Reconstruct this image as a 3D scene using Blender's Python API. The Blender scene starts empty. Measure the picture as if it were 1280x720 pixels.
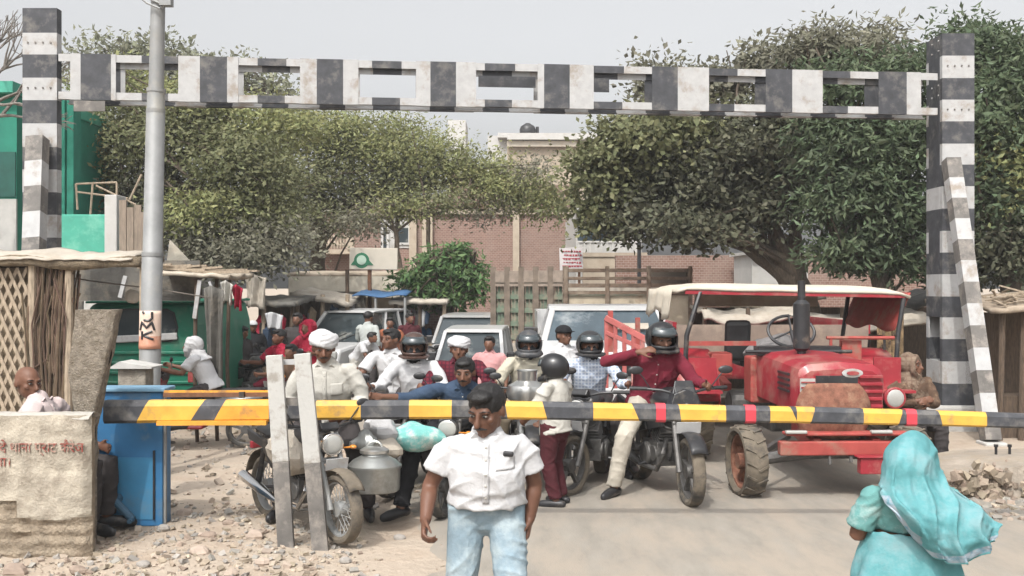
import bpy, math, random
import numpy as np
from mathutils import Vector, Matrix, noise, Euler
R = math.radians
rnd = random.Random(11)
npr = np.random.default_rng(5)
scene = bpy.context.scene
COL = scene.collection
CH, FX, HZ = 2.0, 1280.0, 358.0            # camera height, focal length and horizon in photo pixels


def P(px, py, Y):
    return Vector(((px - 640) / FX * Y, Y, CH - (py - HZ) / FX * Y))


def GX(px, Y):
    return (px - 640) / FX * Y


def GZ(py, Y):
    return CH - (py - HZ) / FX * Y


# ------------------------------------------------------------------ materials
MATS = {}


def mat(name, col, rough=.8, var=.14, scale=7., bump=.15, bscale=45., metal=0., stain=None, samt=.5, sscale=2.2,
        spec=.4, dist=.01, island=0., trans=0., coat=0., stretch=None, check=0, check_col=(.2, .2, .2)):
    """procedural paint/cloth/stone: base colour broken by two noises, optional stain colour, bump"""
    if name in MATS:
        return MATS[name]
    m = bpy.data.materials.new(name)
    m.use_nodes = True
    nt = m.node_tree
    N, L = nt.nodes, nt.links
    b = N['Principled BSDF']
    tc = N.new('ShaderNodeTexCoord')
    src = tc.outputs['Object']
    if stretch:
        mp = N.new('ShaderNodeMapping')
        mp.inputs['Scale'].default_value = stretch
        L.new(src, mp.inputs['Vector'])
        src = mp.outputs['Vector']

    def nz(s, det=5., ro=.6):
        n = N.new('ShaderNodeTexNoise')
        n.inputs['Scale'].default_value = s
        n.inputs['Detail'].default_value = det
        n.inputs['Roughness'].default_value = ro
        L.new(src, n.inputs['Vector'])
        return n.outputs['Fac']

    def mix(f, a, c):
        x = N.new('ShaderNodeMix')
        x.data_type = 'RGBA'
        if f is not None:
            L.new(f, x.inputs['Factor'])
        for i, s in ((6, a), (7, c)):
            if hasattr(s, 'default_value'):
                L.new(s, x.inputs[i])
            else:
                x.inputs[i].default_value = (*s, 1)
        return x.outputs[2]

    def ramp(f, lo, hi):
        x = N.new('ShaderNodeMapRange')
        L.new(f, x.inputs[0])
        x.inputs[1].default_value = lo
        x.inputs[2].default_value = hi
        return x.outputs[0]
    ks = .84 if max(col) > .12 else 1.
    col = tuple(c * ks for c in col)
    lo = tuple(c * (1 - var) for c in col)
    hi = tuple(min(1, c * (1 + var)) for c in col)
    c = mix(ramp(nz(scale), .3, .7), lo, hi)
    if island:
        g = N.new('ShaderNodeNewGeometry')
        hs = N.new('ShaderNodeHueSaturation')
        L.new(c, hs.inputs['Color'])
        mr = N.new('ShaderNodeMapRange')
        L.new(g.outputs['Random Per Island'], mr.inputs[0])
        mr.inputs[3].default_value = 1 - island
        mr.inputs[4].default_value = 1 + island
        L.new(mr.outputs[0], hs.inputs['Value'])
        mr2 = N.new('ShaderNodeMapRange')
        wn = N.new('ShaderNodeMath')
        wn.operation = 'FRACT'
        mm = N.new('ShaderNodeMath')
        mm.operation = 'MULTIPLY'
        L.new(g.outputs['Random Per Island'], mm.inputs[0])
        mm.inputs[1].default_value = 17.3
        L.new(mm.outputs[0], wn.inputs[0])
        L.new(wn.outputs[0], mr2.inputs[0])
        mr2.inputs[3].default_value = .5 - island * .07
        mr2.inputs[4].default_value = .5 + island * .05
        L.new(mr2.outputs[0], hs.inputs['Hue'])
        c = hs.outputs['Color']
    if check:
        for ax, k_ in (('X', check), ('Z', check)):
            wv = N.new('ShaderNodeTexWave')
            wv.bands_direction = ax
            wv.inputs['Scale'].default_value = k_
            wv.inputs['Distortion'].default_value = .8
            L.new(src, wv.inputs['Vector'])
            c = mix(ramp(wv.outputs['Fac'], .72, .86), c, check_col)
    if stain:
        stain = tuple(c * ks for c in stain)
        f = ramp(nz(sscale, 8., .68), .62 - samt * .3, .74 - samt * .22)
        c = mix(f, c, stain)
    L.new(c, b.inputs['Base Color'])
    b.inputs['Roughness'].default_value = rough
    b.inputs['Metallic'].default_value = metal
    b.inputs['Specular IOR Level'].default_value = spec
    if coat:
        b.inputs['Coat Weight'].default_value = coat
        b.inputs['Coat Roughness'].default_value = .15
    if bump:
        bp = N.new('ShaderNodeBump')
        bp.inputs['Strength'].default_value = bump
        bp.inputs['Distance'].default_value = dist
        L.new(nz(bscale, 6.), bp.inputs['Height'])
        L.new(bp.outputs['Normal'], b.inputs['Normal'])
    if trans:
        t = N.new('ShaderNodeBsdfTranslucent')
        L.new(c, t.inputs['Color'])
        ms = N.new('ShaderNodeMixShader')
        ms.inputs[0].default_value = trans
        L.new(b.outputs[0], ms.inputs[1])
        L.new(t.outputs[0], ms.inputs[2])
        L.new(ms.outputs[0], N['Material Output'].inputs['Surface'])
    MATS[name] = m
    return m


def brick_mat(name, c1, c2, mortar, sx=1., scale=4.):
    m = bpy.data.materials.new(name)
    m.use_nodes = True
    N, L = m.node_tree.nodes, m.node_tree.links
    b = N['Principled BSDF']
    tc = N.new('ShaderNodeTexCoord')
    mp = N.new('ShaderNodeMapping')
    mp.inputs['Rotation'].default_value = (R(90), 0, 0)
    L.new(tc.outputs['Object'], mp.inputs[0])
    br = N.new('ShaderNodeTexBrick')
    br.inputs['Color1'].default_value = (*c1, 1)
    br.inputs['Color2'].default_value = (*c2, 1)
    br.inputs['Mortar'].default_value = (*mortar, 1)
    br.inputs['Scale'].default_value = scale
    br.inputs['Mortar Size'].default_value = .025
    L.new(mp.outputs[0], br.inputs['Vector'])
    nz = N.new('ShaderNodeTexNoise')
    nz.inputs['Scale'].default_value = 1.1
    nz.inputs['Detail'].default_value = 8
    L.new(tc.outputs['Object'], nz.inputs['Vector'])
    mr = N.new('ShaderNodeMapRange')
    L.new(nz.outputs['Fac'], mr.inputs[0])
    mr.inputs[1].default_value = .5
    mr.inputs[2].default_value = .75
    mr.inputs[4].default_value = .6
    mx = N.new('ShaderNodeMix')
    mx.data_type = 'RGBA'
    L.new(mr.outputs[0], mx.inputs[0])
    L.new(br.outputs['Color'], mx.inputs[6])
    mx.inputs[7].default_value = (*mortar, 1)
    L.new(mx.outputs[2], b.inputs['Base Color'])
    b.inputs['Roughness'].default_value = .9
    bp = N.new('ShaderNodeBump')
    bp.inputs['Strength'].default_value = .5
    bp.inputs['Distance'].default_value = .01
    L.new(br.outputs['Fac'], bp.inputs['Height'])
    bp.invert = True
    L.new(bp.outputs[0], b.inputs['Normal'])
    MATS[name] = m
    return m


DUST = (.42, .34, .25)
WHT = mat('white_paint', (.43, .43, .43), .7, .10, 9, .15, 30, stain=(.30, .26, .22), samt=.34, sscale=3.5)
BLK = mat('black_paint', (.047, .049, .056), .65, .30, 8, .15, 30, stain=(.125, .118, .11), samt=.34, sscale=4)
GRYP = mat('faded_black_paint', (.15, .14, .13), .75, .25, 6, .2, 30, stain=(.30, .27, .24), samt=.4, sscale=5)
YEL = mat('yellow_paint', (.66, .38, .06), .55, .14, 6, .1, 30, stain=(.35, .22, .10), samt=.25, sscale=5)
ORG = mat('orange_yellow_paint', (.70, .33, .04), .55, .18, 6, .1, 30, stain=(.25, .14, .07), samt=.3, sscale=5)
RST = mat('rust', (.16, .075, .04), .85, .35, 12, .3, 40)
REDB = mat('red_band_paint', (.55, .05, .07), .6, .1)
BLUEB = mat('blue_box_paint', (.035, .16, .34), .5, .14, 4, .1, 30, stain=(.12, .21, .30), samt=.3, sscale=3)
CONC = mat('weathered_concrete', (.30, .27, .225), .95, .3, 14, .8, 55, stain=(.24, .21, .17), samt=.5, sscale=9, dist=.02)
PLASTER = mat('old_plaster', (.42, .375, .305), .95, .22, 9, .6, 50, stain=(.28, .24, .19), samt=.42, sscale=5, dist=.02)
EARTH = mat('mud_brick', (.33, .27, .20), .95, .3, 9, 1., 30, stain=(.22, .17, .12), samt=.4, sscale=5, dist=.04)
GALV = mat('galvanised_steel', (.27, .275, .275), .55, .14, 5, .1, 40, metal=.2, stain=(.33, .32, .29), samt=.3)
STEEL = mat('bright_steel', (.62, .62, .60), .28, .12, 6, .05, 40, metal=.9)
TIN = mat('dull_tin', (.36, .37, .36), .36, .14, 6, .2, 20, metal=.75, stain=(.22, .21, .19), samt=.3)
CHROME = mat('chrome', (.7, .7, .7), .15, .05, 6, 0, metal=1.)
RUB = mat('dusty_rubber', (.05, .047, .043), .9, .3, 9, .3, 60, stain=(.20, .165, .12), samt=.35, sscale=5)
RUBD = mat('very_dusty_rubber', (.15, .125, .095), .95, .3, 8, .3, 60, stain=(.06, .055, .05), samt=.4, sscale=6)
BPL = mat('black_plastic', (.022, .022, .024), .4, .3, 8, .05, 40, stain=(.10, .085, .07), samt=.22, sscale=6)
BGL = mat('black_gloss', (.013, .013, .015), .34, .3, 8, .04, 60, stain=(.075, .065, .055), samt=.32, sscale=7, coat=.15)
HGREY = mat('helmet_grey', (.045, .046, .05), .5, .25, 8, .05, 60, stain=(.11, .10, .09), samt=.3, sscale=7)
HSTR = mat('helmet_stripe', (.22, .21, .20), .5, .2)
MGR = mat('engine_grey', (.13, .125, .12), .5, .3, 15, .2, 40, metal=.5)
SEATM = mat('seat_vinyl', (.02, .02, .021), .55, .2, 10, .2, 90)
REDT = mat('tractor_red', (.30, .020, .032), .45, .15, 4, .05, 30, stain=(.34, .13, .11), samt=.38, sscale=3, coat=.2)
REDD = mat('faded_red', (.34, .06, .05), .65, .2, 6, .1, 30, stain=(.28, .15, .11), samt=.4, sscale=4)
MESHR = mat('rusty_grille', (.20, .085, .055), .9, .35, 18, .6, 160, stain=(.30, .17, .11), samt=.4, sscale=6)
GLASS = mat('dark_glass', (.035, .045, .05), .08, .2, 2, 0, spec=.8, stain=(.22, .22, .20), samt=.2, sscale=2)
GLASSP = mat('pale_glass', (.055, .075, .09), .12, .3, 2, 0, spec=.6, stain=(.24, .26, .27), samt=.3, sscale=1.2)
LENS = mat('lamp_lens', (.40, .40, .38), .12, .1, 8, 0, spec=.8)
AMB = mat('amber_lens', (.6, .22, .03), .3, .1)
CARW = mat('white_car_paint', (.50, .50, .50), .35, .05, 3, 0, coat=.4, stain=(.52, .48, .42), samt=.15)
CARG = mat('grey_car_paint', (.30, .30, .30), .4, .06, 3, 0, coat=.3, stain=(.36, .32, .27), samt=.3)
VANG = mat('green_van_paint', (.012, .17, .105), .45, .12, 3, .03, 30, stain=(.09, .19, .135), samt=.28)
TURQ = mat('turquoise_wall', (.075, .36, .265), .85, .1, 4, .2, 30, stain=(.18, .48, .37), samt=.35)
TEAL = mat('teal_wall', (.02, .20, .14), .8, .14, 4, .15, 30)
DTEAL = mat('dark_teal_shutter', (.012, .075, .06), .7, .2, 4, .1)
LCONC = mat('light_concrete', (.46, .45, .43), .9, .13, 5, .3, 40, stain=(.33, .31, .28), samt=.35)
TANB = mat('tan_render', (.40, .335, .26), .9, .12, 5, .3, 40, stain=(.36, .29, .22), samt=.35)
WHTW = mat('whitewashed_wall', (.50, .49, .47), .9, .07, 4, .2, 30, stain=(.45, .43, .39), samt=.25)
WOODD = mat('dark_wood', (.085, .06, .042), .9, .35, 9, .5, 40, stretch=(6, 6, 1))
WOODL = mat('bleached_wood', (.36, .29, .215), .9, .3, 9, .4, 40, stretch=(5, 5, 1))
THATCH = mat('thatch', (.30, .24, .165), .98, .4, 20, 1., 70, stain=(.15, .115, .08), samt=.45, sscale=5, dist=.03)
TARP = mat('dusty_tarp', (.43, .385, .325), .85, .14, 4, .4, 9, stain=(.36, .31, .25), samt=.4, dist=.05)
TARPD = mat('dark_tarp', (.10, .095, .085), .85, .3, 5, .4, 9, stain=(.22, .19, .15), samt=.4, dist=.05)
CREAM = mat('cream_canvas', (.52, .47, .39), .8, .1, 5, .3, 12, stain=(.47, .40, .31), samt=.3, dist=.03)
BRICK = brick_mat('red_brick', (.160, .088, .068), (.205, .118, .092), (.27, .215, .18))
BRICKB = brick_mat('brown_brick', (.165, .095, .075), (.205, .125, .097), (.24, .195, .165))
BARK = mat('bark', (.10, .078, .058), .95, .35, 12, .9, 30, dist=.03, stretch=(4, 4, 1))
TRUCKG = mat('truck_green', (.13, .175, .125), .75, .3, 6, .2, 30, stain=(.27, .22, .165), samt=.55, sscale=4)
TRUCKT = mat('truck_tan', (.47, .40, .30), .85, .15, 5, .2, 30, stain=(.30, .22, .15), samt=.35, sscale=3)
BLUETARP = mat('blue_awning', (.045, .12, .25), .7, .15, 5, .2, 15)
ROPE = mat('wire', (.16, .14, .12), .8, .2)


def cloth(name, col, var=.1, rough=.9, bump=.55, bscale=16., stain=None, samt=.3, sscale=6, trans=0., **kw):
    return mat('cloth_' + name, col, rough, var, 5, bump, bscale, spec=.15, dist=.02, trans=trans, **kw, stain=stain, samt=samt, sscale=sscale)


SKIN = mat('skin_brown', (.155, .072, .044), .55, .12, 12, .1, 90, spec=.35)
SKINW = mat('skin_deep_brown', (.115, .054, .034), .5, .14, 12, .15, 90, spec=.35)
SKIND = mat('skin_dark', (.085, .040, .026), .5, .12, 12, .1, 90, spec=.35)
HAIR = mat('black_hair', (.008, .007, .007), .5, .3, 30, .5, 120)
EYEW = mat('eye_white', (.20, .175, .15), .3, .05)
C_WHITE = cloth('white', (.52, .52, .53), .06)
C_OFFW = cloth('off_white', (.47, .455, .415), .07)
C_CREAM = cloth('cream', (.46, .425, .34), .08)
C_JEAN = cloth('pale_denim', (.22, .295, .345), .18, stain=(.38, .45, .48), samt=.5, sscale=3.5)
C_BLACK = cloth('black', (.016, .016, .018), .2)
C_CHAR = cloth('charcoal', (.045, .04, .04), .2)
C_MAROON = cloth('maroon', (.15, .018, .032), .2)
C_DMAR = cloth('dark_maroon', (.06, .016, .02), .2)
C_BLUE = cloth('slate_blue', (.035, .055, .09), .2)
C_LBLUE = cloth('pale_blue', (.35, .41, .53), .1, check=9, check_col=(.50, .54, .60))
C_PLAID = cloth('maroon_plaid', (.13, .02, .032), .2, check=8, check_col=(.055, .012, .02))
C_STRIPE = cloth('white_stripe', (.50, .50, .51), .06, check=0)
C_LGREY = cloth('pale_grey', (.42, .445, .43), .08)
C_RED = cloth('red', (.36, .022, .05), .2, stain=(.62, .10, .14), samt=.3)
C_BROWN = cloth('brown_shawl', (.125, .08, .055), .25, check=5, check_col=(.095, .06, .042), stain=(.26, .18, .12), samt=.3, sscale=9)
C_VEIL = cloth('brown_veil', (.20, .15, .11), .3, check=6, check_col=(.15, .105, .078), stain=(.09, .055, .04), samt=.35, sscale=12)
C_PINKW = cloth('pinkish_white', (.54, .45, .44), .1)
C_TAN = cloth('tan', (.42, .34, .24), .1)
C_KHAKI = cloth('light_khaki', (.43, .395, .335), .1)
C_SARI = cloth('turquoise', (.16, .43, .46), .16, .7, .6, 14, stain=(.28, .48, .51), samt=.45, sscale=5, trans=.3)
C_BLOUSE = cloth('mint_blouse', (.13, .30, .29), .14, .8, .5, 20, stain=(.28, .40, .385), samt=.4, sscale=14)
C_BORDER = cloth('patterned_border', (.38, .44, .50), .2, .8, .4, 40, stain=(.16, .33, .42), samt=.5, sscale=22)


# ------------------------------------------------------------------ mesh building
class MB:
    def __init__(s):
        s.v, s.f, s.m = [], [], []

    def add(s, vs, fs, m=0):
        b = len(s.v)
        s.v += [tuple(v) for v in vs]
        s.f += [tuple(b + i for i in f) for f in fs]
        s.m += [m] * len(fs)
        return s

    def box(s, x0, x1, y0, y1, z0, z1, m=0):
        v = [(x0, y0, z0), (x1, y0, z0), (x1, y1, z0), (x0, y1, z0), (x0, y0, z1), (x1, y0, z1), (x1, y1, z1), (x0, y1, z1)]
        return s.add(v, [(3, 2, 1, 0), (4, 5, 6, 7), (0, 1, 5, 4), (1, 2, 6, 5), (2, 3, 7, 6), (3, 0, 4, 7)], m)

    def cbox(s, c, d, rot=(0, 0, 0), m=0, top=1.):
        M = Euler([R(a) for a in rot]).to_matrix()
        v = []
        for k in (-1, 1):
            q = top if k > 0 else 1.
            for i, j in ((-1, -1), (1, -1), (1, 1), (-1, 1)):
                v.append(M @ Vector((i * d[0] / 2 * q, j * d[1] / 2 * q, k * d[2] / 2)) + Vector(c))
        return s.add(v, [(3, 2, 1, 0), (4, 5, 6, 7), (0, 1, 5, 4), (1, 2, 6, 5), (2, 3, 7, 6), (3, 0, 4, 7)], m)

    def beam(s, a, b, w, h, up=(0, 0, 1), m=0):
        """square bar from a to b; w across, h along up"""
        a, b = Vector(a), Vector(b)
        t = (b - a).normalized()
        u = Vector(up)
        if abs(t.dot(u)) > .95:
            u = Vector((0, 1, 0))
        x = t.cross(u).normalized() * w / 2
        z = x.cross(t).normalized() * h / 2
        v = [a - x - z, a + x - z, a + x + z, a - x + z, b - x - z, b + x - z, b + x + z, b - x + z]
        return s.add(v, [(0, 1, 2, 3), (7, 6, 5, 4), (1, 0, 4, 5), (2, 1, 5, 6), (3, 2, 6, 7), (0, 3, 7, 4)], m)

    def tube(s, pts, r, n=8, m=0, ref=None, rnd_ends=False):
        pts = [Vector(p) for p in pts]
        rs = list(r) if isinstance(r, (list, tuple)) else [r] * len(pts)
        rs = [q if isinstance(q, (list, tuple)) else (q, q) for q in rs]
        if rnd_ends:
            t0 = (pts[0] - pts[1]).normalized()
            t1 = (pts[-1] - pts[-2]).normalized()
            e0, e1 = min(rs[0]), min(rs[-1])
            f = lambda q, k: (q[0] * k, q[1] * k)
            pts = [pts[0] + t0 * e0 * .95, pts[0] + t0 * e0 * .6] + pts + [pts[-1] + t1 * e1 * .6, pts[-1] + t1 * e1 * .95]
            rs = [f(rs[0], .3), f(rs[0], .8)] + rs + [f(rs[-1], .8), f(rs[-1], .3)]
        d = pts[-1] - pts[0]
        if ref is None:
            ax = [abs(c) for c in d]
            ref = Vector([1 if i == ax.index(min(ax)) else 0 for i in range(3)])
        ref = Vector(ref)
        v = []
        for i, p in enumerate(pts):
            t = (pts[min(i + 1, len(pts) - 1)] - pts[max(i - 1, 0)])
            t = t.normalized() if t.length > 1e-9 else Vector((0, 0, 1))
            u = ref - t * ref.dot(t)
            u = u.normalized() if u.length > 1e-4 else t.orthogonal().normalized()
            w = t.cross(u)
            for k in range(n):
                a = 2 * math.pi * k / n
                v.append(p + u * rs[i][0] * math.cos(a) + w * rs[i][1] * math.sin(a))
        f = []
        for i in range(len(pts) - 1):
            for k in range(n):
                k2 = (k + 1) % n
                f.append((i * n + k, i * n + k2, (i + 1) * n + k2, (i + 1) * n + k))
        f.append(tuple(range(n - 1, -1, -1)))
        f.append(tuple((len(pts) - 1) * n + k for k in range(n)))
        return s.add(v, f, m)

    def ell(s, c, r, n=12, m=0, M=None, keep=None):
        """ellipsoid; keep(dir) drops faces for an opening"""
        c = Vector(c)
        M = M or Matrix.Identity(3)
        h = max(6, n // 2 + 1)
        v = []
        dirs = []
        for i in range(h + 1):
            th = math.pi * i / h
            for k in range(n):
                a = 2 * math.pi * k / n
                d = Vector((math.sin(th) * math.cos(a), math.sin(th) * math.sin(a), math.cos(th)))
                dirs.append(d)
                v.append(c + M @ Vector((d.x * r[0], d.y * r[1], d.z * r[2])))
        f = []
        for i in range(h):
            for k in range(n):
                k2 = (k + 1) % n
                q = (i * n + k, (i + 1) * n + k, (i + 1) * n + k2, i * n + k2)
                if keep:
                    dd = sum((dirs[j] for j in q), Vector()) / 4
                    if not keep(dd):
                        continue
                f.append(q)
        return s.add(v, f, m)

    def lathe(s, prof, n=20, c=(0, 0, 0), axis='z', m=0, close=False):
        c = Vector(c)
        v = []
        for r, h in prof:
            for k in range(n):
                a = 2 * math.pi * k / n
                x, y = r * math.cos(a), r * math.sin(a)
                p = {'z': (x, y, h), 'x': (h, x, y), 'y': (y, h, x)}[axis]
                v.append(c + Vector(p))
        f = []
        ln = len(prof)
        for i in range(ln if close else ln - 1):
            j = (i + 1) % ln
            for k in range(n):
                k2 = (k + 1) % n
                f.append((i * n + k, i * n + k2, j * n + k2, j * n + k))
        if not close:
            f.append(tuple(range(n - 1, -1, -1)))
            f.append(tuple((ln - 1) * n + k for k in range(n)))
        return s.add(v, f, m)

    def prism(s, poly, o, u, w, t, m=0):
        """polygon in the (u, w) plane at o, extruded by vector t"""
        o, u, w, t = Vector(o), Vector(u), Vector(w), Vector(t)
        n = len(poly)
        v = [o + u * a + w * b for a, b in poly] + [o + u * a + w * b + t for a, b in poly]
        f = [tuple(range(n - 1, -1, -1)), tuple(range(n, 2 * n))]
        f += [(i, (i + 1) % n, n + (i + 1) % n, n + i) for i in range(n)]
        return s.add(v, f, m)

    def grid(s, fn, nu, nv, m=0):
        v = [fn(i / (nu - 1), j / (nv - 1)) for j in range(nv) for i in range(nu)]
        f = [(j * nu + i, j * nu + i + 1, (j + 1) * nu + i + 1, (j + 1) * nu + i) for j in range(nv - 1) for i in range(nu - 1)]
        return s.add(v, f, m)


def mk_mesh(name, v, f, mi, mats, smooth=False, ang=35):
    me = bpy.data.meshes.new(name)
    me.from_pydata([tuple(p) for p in v], [], f)
    for m in (mats if isinstance(mats, (list, tuple)) else [mats]):
        me.materials.append(m)
    if mi is not None and len(me.materials) > 1:
        me.polygons.foreach_set('material_index', mi)
    import bmesh as bmm
    bm = bmm.new()
    bm.from_mesh(me)
    bmm.ops.recalc_face_normals(bm, faces=bm.faces)
    bm.to_mesh(me)
    bm.free()
    if smooth:
        me.polygons.foreach_set('use_smooth', [True] * len(me.polygons))
        if ang < 180:
            me.set_sharp_from_angle(angle=R(ang))
    me.update()
    return me


def tagp(o, label=None, cat=None, group=None, kind=None):
    for k, x in (('label', label), ('category', cat), ('group', group), ('kind', kind)):
        if x:
            o[k] = x


def bevel_mod(o, w):
    b = o.modifiers.new('bevel', 'BEVEL')
    b.width = w
    b.segments = 2
    b.limit_method = 'ANGLE'
    b.angle_limit = R(40)


def solo(mb, name, mats, label, cat, group=None, kind=None, smooth=False, bevel=0, ang=35, centre=True):
    """a thing that is one mesh, its origin at its base"""
    v = np.array(mb.v, float)
    o0 = np.zeros(3)
    if centre:
        o0 = (v.min(0) + v.max(0)) / 2
        o0[2] = v[:, 2].min()
        v = v - o0
    me = mk_mesh(name, v.tolist(), mb.f, mb.m, mats, smooth, ang)
    o = bpy.data.objects.new(name, me)
    o.location = o0
    COL.objects.link(o)
    tagp(o, label, cat, group, kind)
    if bevel:
        bevel_mod(o, bevel)
    return o


class Thing:
    """an Empty at the thing's base; parts are built in local space, turned by yaw and widened by W"""
    def __init__(s, name, label, cat, loc, yaw=0, W=1., S=1., group=None, kind=None):
        s.o = bpy.data.objects.new(name, None)
        s.o.empty_display_size = .2
        s.o.location = loc
        COL.objects.link(s.o)
        tagp(s.o, label, cat, group, kind)
        s.M = Matrix.Diagonal((W, 1, 1)) @ Matrix.Rotation(R(yaw), 3, 'Z') * S if False else (Matrix.Diagonal((W, 1, 1)) @ Matrix.Rotation(R(yaw), 3, 'Z') @ Matrix.Diagonal((S, S, S)))

    def part(s, mb, name, mats, parent=None, smooth=False, bevel=0, ang=35, label=None, solid=0, kind=None):
        M = np.array(s.M)
        v = (np.array(mb.v, float) @ M.T).tolist()
        me = mk_mesh(name, v, mb.f, mb.m, mats, smooth, ang)
        o = bpy.data.objects.new(name, me)
        COL.objects.link(o)
        o.parent = parent or s.o
        tagp(o, label, None, None, kind)
        if solid:
            q = o.modifiers.new('solid', 'SOLIDIFY')
            q.thickness = solid
            q.offset = 0
        if bevel:
            bevel_mod(o, bevel)
        return o


def remesh(mb, vox, iters=3, fac=.5):
    """union of overlapping closed volumes into one continuous skin"""
    me = bpy.data.meshes.new('tmp')
    me.from_pydata(mb.v, [], mb.f)
    import bmesh as bmm
    bm = bmm.new()
    bm.from_mesh(me)
    bmm.ops.recalc_face_normals(bm, faces=bm.faces)
    bm.to_mesh(me)
    bm.free()
    o = bpy.data.objects.new('tmp', me)
    COL.objects.link(o)
    q = o.modifiers.new('r', 'REMESH')
    q.mode = 'VOXEL'
    q.voxel_size = vox
    if iters:
        q = o.modifiers.new('s', 'SMOOTH')
        q.factor = fac
        q.iterations = iters
    dg = bpy.context.evaluated_depsgraph_get()
    e = o.evaluated_get(dg)
    m2 = bpy.data.meshes.new_from_object(e)
    n = len(m2.vertices)
    co = np.empty(n * 3, 'f')
    m2.vertices.foreach_get('co', co)
    nr = np.empty(n * 3, 'f')
    m2.vertex_normals.foreach_get('vector', nr)
    fs = [tuple(p.vertices) for p in m2.polygons]
    bpy.data.objects.remove(o)
    bpy.data.meshes.remove(me)
    bpy.data.meshes.remove(m2)
    out = MB()
    out.v = co.reshape(-1, 3)
    out.nr = nr.reshape(-1, 3)
    out.f = fs
    out.m = [0] * len(fs)
    return out


def folds(mb, amp, fr=(9, 9, 6), seed=0., wrinkle=1.):
    """cloth folds pushed along the normals of a remeshed skin: soft swells and drawn diagonal wrinkles"""
    v = mb.v
    out = np.empty(len(v))
    A = Vector((.55, .35, .75)) * fr[2] * 13.
    B = Vector((-.65, .3, .65)) * fr[2] * 11.
    F = Vector(fr)
    for i, p in enumerate(v):
        p = Vector(p)
        q = Vector((p.x * F.x + seed, p.y * F.y, p.z * F.z))
        w = noise.noise(q * .45)
        a = 1 - abs(math.sin(p.dot(A) * .5 + 3.2 * w))
        b = 1 - abs(math.sin(p.dot(B) * .5 - 3.0 * w + seed))
        ma = max(0., noise.noise(q * .5 + Vector((7, 1, 3))) * 2 + .15)
        mb_ = max(0., noise.noise(q * .5 + Vector((2, 9, 5))) * 2 + .15)
        out[i] = .5 * noise.noise(q * .8) + wrinkle * (ma * a * a + mb_ * b * b) * 1.1
    mb.v = v + mb.nr * (out * amp)[:, None]
    return mb


def text_mesh(txt, size, depth=.004):
    cu = bpy.data.curves.new('txt', 'FONT')
    cu.body = txt
    cu.size = size
    cu.extrude = depth
    cu.align_x = 'CENTER'
    cu.align_y = 'CENTER'
    o = bpy.data.objects.new('txt', cu)
    COL.objects.link(o)
    e = o.evaluated_get(bpy.context.evaluated_depsgraph_get())
    me = bpy.data.meshes.new_from_object(e)
    import bmesh as bmm
    bm = bmm.new()
    bm.from_mesh(me)
    bmm.ops.triangulate(bm, faces=bm.faces)
    for _ in range(2):
        bmm.ops.subdivide_edges(bm, edges=[q for q in bm.edges if q.calc_length() > size * .12], cuts=1)
    bmm.ops.triangulate(bm, faces=bm.faces)
    bm.to_mesh(me)
    bm.free()
    v = [tuple(x.co) for x in me.vertices]
    f = [tuple(p.vertices) for p in me.polygons]
    bpy.data.objects.remove(o)
    bpy.data.curves.remove(cu)
    bpy.data.meshes.remove(me)
    return v, f


# ------------------------------------------------------------------ people
def mirror(d):
    o = dict(d)
    for k, v in d.items():
        if k.endswith('L') and k[:-1] + 'R' not in d:
            o[k[:-1] + 'R'] = (-v[0], v[1], v[2])
    return o


STAND = mirror(dict(hip=(0, 0, .90), chest=(0, -.01, 1.18), neck=(0, .01, 1.38), head=(0, -.02, 1.51), shL=(-.185, .01, 1.32),
                    elL=(-.235, .04, 1.05), wrL=(-.24, -.04, .82), hpL=(-.088, 0, .87), knL=(-.10, -.02, .48), anL=(-.105, .02, .085)))
RIDE = mirror(dict(hip=(0, .16, .84), chest=(0, .05, 1.10), neck=(0, -.01, 1.29), head=(0, -.05, 1.42), shL=(-.19, 0, 1.235),
                   elL=(-.30, -.12, 1.0), wrL=(-.33, -.33, 1.03), hpL=(-.10, .13, .82), knL=(-.24, -.24, .60), anL=(-.32, -.10, .09)))
PEGS = dict(RIDE, knL=(-.2, -.26, .66), anL=(-.19, .05, .32), knR=(.2, -.26, .66), anR=(.19, .05, .32))
SIT = mirror(dict(hip=(0, .1, .52), chest=(0, .06, .80), neck=(0, .03, 1.0), head=(0, 0, 1.13), shL=(-.185, .05, .94),
                  elL=(-.25, .02, .68), wrL=(-.16, -.25, .62), hpL=(-.09, .08, .50), knL=(-.12, -.34, .50), anL=(-.12, -.32, .085)))


def V(a):
    return Vector(a)


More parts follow.
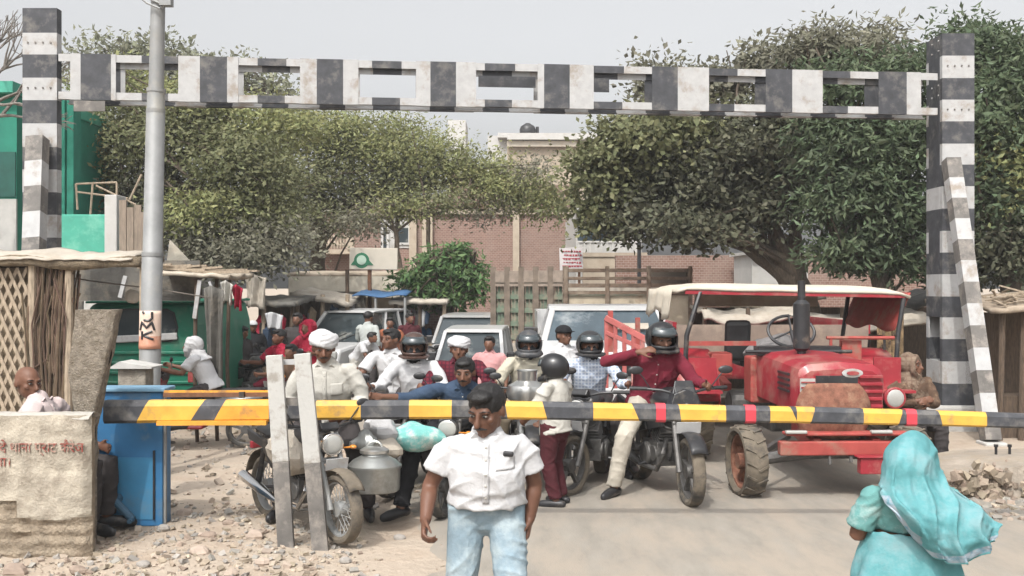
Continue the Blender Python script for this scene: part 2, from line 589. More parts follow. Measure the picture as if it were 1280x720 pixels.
def hand(mb, wr, d, side, curl=.5, k=1., pn=None):
    """palm, four unequal bent fingers and a thumb; side -1 / +1 picks the thumb's edge"""
    d = d.normalized()
    pn = V(pn) if pn else V((-side, 0, 0))          # palm normal: towards the body
    pn = (pn - d * pn.dot(d))
    pn = pn.normalized() if pn.length > .05 else d.orthogonal().normalized()
    u = d.cross(pn).normalized()                    # across the knuckles
    if u.y > 0:
        u = -u                                      # thumb edge to the front
    mb.tube([wr - d * .02, wr + d * .03 * k, wr + d * .085 * k], [(.026 * k, .02 * k), (.036 * k, .017 * k), (.038 * k, .014 * k)], 10, ref=u, rnd_ends=True)
    for i, ln in enumerate((.070, .080, .074, .058)):
        o = wr + d * (.085 - abs(i - 1.2) * .004) * k + u * (.030 - i * .020) * k
        a, pts = 0., [o - d * .015]
        pts.append(o)
        for s_ in (.42, .33, .25):
            a += curl * (.9 if s_ > .4 else 1.1)
            o = o + (d * math.cos(a) + pn * math.sin(a) + u * (.10 - i * .07) * .3) * ln * s_ * k
            pts.append(o)
        mb.tube(pts, [.0092 * k, .0092 * k, .0088 * k, .008 * k, .007 * k], 7, rnd_ends=True)
    t = wr + d * .022 * k + u * .026 * k
    mb.tube([t - d * .01, t + (d * .5 + u * .6 + pn * .3) * .045 * k, t + (d * .95 + u * .6 + pn * .5) * .075 * k],
            [.0125 * k, .011 * k, .008 * k], 7, rnd_ends=True)


def headM(J):
    return J.get('hs', 1.) * Matrix.Rotation(R(J.get('hyaw', 0)), 3, 'Z') @ Matrix.Rotation(R(J.get('hroll', 0)), 3, 'Y') @ Matrix.Rotation(R(J.get('hpitch', 0)), 3, 'X')


def person(label, loc, yaw=0, J=STAND, S=1., W=1.15, skin=None, top=None, sleeve=.72, bot=None, shoes=BPL, head='hair', headmat=None,
           belly=0., vox=.013, group=None, curl=.5, coat=0., long=0., shoe='shoe', face=True, moustache=False, scarfmat=None, fat=1., collar=True, hstripe=None):
    J = {k: (V(v) if isinstance(v, (tuple, Vector)) else v) for k, v in J.items()}
    skin = skin or SKIN
    T = Thing('person', label, 'person', loc, yaw, W, S, group)
    hip, chest, neck, hd = J['hip'], J['chest'], J['neck'], J['head']
    HM = headM(J)
    hp = lambda x, y, z: hd + HM @ V((x, y, z))
    waist = hip.lerp(chest, .45)
    up = (neck - hip).normalized()
    shv = (J['shR'] - J['shL']).normalized()
    hpv = (J['hpR'] - J['hpL']).normalized()
    # ---- body: one continuous skin
    b = MB()

    def torso(m, e, bel=0., lo=.06):
        fwd = V((0, -1, 0))
        m.tube([hip - up * lo, hip, waist + fwd * bel * .6, waist.lerp(chest, .5) + fwd * bel * .45, chest, chest.lerp(neck, .52), chest.lerp(neck, .80), neck],
               [(.135 * fat + e, .105 * fat + e), (.158 * fat + e, .115 * fat + e), (.142 * fat + e + bel * .55, .105 * fat + e + bel * .8), (.150 * fat + e + bel * .35, .108 * fat + e + bel * .5),
                (.162 * fat + e, .112 * fat + e), (.160 + e, .092 + e), (.112 + e, .072 + e), (.055 + e * .8, .055 + e * .8)], 18, ref=shv, rnd_ends=True)
    torso(b, 0, belly)
    b.tube([neck - up * .06, neck, hp(0, .02, -.06)], [.062, .054, .052], 12, rnd_ends=True)
    b.ell(hp(0, .012, .022), (.074, .094, .098), 18, M=HM)
    b.ell(hp(0, -.025, -.045), (.058, .066, .072), 16, M=HM)
    b.ell(hp(0, -.072, -.092), (.028, .022, .022), 10, M=HM)
    b.tube([hp(0, -.088, .018), hp(0, -.104, -.012), hp(0, -.112, -.032)], [.009, .012, .017], 8, rnd_ends=True)
    b.ell(hp(0, -.090, -.066), (.026, .012, .011), 8, M=HM)
    for q in (-1, 1):
        b.ell(hp(q * .032, -.076, .026), (.026, .016, .012), 8, M=HM)       # brow ridge
        b.ell(hp(q * .045, -.062, -.022), (.022, .02, .02), 8, M=HM)        # cheek
        b.ell(hp(q * .078, .012, -.010), (.010, .022, .034), 8, M=HM)       # ear
    for s_ in 'LR':
        q = -1 if s_ == 'L' else 1
        sh, el, wr = J['sh' + s_], J['el' + s_], J['wr' + s_]
        b.tube([sh - shv * q * .05 - up * .012, sh - up * .012, sh.lerp(el, .5), el, el.lerp(wr, .3), wr], [.044, .048 * fat, .044 * fat, .039 * fat, .041 * fat, .027], 12, rnd_ends=True)
        hand(b, wr, (wr - el) * .85 + V(J.get('hd' + s_, (0, 0, 0))), q, J.get('curl' + s_, curl), pn=J.get('pn' + s_))
        h, k, a = J['hp' + s_], J['kn' + s_], J['an' + s_]
        b.tube([h, h.lerp(k, .5), k, k.lerp(a, .35), a], [.072 * fat, .064 * fat, .050, .048, .034], 12, rnd_ends=True)
        toe = V(J.get('toe' + s_, (q * .25, -1, 0))).normalized()
        b.tube([a + toe * -.03 - V((0, 0, .03)), a + toe * .08 - V((0, 0, .045)), a + toe * .15 - V((0, 0, .055))], [(.034, .032), (.042, .026), (.034, .018)], 10, ref=(0, 0, 1) if False else None, rnd_ends=True)
    body = T.part(remesh(b, vox, 2), 'body', skin, smooth=True, ang=180)
    # ---- shirt
    if top:
        m = MB()
        torso(m, .016 + coat, belly, .01)
        if long:
            m.tube([hip + up * .05, hip - V((0, 0, long * .5)), hip - V((0, -.01, long))], [(.17, .13), (.18, .14), (.19, .15)], 16, ref=shv)
        else:
            m.tube([hip + up * .06, hip - up * .0, hip - up * .045], [(.172 * fat + coat, .134 * fat + belly * .6 + coat), (.186 * fat + coat, .148 * fat + coat + belly * .5), (.192 * fat + coat, .154 * fat + coat + belly * .4)], 18, ref=hpv)
        for s_ in 'LR':
            q = -1 if s_ == 'L' else 1
            sh, el, wr = J['sh' + s_], J['el' + s_], J['wr' + s_]
            sh2 = sh - up * .012
            if sleeve <= 1:
                e_ = sh.lerp(el, sleeve)
                m.tube([sh2 - shv * q * .07 + up * .008, sh2 - shv * q * .02, sh.lerp(el, .22), sh.lerp(el, sleeve * .6), e_], [.058, .064 * fat, .066 * fat, .068 * fat, .074 * fat], 14, rnd_ends=False)
                m.ell(sh - up * .014 - shv * q * .02, (.068 * fat, .068 * fat, .062 * fat), 12)
            else:
                m.ell(sh - up * .014 - shv * q * .02, (.068, .068, .062), 12)
                m.tube([sh2 - shv * q * .07, sh2 - shv * q * .02, sh.lerp(el, .5), el, el.lerp(wr, .5), el.lerp(wr, min(.94, sleeve - 1))],
                       [.056, .066 + coat * .5, .060 + coat * .5, .054 + coat * .4, .047, .043], 14)
        m.tube([neck - up * .05, neck + up * .028 - V((0, .0, 0))], [(.078, .075), (.068, .064)], 14, ref=shv)
        sm = folds(remesh(m, vox, 2), .011, seed=loc[0] * 7)
        T.part(sm, 'shirt', top, smooth=True, ang=180)
        if collar and vox < .014 and not scarfmat:
            from mathutils.bvhtree import BVHTree
            bt = BVHTree.FromPolygons([tuple(p) for p in sm.v], sm.f)
            f_ = (V((0, -1, 0)) - up * V((0, -1, 0)).dot(up)).normalized()

            def front(x_, t, lift=.003):
                p_ = hip.lerp(neck, t) + shv * x_ + f_ * .7
                h_ = bt.ray_cast(p_, -f_)[0]
                return (h_ if h_ is not None else p_ - f_ * .58) + f_ * lift
            m = MB()
            m.grid(lambda u, v: front((u - .5) * .030, -.02 + .93 * v, .004), 4, 22)
            T.part(m, 'placket', top, smooth=True, solid=.004)
            for i in range(5):
                m = MB()
                m.ell(front(0, .08 + .19 * i, .008), (.006, .004, .006), 7)
                T.part(m, 'button', C_OFFW)
            m = MB()
            m.grid(lambda u, v: front(.045 + u * .085, .50 + .21 * v, .004), 8, 8)
            T.part(m, 'pocket', top, smooth=True, solid=.005)
            T.front = front
        if collar:
            f_ = (V((0, -1, 0)) - up * V((0, -1, 0)).dot(up)).normalized()
            for q in (-1, 1):
                m = MB()
                o_ = neck - up * .018 + f_ * .070
                m.prism([(q * .002, -.012), (q * .050, .030), (q * .072, .005), (q * .038, -.052)], o_, shv, up - f_ * -.35, f_ * -.012 + up * .002)
                T.part(m, 'collar', top, bevel=.003)
    if bot:
        m = MB()
        m.tube([hip + up * .015, hip - up * .02, hip - V((0, 0, .10))], [(.150 * fat, .118 * fat + belly * .2), (.166 * fat, .13 * fat), (.155 * fat, .12 * fat)], 16, ref=hpv, rnd_ends=True)
        for s_ in 'LR':
            h, k, a = J['hp' + s_], J['kn' + s_], J['an' + s_]
            m.tube([h, h.lerp(k, .5), k, k.lerp(a, .5), a.lerp(k, .04)], [.096 * fat, .084 * fat, .070, .064, .060], 14, rnd_ends=False)
            m.ell(h, (.1 * fat, .1 * fat, .1), 12)
        T.part(folds(remesh(m, vox, 2), .011, (11, 11, 7), seed=loc[1] * 5), 'trousers', bot, smooth=True, ang=180)
    if shoes:
        for s_ in 'LR':
            q = -1 if s_ == 'L' else 1
            a = J['an' + s_]
            toe = V(J.get('toe' + s_, (q * .25, -1, 0))).normalized()
            m = MB()
            m.tube([a - toe * .055 - V((0, 0, .035)), a + toe * .03 - V((0, 0, .035)), a + toe * .12 - V((0, 0, .048)), a + toe * .175 - V((0, 0, .055))],
                   [(.042, .04), (.045, .046), (.048, .034), (.036, .024)], 12, rnd_ends=True)
            T.part(m, shoe, shoes, smooth=True, ang=60)
    if face:
        for q in (-1, 1):
            m = MB()
            m.ell(hp(q * .031, -.079, .006), (.0135, .009, .0055), 10, M=HM)
            e = T.part(m, 'eye', EYEW, smooth=True)
            m = MB()
            m.ell(hp(q * .031, -.0865, .006), (.0068, .003, .0058), 8, M=HM)
            T.part(m, 'pupil', HAIR, parent=e, smooth=True)
            m = MB()
            m.tube([hp(q * .012, -.0925, .030), hp(q * .034, -.089, .036), hp(q * .056, -.072, .028)], [.002, .0035, .002], 6)
            T.part(m, 'eyebrow', HAIR, smooth=True)
        if moustache:
            m = MB()
            m.tube([hp(-.034, -.088, -.060), hp(0, -.104, -.051), hp(.034, -.088, -.060)], [.003, .008, .003], 6)
            T.part(m, 'moustache', HAIR, smooth=True)
    # ---- what is on the head
    if head in ('hair', 'long_hair'):
        m = MB()
        n = 22
        m.ell(hp(0, .022, .040), (.083, .100, .094), n, M=HM)
        m.ell(hp(0, -.040, .092), (.060, .052, .032), 14, M=HM)
        if head == 'long_hair':
            m.ell(hp(0, .06, -.06), (.075, .05, .14), 14, M=HM)
        hm = remesh(m, .0065, 1)
        T.part(folds(hm, .007, (60, 60, 34), wrinkle=.2), 'hair', headmat or HAIR, smooth=True, ang=180)
    elif head == 'helmet':
        m = MB()
        kp = lambda d: not (d.y < -.42 and -.42 < d.z < .34)
        m.ell(hp(0, .005, .012), (.122, .142, .142), 30, M=HM, keep=lambda d: kp(d) and d.z > -.86)
        h = T.part(m, 'helmet', headmat or BGL, smooth=True, ang=60, solid=.02)
        m = MB()
        m.ell(hp(0, .003, .022), (.127, .148, .144), 30, M=HM, keep=lambda d: d.y < -.30 and .18 < d.z < .66)
        T.part(m, 'visor', GLASS, parent=h, smooth=True, solid=.004)
        if hstripe:
            m = MB()
            m.ell(hp(0, .005, .013), (.1245, .1445, .1445), 40, M=HM, keep=lambda d: .10 < abs(d.x) < .30 and d.z > .25 and kp(d))
            T.part(m, 'stripe', hstripe, parent=h, smooth=True)
        m = MB()
        m.tube([hp(-.118, -.03, -.085), hp(-.085, -.125, -.09), hp(0, -.158, -.088), hp(.085, -.125, -.09), hp(.118, -.03, -.085)], [(.018, .03)] * 5, 10, ref=(0, 0, 1) if False else None)
        T.part(m, 'chin_bar', headmat or BGL, parent=h, smooth=True)
    elif head == 'turban':
        m = MB()
        for i in range(5):
            z = .038 + i * .020
            rr = (.088, .094, .092, .082, .064)[i]
            pts = [hp(rr * math.cos(a), .01 + rr * 1.12 * math.sin(a), z + .014 * math.sin(a * 2 + i)) for a in [2 * math.pi * t / 20 for t in range(21)]]
            m.tube(pts, .016, 8)
        m.ell(hp(0, .01, .085), (.09, .10, .055), 16, M=HM)
        T.part(folds(remesh(m, .009, 2), .006, (25, 25, 40)), 'turban', headmat or C_WHITE, smooth=True, ang=180)
        m = MB()
        m.ell(hp(0, .040, .0), (.080, .072, .088), 14, M=HM)
        T.part(m, 'hair', HAIR, smooth=True)
    elif head == 'cap':
        m = MB()
        m.ell(hp(0, .012, .052), (.088, .106, .086), 20, M=HM, keep=lambda d: d.z > -.12)
        c = T.part(m, 'cap', headmat or C_WHITE, smooth=True, solid=.008)
        m = MB()
        m.prism([(-.07, 0), (-.05, -.06), (0, -.085), (.05, -.06), (.07, 0)], hp(0, -.085, .048), HM @ V((1, 0, 0)), HM @ V((0, 1, -.1)), HM @ V((0, 0, .008)))
        T.part(m, 'brim', headmat or C_WHITE, parent=c, smooth=True)
        m = MB()
        m.ell(hp(0, .040, .0), (.078, .072, .088), 14, M=HM)
        T.part(m, 'hair', HAIR, smooth=True)
    elif head in ('scarf', 'veil'):
        m = MB()
        m.ell(hp(0, .03, .02), (.098, .105, .122), 20, M=HM)
        for q in (-1, 1):
            m.tube([hp(0, -.05, .105), hp(q * .08, -.045, .04), hp(q * .085, -.05, -.06), hp(0, -.07, -.135)], [.022, .026, .03, .03], 10, rnd_ends=True)
        ck = [neck + V((0, .01, .05)), neck - up * .03, neck - up * (.12 if head == 'scarf' else .22)]
        m.tube(ck, [(.085, .09), (.12, .11), (.20, .15)] if head == 'scarf' else [(.09, .095), (.16, .12), (.235, .17)], 16, ref=shv, rnd_ends=False)
        if head == 'scarf':
            m.ell(hp(0, -.055, -.062), (.072, .058, .055), 14, M=HM)
        T.part(folds(remesh(m, .011, 2), .008, (16, 16, 12)), 'head_scarf', headmat or C_WHITE, smooth=True, ang=180)
    if scarfmat:
        m = MB()
        m.ell(hp(0, -.05, -.055), (.074, .066, .07), 14, M=HM)
        m.tube([neck + V((0, 0, .06)), neck - up * .04], [(.075, .075), (.085, .085)], 14, ref=shv)
        T.part(folds(remesh(m, .01, 2), .006, (20, 20, 20)), 'face_scarf', scarfmat, smooth=True, ang=180)
    return T


# ------------------------------------------------------------------ motorcycles, cars, tractor
def wheel(T, c, r, w, steer=0, tyre=RUB, rim=MGR, spokes=0, name='wheel', label=None, disc=True, tread=0):
    """wheel in the local y-z plane with axle along x, turned about z by steer"""
    c = V(c)
    M = Matrix.Rotation(R(steer), 3, 'Z')

    def fin(m):
        m.v = [tuple(c + M @ V(p)) for p in m.v]
        return m
    m = MB()
    h = w / 2
    m.lathe([(r * .78, -h * .7), (r * .86, -h), (r * .95, -h * .95), (r * .99, -h * .6), (r, -h * .2), (r, h * .2), (r * .99, h * .6), (r * .95, h * .95), (r * .86, h), (r * .78, h * .7)],
            40, axis='x', close=True)
    if tread:
        for i in range(tread):
            a = 2 * math.pi * i / tread
            for q in (-1, 1):
                M2 = Matrix.Rotation(a + q * .06, 3, 'X')
                mm = MB()
                mm.cbox((q * h * .5, 0, r * 1.0), (h * .95, r * .06, r * .05), (0, 0, q * 28))
                m.add([M2 @ V(p) for p in mm.v], mm.f)
    wo = T.part(fin(m), name, tyre, smooth=True, ang=30, label=label)
    m = MB()
    m.lathe([(r * .80, -h * .62), (r * .74, -h * .55), (r * .72, 0), (r * .74, h * .55), (r * .80, h * .62), (r * .82, 0)], 36, axis='x', close=True)
    if disc:
        m.lathe([(r * .22, -h * .8), (r * .24, 0), (r * .22, h * .8)], 14, axis='x')
        if not spokes:
            for i in range(5):
                a = 2 * math.pi * i / 5 + .3
                m.beam((0, r * .15 * math.cos(a), r * .15 * math.sin(a)), (0, r * .77 * math.cos(a), r * .77 * math.sin(a)), w * .35, r * .11, up=(1, 0, 0))
    for i in range(spokes):
        a = 2 * math.pi * i / spokes
        a2 = a + (.5 if i % 2 else -.5)
        q = h * .5 * (1 if i % 4 < 2 else -1)
        m.tube([(q, r * .18 * math.cos(a2), r * .18 * math.sin(a2)), (0, r * .76 * math.cos(a), r * .76 * math.sin(a))], .0032, 4)
    T.part(fin(m), 'rim', rim, parent=wo, smooth=True)
    return wo


def motorcycle(label, X, Y, yaw, W=1.12, S=1., body=BGL, steer=0, spokes=0, group=None, kind='motorcycle', tyre=RUB, fender=BPL, lamp='round', screen=False, cluster=None):
    T = Thing('motorcycle', label, 'motorcycle', (X, Y, 0), yaw, W, S, group)
    r = .30
    Ms = Matrix.Rotation(R(steer), 3, 'Z')
    pv = V((0, -.42, 0))

    def st(p):
        return pv + Ms @ (V(p) - pv)

    def stm(m):
        m.v = [tuple(st(p)) for p in m.v]
        return m
    wheel(T, st((0, -.66, r)), r, .095, steer, tyre, MGR if not spokes else GALV, spokes, 'front_wheel')
    wheel(T, (0, .64, r), r, .11, 0, tyre, MGR if not spokes else GALV, spokes, 'rear_wheel')
    m = MB()
    m.lathe([(.115, -.062), (.115, -.056)], 22, st((0, -.66, r)))
    m = MB()
    for q in (-1, 1):
        m.tube([(q * .085, -.66, r), (q * .085, -.53, .62), (q * .085, -.42, .93)], [.024, .024, .019], 8)
    m.cbox((0, -.50, .70), (.20, .05, .035), (20, 0, 0))
    m.cbox((0, -.43, .90), (.20, .05, .03), (20, 0, 0))
    T.part(stm(m), 'fork', GALV if spokes else MGR, smooth=True)
    m = MB()
    for i in range(9):
        pass
    fn = lambda u, v: (((u - .5) * .13), -.66 + (r + .035) * math.cos(R(35 + v * 125)) * -1, r + (r + .035) * math.sin(R(35 + v * 125)) + .015 * math.sin(u * math.pi))
    m.grid(fn, 6, 14)
    T.part(stm(m), 'front_mudguard', fender, smooth=True, solid=.006)
    m = MB()
    fn = lambda u, v: (((u - .5) * .16), .64 + (r + .05) * math.cos(R(15 + v * 115)), r + (r + .05) * math.sin(R(15 + v * 115)) + .02 * math.sin(u * math.pi))
    m.grid(fn, 6, 14)
    T.part(m, 'rear_mudguard', fender, smooth=True, solid=.006)
    m = MB()
    m.tube([(0, -.40, .88), (0, -.30, .60), (0, -.22, .34), (0, .18, .27)], .026, 8)
    m.tube([(0, -.40, .84), (0, .10, .70), (0, .55, .72)], .022, 8)
    for q in (-1, 1):
        m.tube([(q * .06, .08, .68), (q * .09, .22, .36), (q * .10, .64, r)], .018, 6)
        m.tube([(q * .12, .62, r + .02), (q * .12, .50, .68)], [.028, .02], 8)
        m.tube([(q * .05, .02, .30), (q * .22, .0, .27)], .014, 6)
    T.part(m, 'frame', BPL, smooth=True)
    m = MB()
    m.cbox((0, .0, .38), (.24, .34, .22))
    m.tube([(0, -.02, .46), (0, -.14, .66)], [.085, .08], 12)
    for i in range(6):
        o = V((0, -.04, .49)).lerp(V((0, -.13, .64)), i / 5)
        m.cbox(o, (.21, .2, .012), (40, 0, 0))
    for q in (-1, 1):
        m.lathe([(.11, q * .10), (.11, q * .145), (.09, q * .16)], 18, (0, .05, .36), 'x')
        m.lathe([(.075, q * .10), (.075, q * .135)], 14, (0, -.10, .38), 'x')
    T.part(m, 'engine', MGR, smooth=True, bevel=.006)
    m = MB()
    m.tube([(-.04, -.16, .52), (-.10, -.26, .40), (-.12, -.16, .24), (-.15, .2, .25), (-.17, .42, .31), (-.18, .80, .40)], [.02, .02, .022, .026, .045, .05], 10)
    T.part(m, 'exhaust', CHROME if spokes else MGR, smooth=True)
    m = MB()
    m.tube([(0, -.37, .83), (0, -.30, .86), (0, -.16, .89), (0, -.02, .86), (0, .08, .80)], [(.06, .06), (.125, .085), (.155, .11), (.13, .095), (.07, .05)], 16, ref=(1, 0, 0), rnd_ends=True)
    if screen:
        for q in (-1, 1):
            m.prism([(-.36, .66), (-.08, .60), (-.02, .78), (-.34, .86)], (q * .135, 0, 0), (0, 1, 0), (0, 0, 1), (q * .035, 0, 0))
    T.part(m, 'fuel_tank', body, smooth=True)
    m = MB()
    m.tube([(0, .05, .79), (0, .18, .80), (0, .45, .83), (0, .70, .85)], [(.09, .04), (.125, .05), (.13, .05), (.10, .04)], 14, ref=(1, 0, 0), rnd_ends=True)
    T.part(m, 'seat', SEATM, smooth=True)
    m = MB()
    for q in (-1, 1):
        m = MB()
        m.prism([(.08, .58), (.34, .52), (.52, .70), (.14, .76)], (q * .10, 0, 0), (0, 1, 0), (0, 0, 1), (q * .03, 0, 0))
        m.prism([(.40, .76), (.84, .84), (.80, .74), (.44, .68)], (q * .10, 0, 0), (0, 1, 0), (0, 0, 1), (q * .03, 0, 0))
        T.part(m, 'side_panel', body, bevel=.008)
    m = MB()
    pts = [(-.38, -.28, 1.0), (-.30, -.31, 1.0), (-.16, -.39, .99), (0, -.41, .94), (.16, -.39, .99), (.30, -.31, 1.0), (.38, -.28, 1.0)]
    m.tube(pts, .013, 8)
    hb = T.part(stm(m), 'handlebar', BPL, smooth=True)
    for q in (-1, 1):
        m = MB()
        m.tube([(q * .26, -.335, 1.0), (q * .39, -.275, 1.0)], .018, 8)
        T.part(stm(m), 'grip', SEATM, parent=hb, smooth=True)
        m = MB()
        m.tube([(q * .24, -.34, 1.0), (q * .30, -.36, 1.10), (q * .33, -.36, 1.14)], .006, 6)
        m.ell((q * .36, -.36, 1.17), (.06, .014, .038), 12)
        T.part(stm(m), 'mirror', BPL, parent=hb, smooth=True)
        m = MB()
        m.tube([(q * .10, -.50, .80), (q * .17, -.51, .80)], .008, 6)
        m.ell((q * .19, -.51, .80), (.028, .032, .02), 10)
        T.part(stm(m), 'indicator', AMB, smooth=True)
    m = MB()
    if lamp == 'round':
        m.lathe([(.03, -.40), (.08, -.42), (.095, -.48), (.098, -.53), (.092, -.535)], 20, (0, 0, .84), 'y')
        hl = T.part(stm(m), 'headlight', CHROME if spokes else BPL, smooth=True)
        m = MB()
        m.ell((0, -.53, .84), (.086, .022, .086), 18)
        T.part(stm(m), 'lens', LENS, parent=hl, smooth=True)
    else:
        m.prism([(-.13, .0), (-.09, .13), (0, .17), (.09, .13), (.13, 0), (.08, -.11), (-.08, -.11)], (0, -.54, .84), (1, 0, 0), (0, .18, 1), (0, .14, .02))
        m.prism([(-.10, .12), (-.07, .24), (.07, .24), (.10, .12)], (0, -.53, .84), (1, 0, 0), (0, .35, 1), (0, .02, .0))
        hl = T.part(stm(m), 'headlight', body, bevel=.012)
        m = MB()
        m.prism([(-.095, .01), (0, .045), (.095, .01), (.06, -.07), (-.06, -.07)], (0, -.556, .84), (1, 0, 0), (0, .18, 1), (0, .02, 0))
        T.part(stm(m), 'lens', LENS, parent=hl, bevel=.006)
    m = MB()
    m.cbox((0, -.46, .985), (.16, .06, .07), (-35, 0, 0))
    T.part(stm(m), 'instruments', BPL, bevel=.01)
    m = MB()
    m.cbox((0, .94, .66), (.10, .05, .07))
    T.part(m, 'tail_light', REDT, bevel=.01)
    m = MB()
    m.cbox((0, -.60, .68), (.19, .01, .10), (15, 0, 0))
    T.part(stm(m), 'number_plate', WHT)
    return T


def panes(T, vs, glass):
    """windscreen, side windows and rear window between the pillars, each a pane with some thickness"""
    vs = [V(q) for q in vs]
    for nm, q in (('windscreen', (0, 1, 5, 4)), ('side_window', (1, 2, 6, 5)), ('rear_window', (2, 3, 7, 6)), ('side_window', (3, 0, 4, 7))):
        m = MB()
        m.add([vs[i] for i in q], [(0, 1, 2, 3)])
        T.part(m, nm, glass, solid=.012)


def car(label, X, Y, yaw, L=3.9, w=1.6, h=1.65, hood=.95, paint=CARW, roofp=None, W=1., group=None, cat='car', glass=GLASS, rear=.25, visor=False, name='parked_car'):
    """nose towards local -y"""
    T = Thing(name, label, cat, (X, Y, 0), yaw, W, 1, group)
    y0, y1 = -L / 2, L / 2
    zb, zh = .32, h * .60
    hw = w / 2
    prof = [(y0 + .02, zb + .05), (y0, .60), (y0 + .10, zh - .10), (y0 + hood, zh), (y1 - .08, zh), (y1, zh - .12), (y1, zb + .05), (y1 - .1, zb), (y0 + .1, zb)]
    m = MB()
    m.prism(prof, (-hw, 0, 0), (0, 1, 0), (0, 0, 1), (w, 0, 0))
    body = T.part(m, 'body', paint, bevel=.06)
    # cabin frame: pillars round dark glass, roof on top
    cy0, cy1, ty0, ty1 = y0 + hood - .05, y1 - .05, y0 + hood + .55, y1 - rear
    tw = hw * .82
    B = [(-hw + .03, cy0, zh), (hw - .03, cy0, zh), (hw - .03, cy1, zh), (-hw + .03, cy1, zh)]
    Tt = [(-tw, ty0, h - .05), (tw, ty0, h - .05), (tw, ty1, h - .05), (-tw, ty1, h - .05)]
    m = MB()
    ins = .96
    vs = [(x * ins, y, z) for x, y, z in B] + [(x * ins, y + (.03 if y < 0 else -.03), z) for x, y, z in Tt]
    panes(T, vs, glass)
    for i in range(4):
        m = MB()
        m.beam(B[i], Tt[i], .075, .06, up=(0, 1, 0))
        T.part(m, 'pillar', paint, bevel=.012)
    for k in (.42, .74):
        for q in (-1, 1):
            m = MB()
            m.beam((q * (hw - .03), cy0 + (cy1 - cy0) * k, zh), (q * tw, ty0 + (ty1 - ty0) * (k - .08), h - .05), .07, .05, up=(0, 1, 0))
            T.part(m, 'pillar', paint, bevel=.012)
    m = MB()
    m.prism([(ty0 - .07, h - .06), (ty0 + .1, h - .01), ((ty0 + ty1) / 2, h + .015), (ty1 - .1, h), (ty1 + .07, h - .06)], (-tw - .03, 0, 0), (0, 1, 0), (0, 0, 1), (2 * tw + .06, 0, 0))
    T.part(m, 'roof', roofp or paint, bevel=.03)
    m = MB()
    m.cbox((0, y0 - .03, .45), (w * .98, .14, .2))
    T.part(m, 'bumper', BPL if paint is not CARW else CARW, bevel=.04)
    m = MB()
    m.cbox((0, y0 + .02, .70), (w * .5, .06, .14))
    for i in range(4):
        m.cbox((0, y0 - .012, .65 + i * .034), (w * .5, .02, .012))
    T.part(m, 'grille', BPL)
    for q in (-1, 1):
        m = MB()
        m.cbox((q * w * .38, y0 + .03, .72), (w * .2, .09, .15), (0, 0, -q * 8))
        T.part(m, 'headlight', LENS, bevel=.03)
        m = MB()
        m.cbox((q * (hw + .10), cy0 + .3, zh + .08), (.17, .08, .15))
        m.beam((q * hw, cy0 + .32, zh + .02), (q * (hw + .06), cy0 + .31, zh + .05), .04, .04)
        T.part(m, 'mirror', BPL, bevel=.025)
        for yy, nm in ((y0 + .72, 'front_wheel'), (y1 - .75, 'rear_wheel')):
            wheel(T, (q * (hw - .10), yy, .31), .31, .2, 0, RUB, GALV, 0, nm)
            m = MB()
            m.lathe([(.37, -.004), (.37, .004)], 26, (q * (hw + .003), yy, .33), 'x')
            T.part(m, 'wheel_arch', BPL)
    m = MB()
    m.cbox((0, y0 - .105, .46), (.42, .012, .11))
    T.part(m, 'number_plate', WHT)
    m = MB()
    for q in (-1, 1):
        m.tube([(q * .12, cy0 - .03, zh + .01), (q * .12 + .42 * .8, cy0 + .15, zh + .16)], .008, 5)
    T.part(m, 'wiper', BPL)
    return T


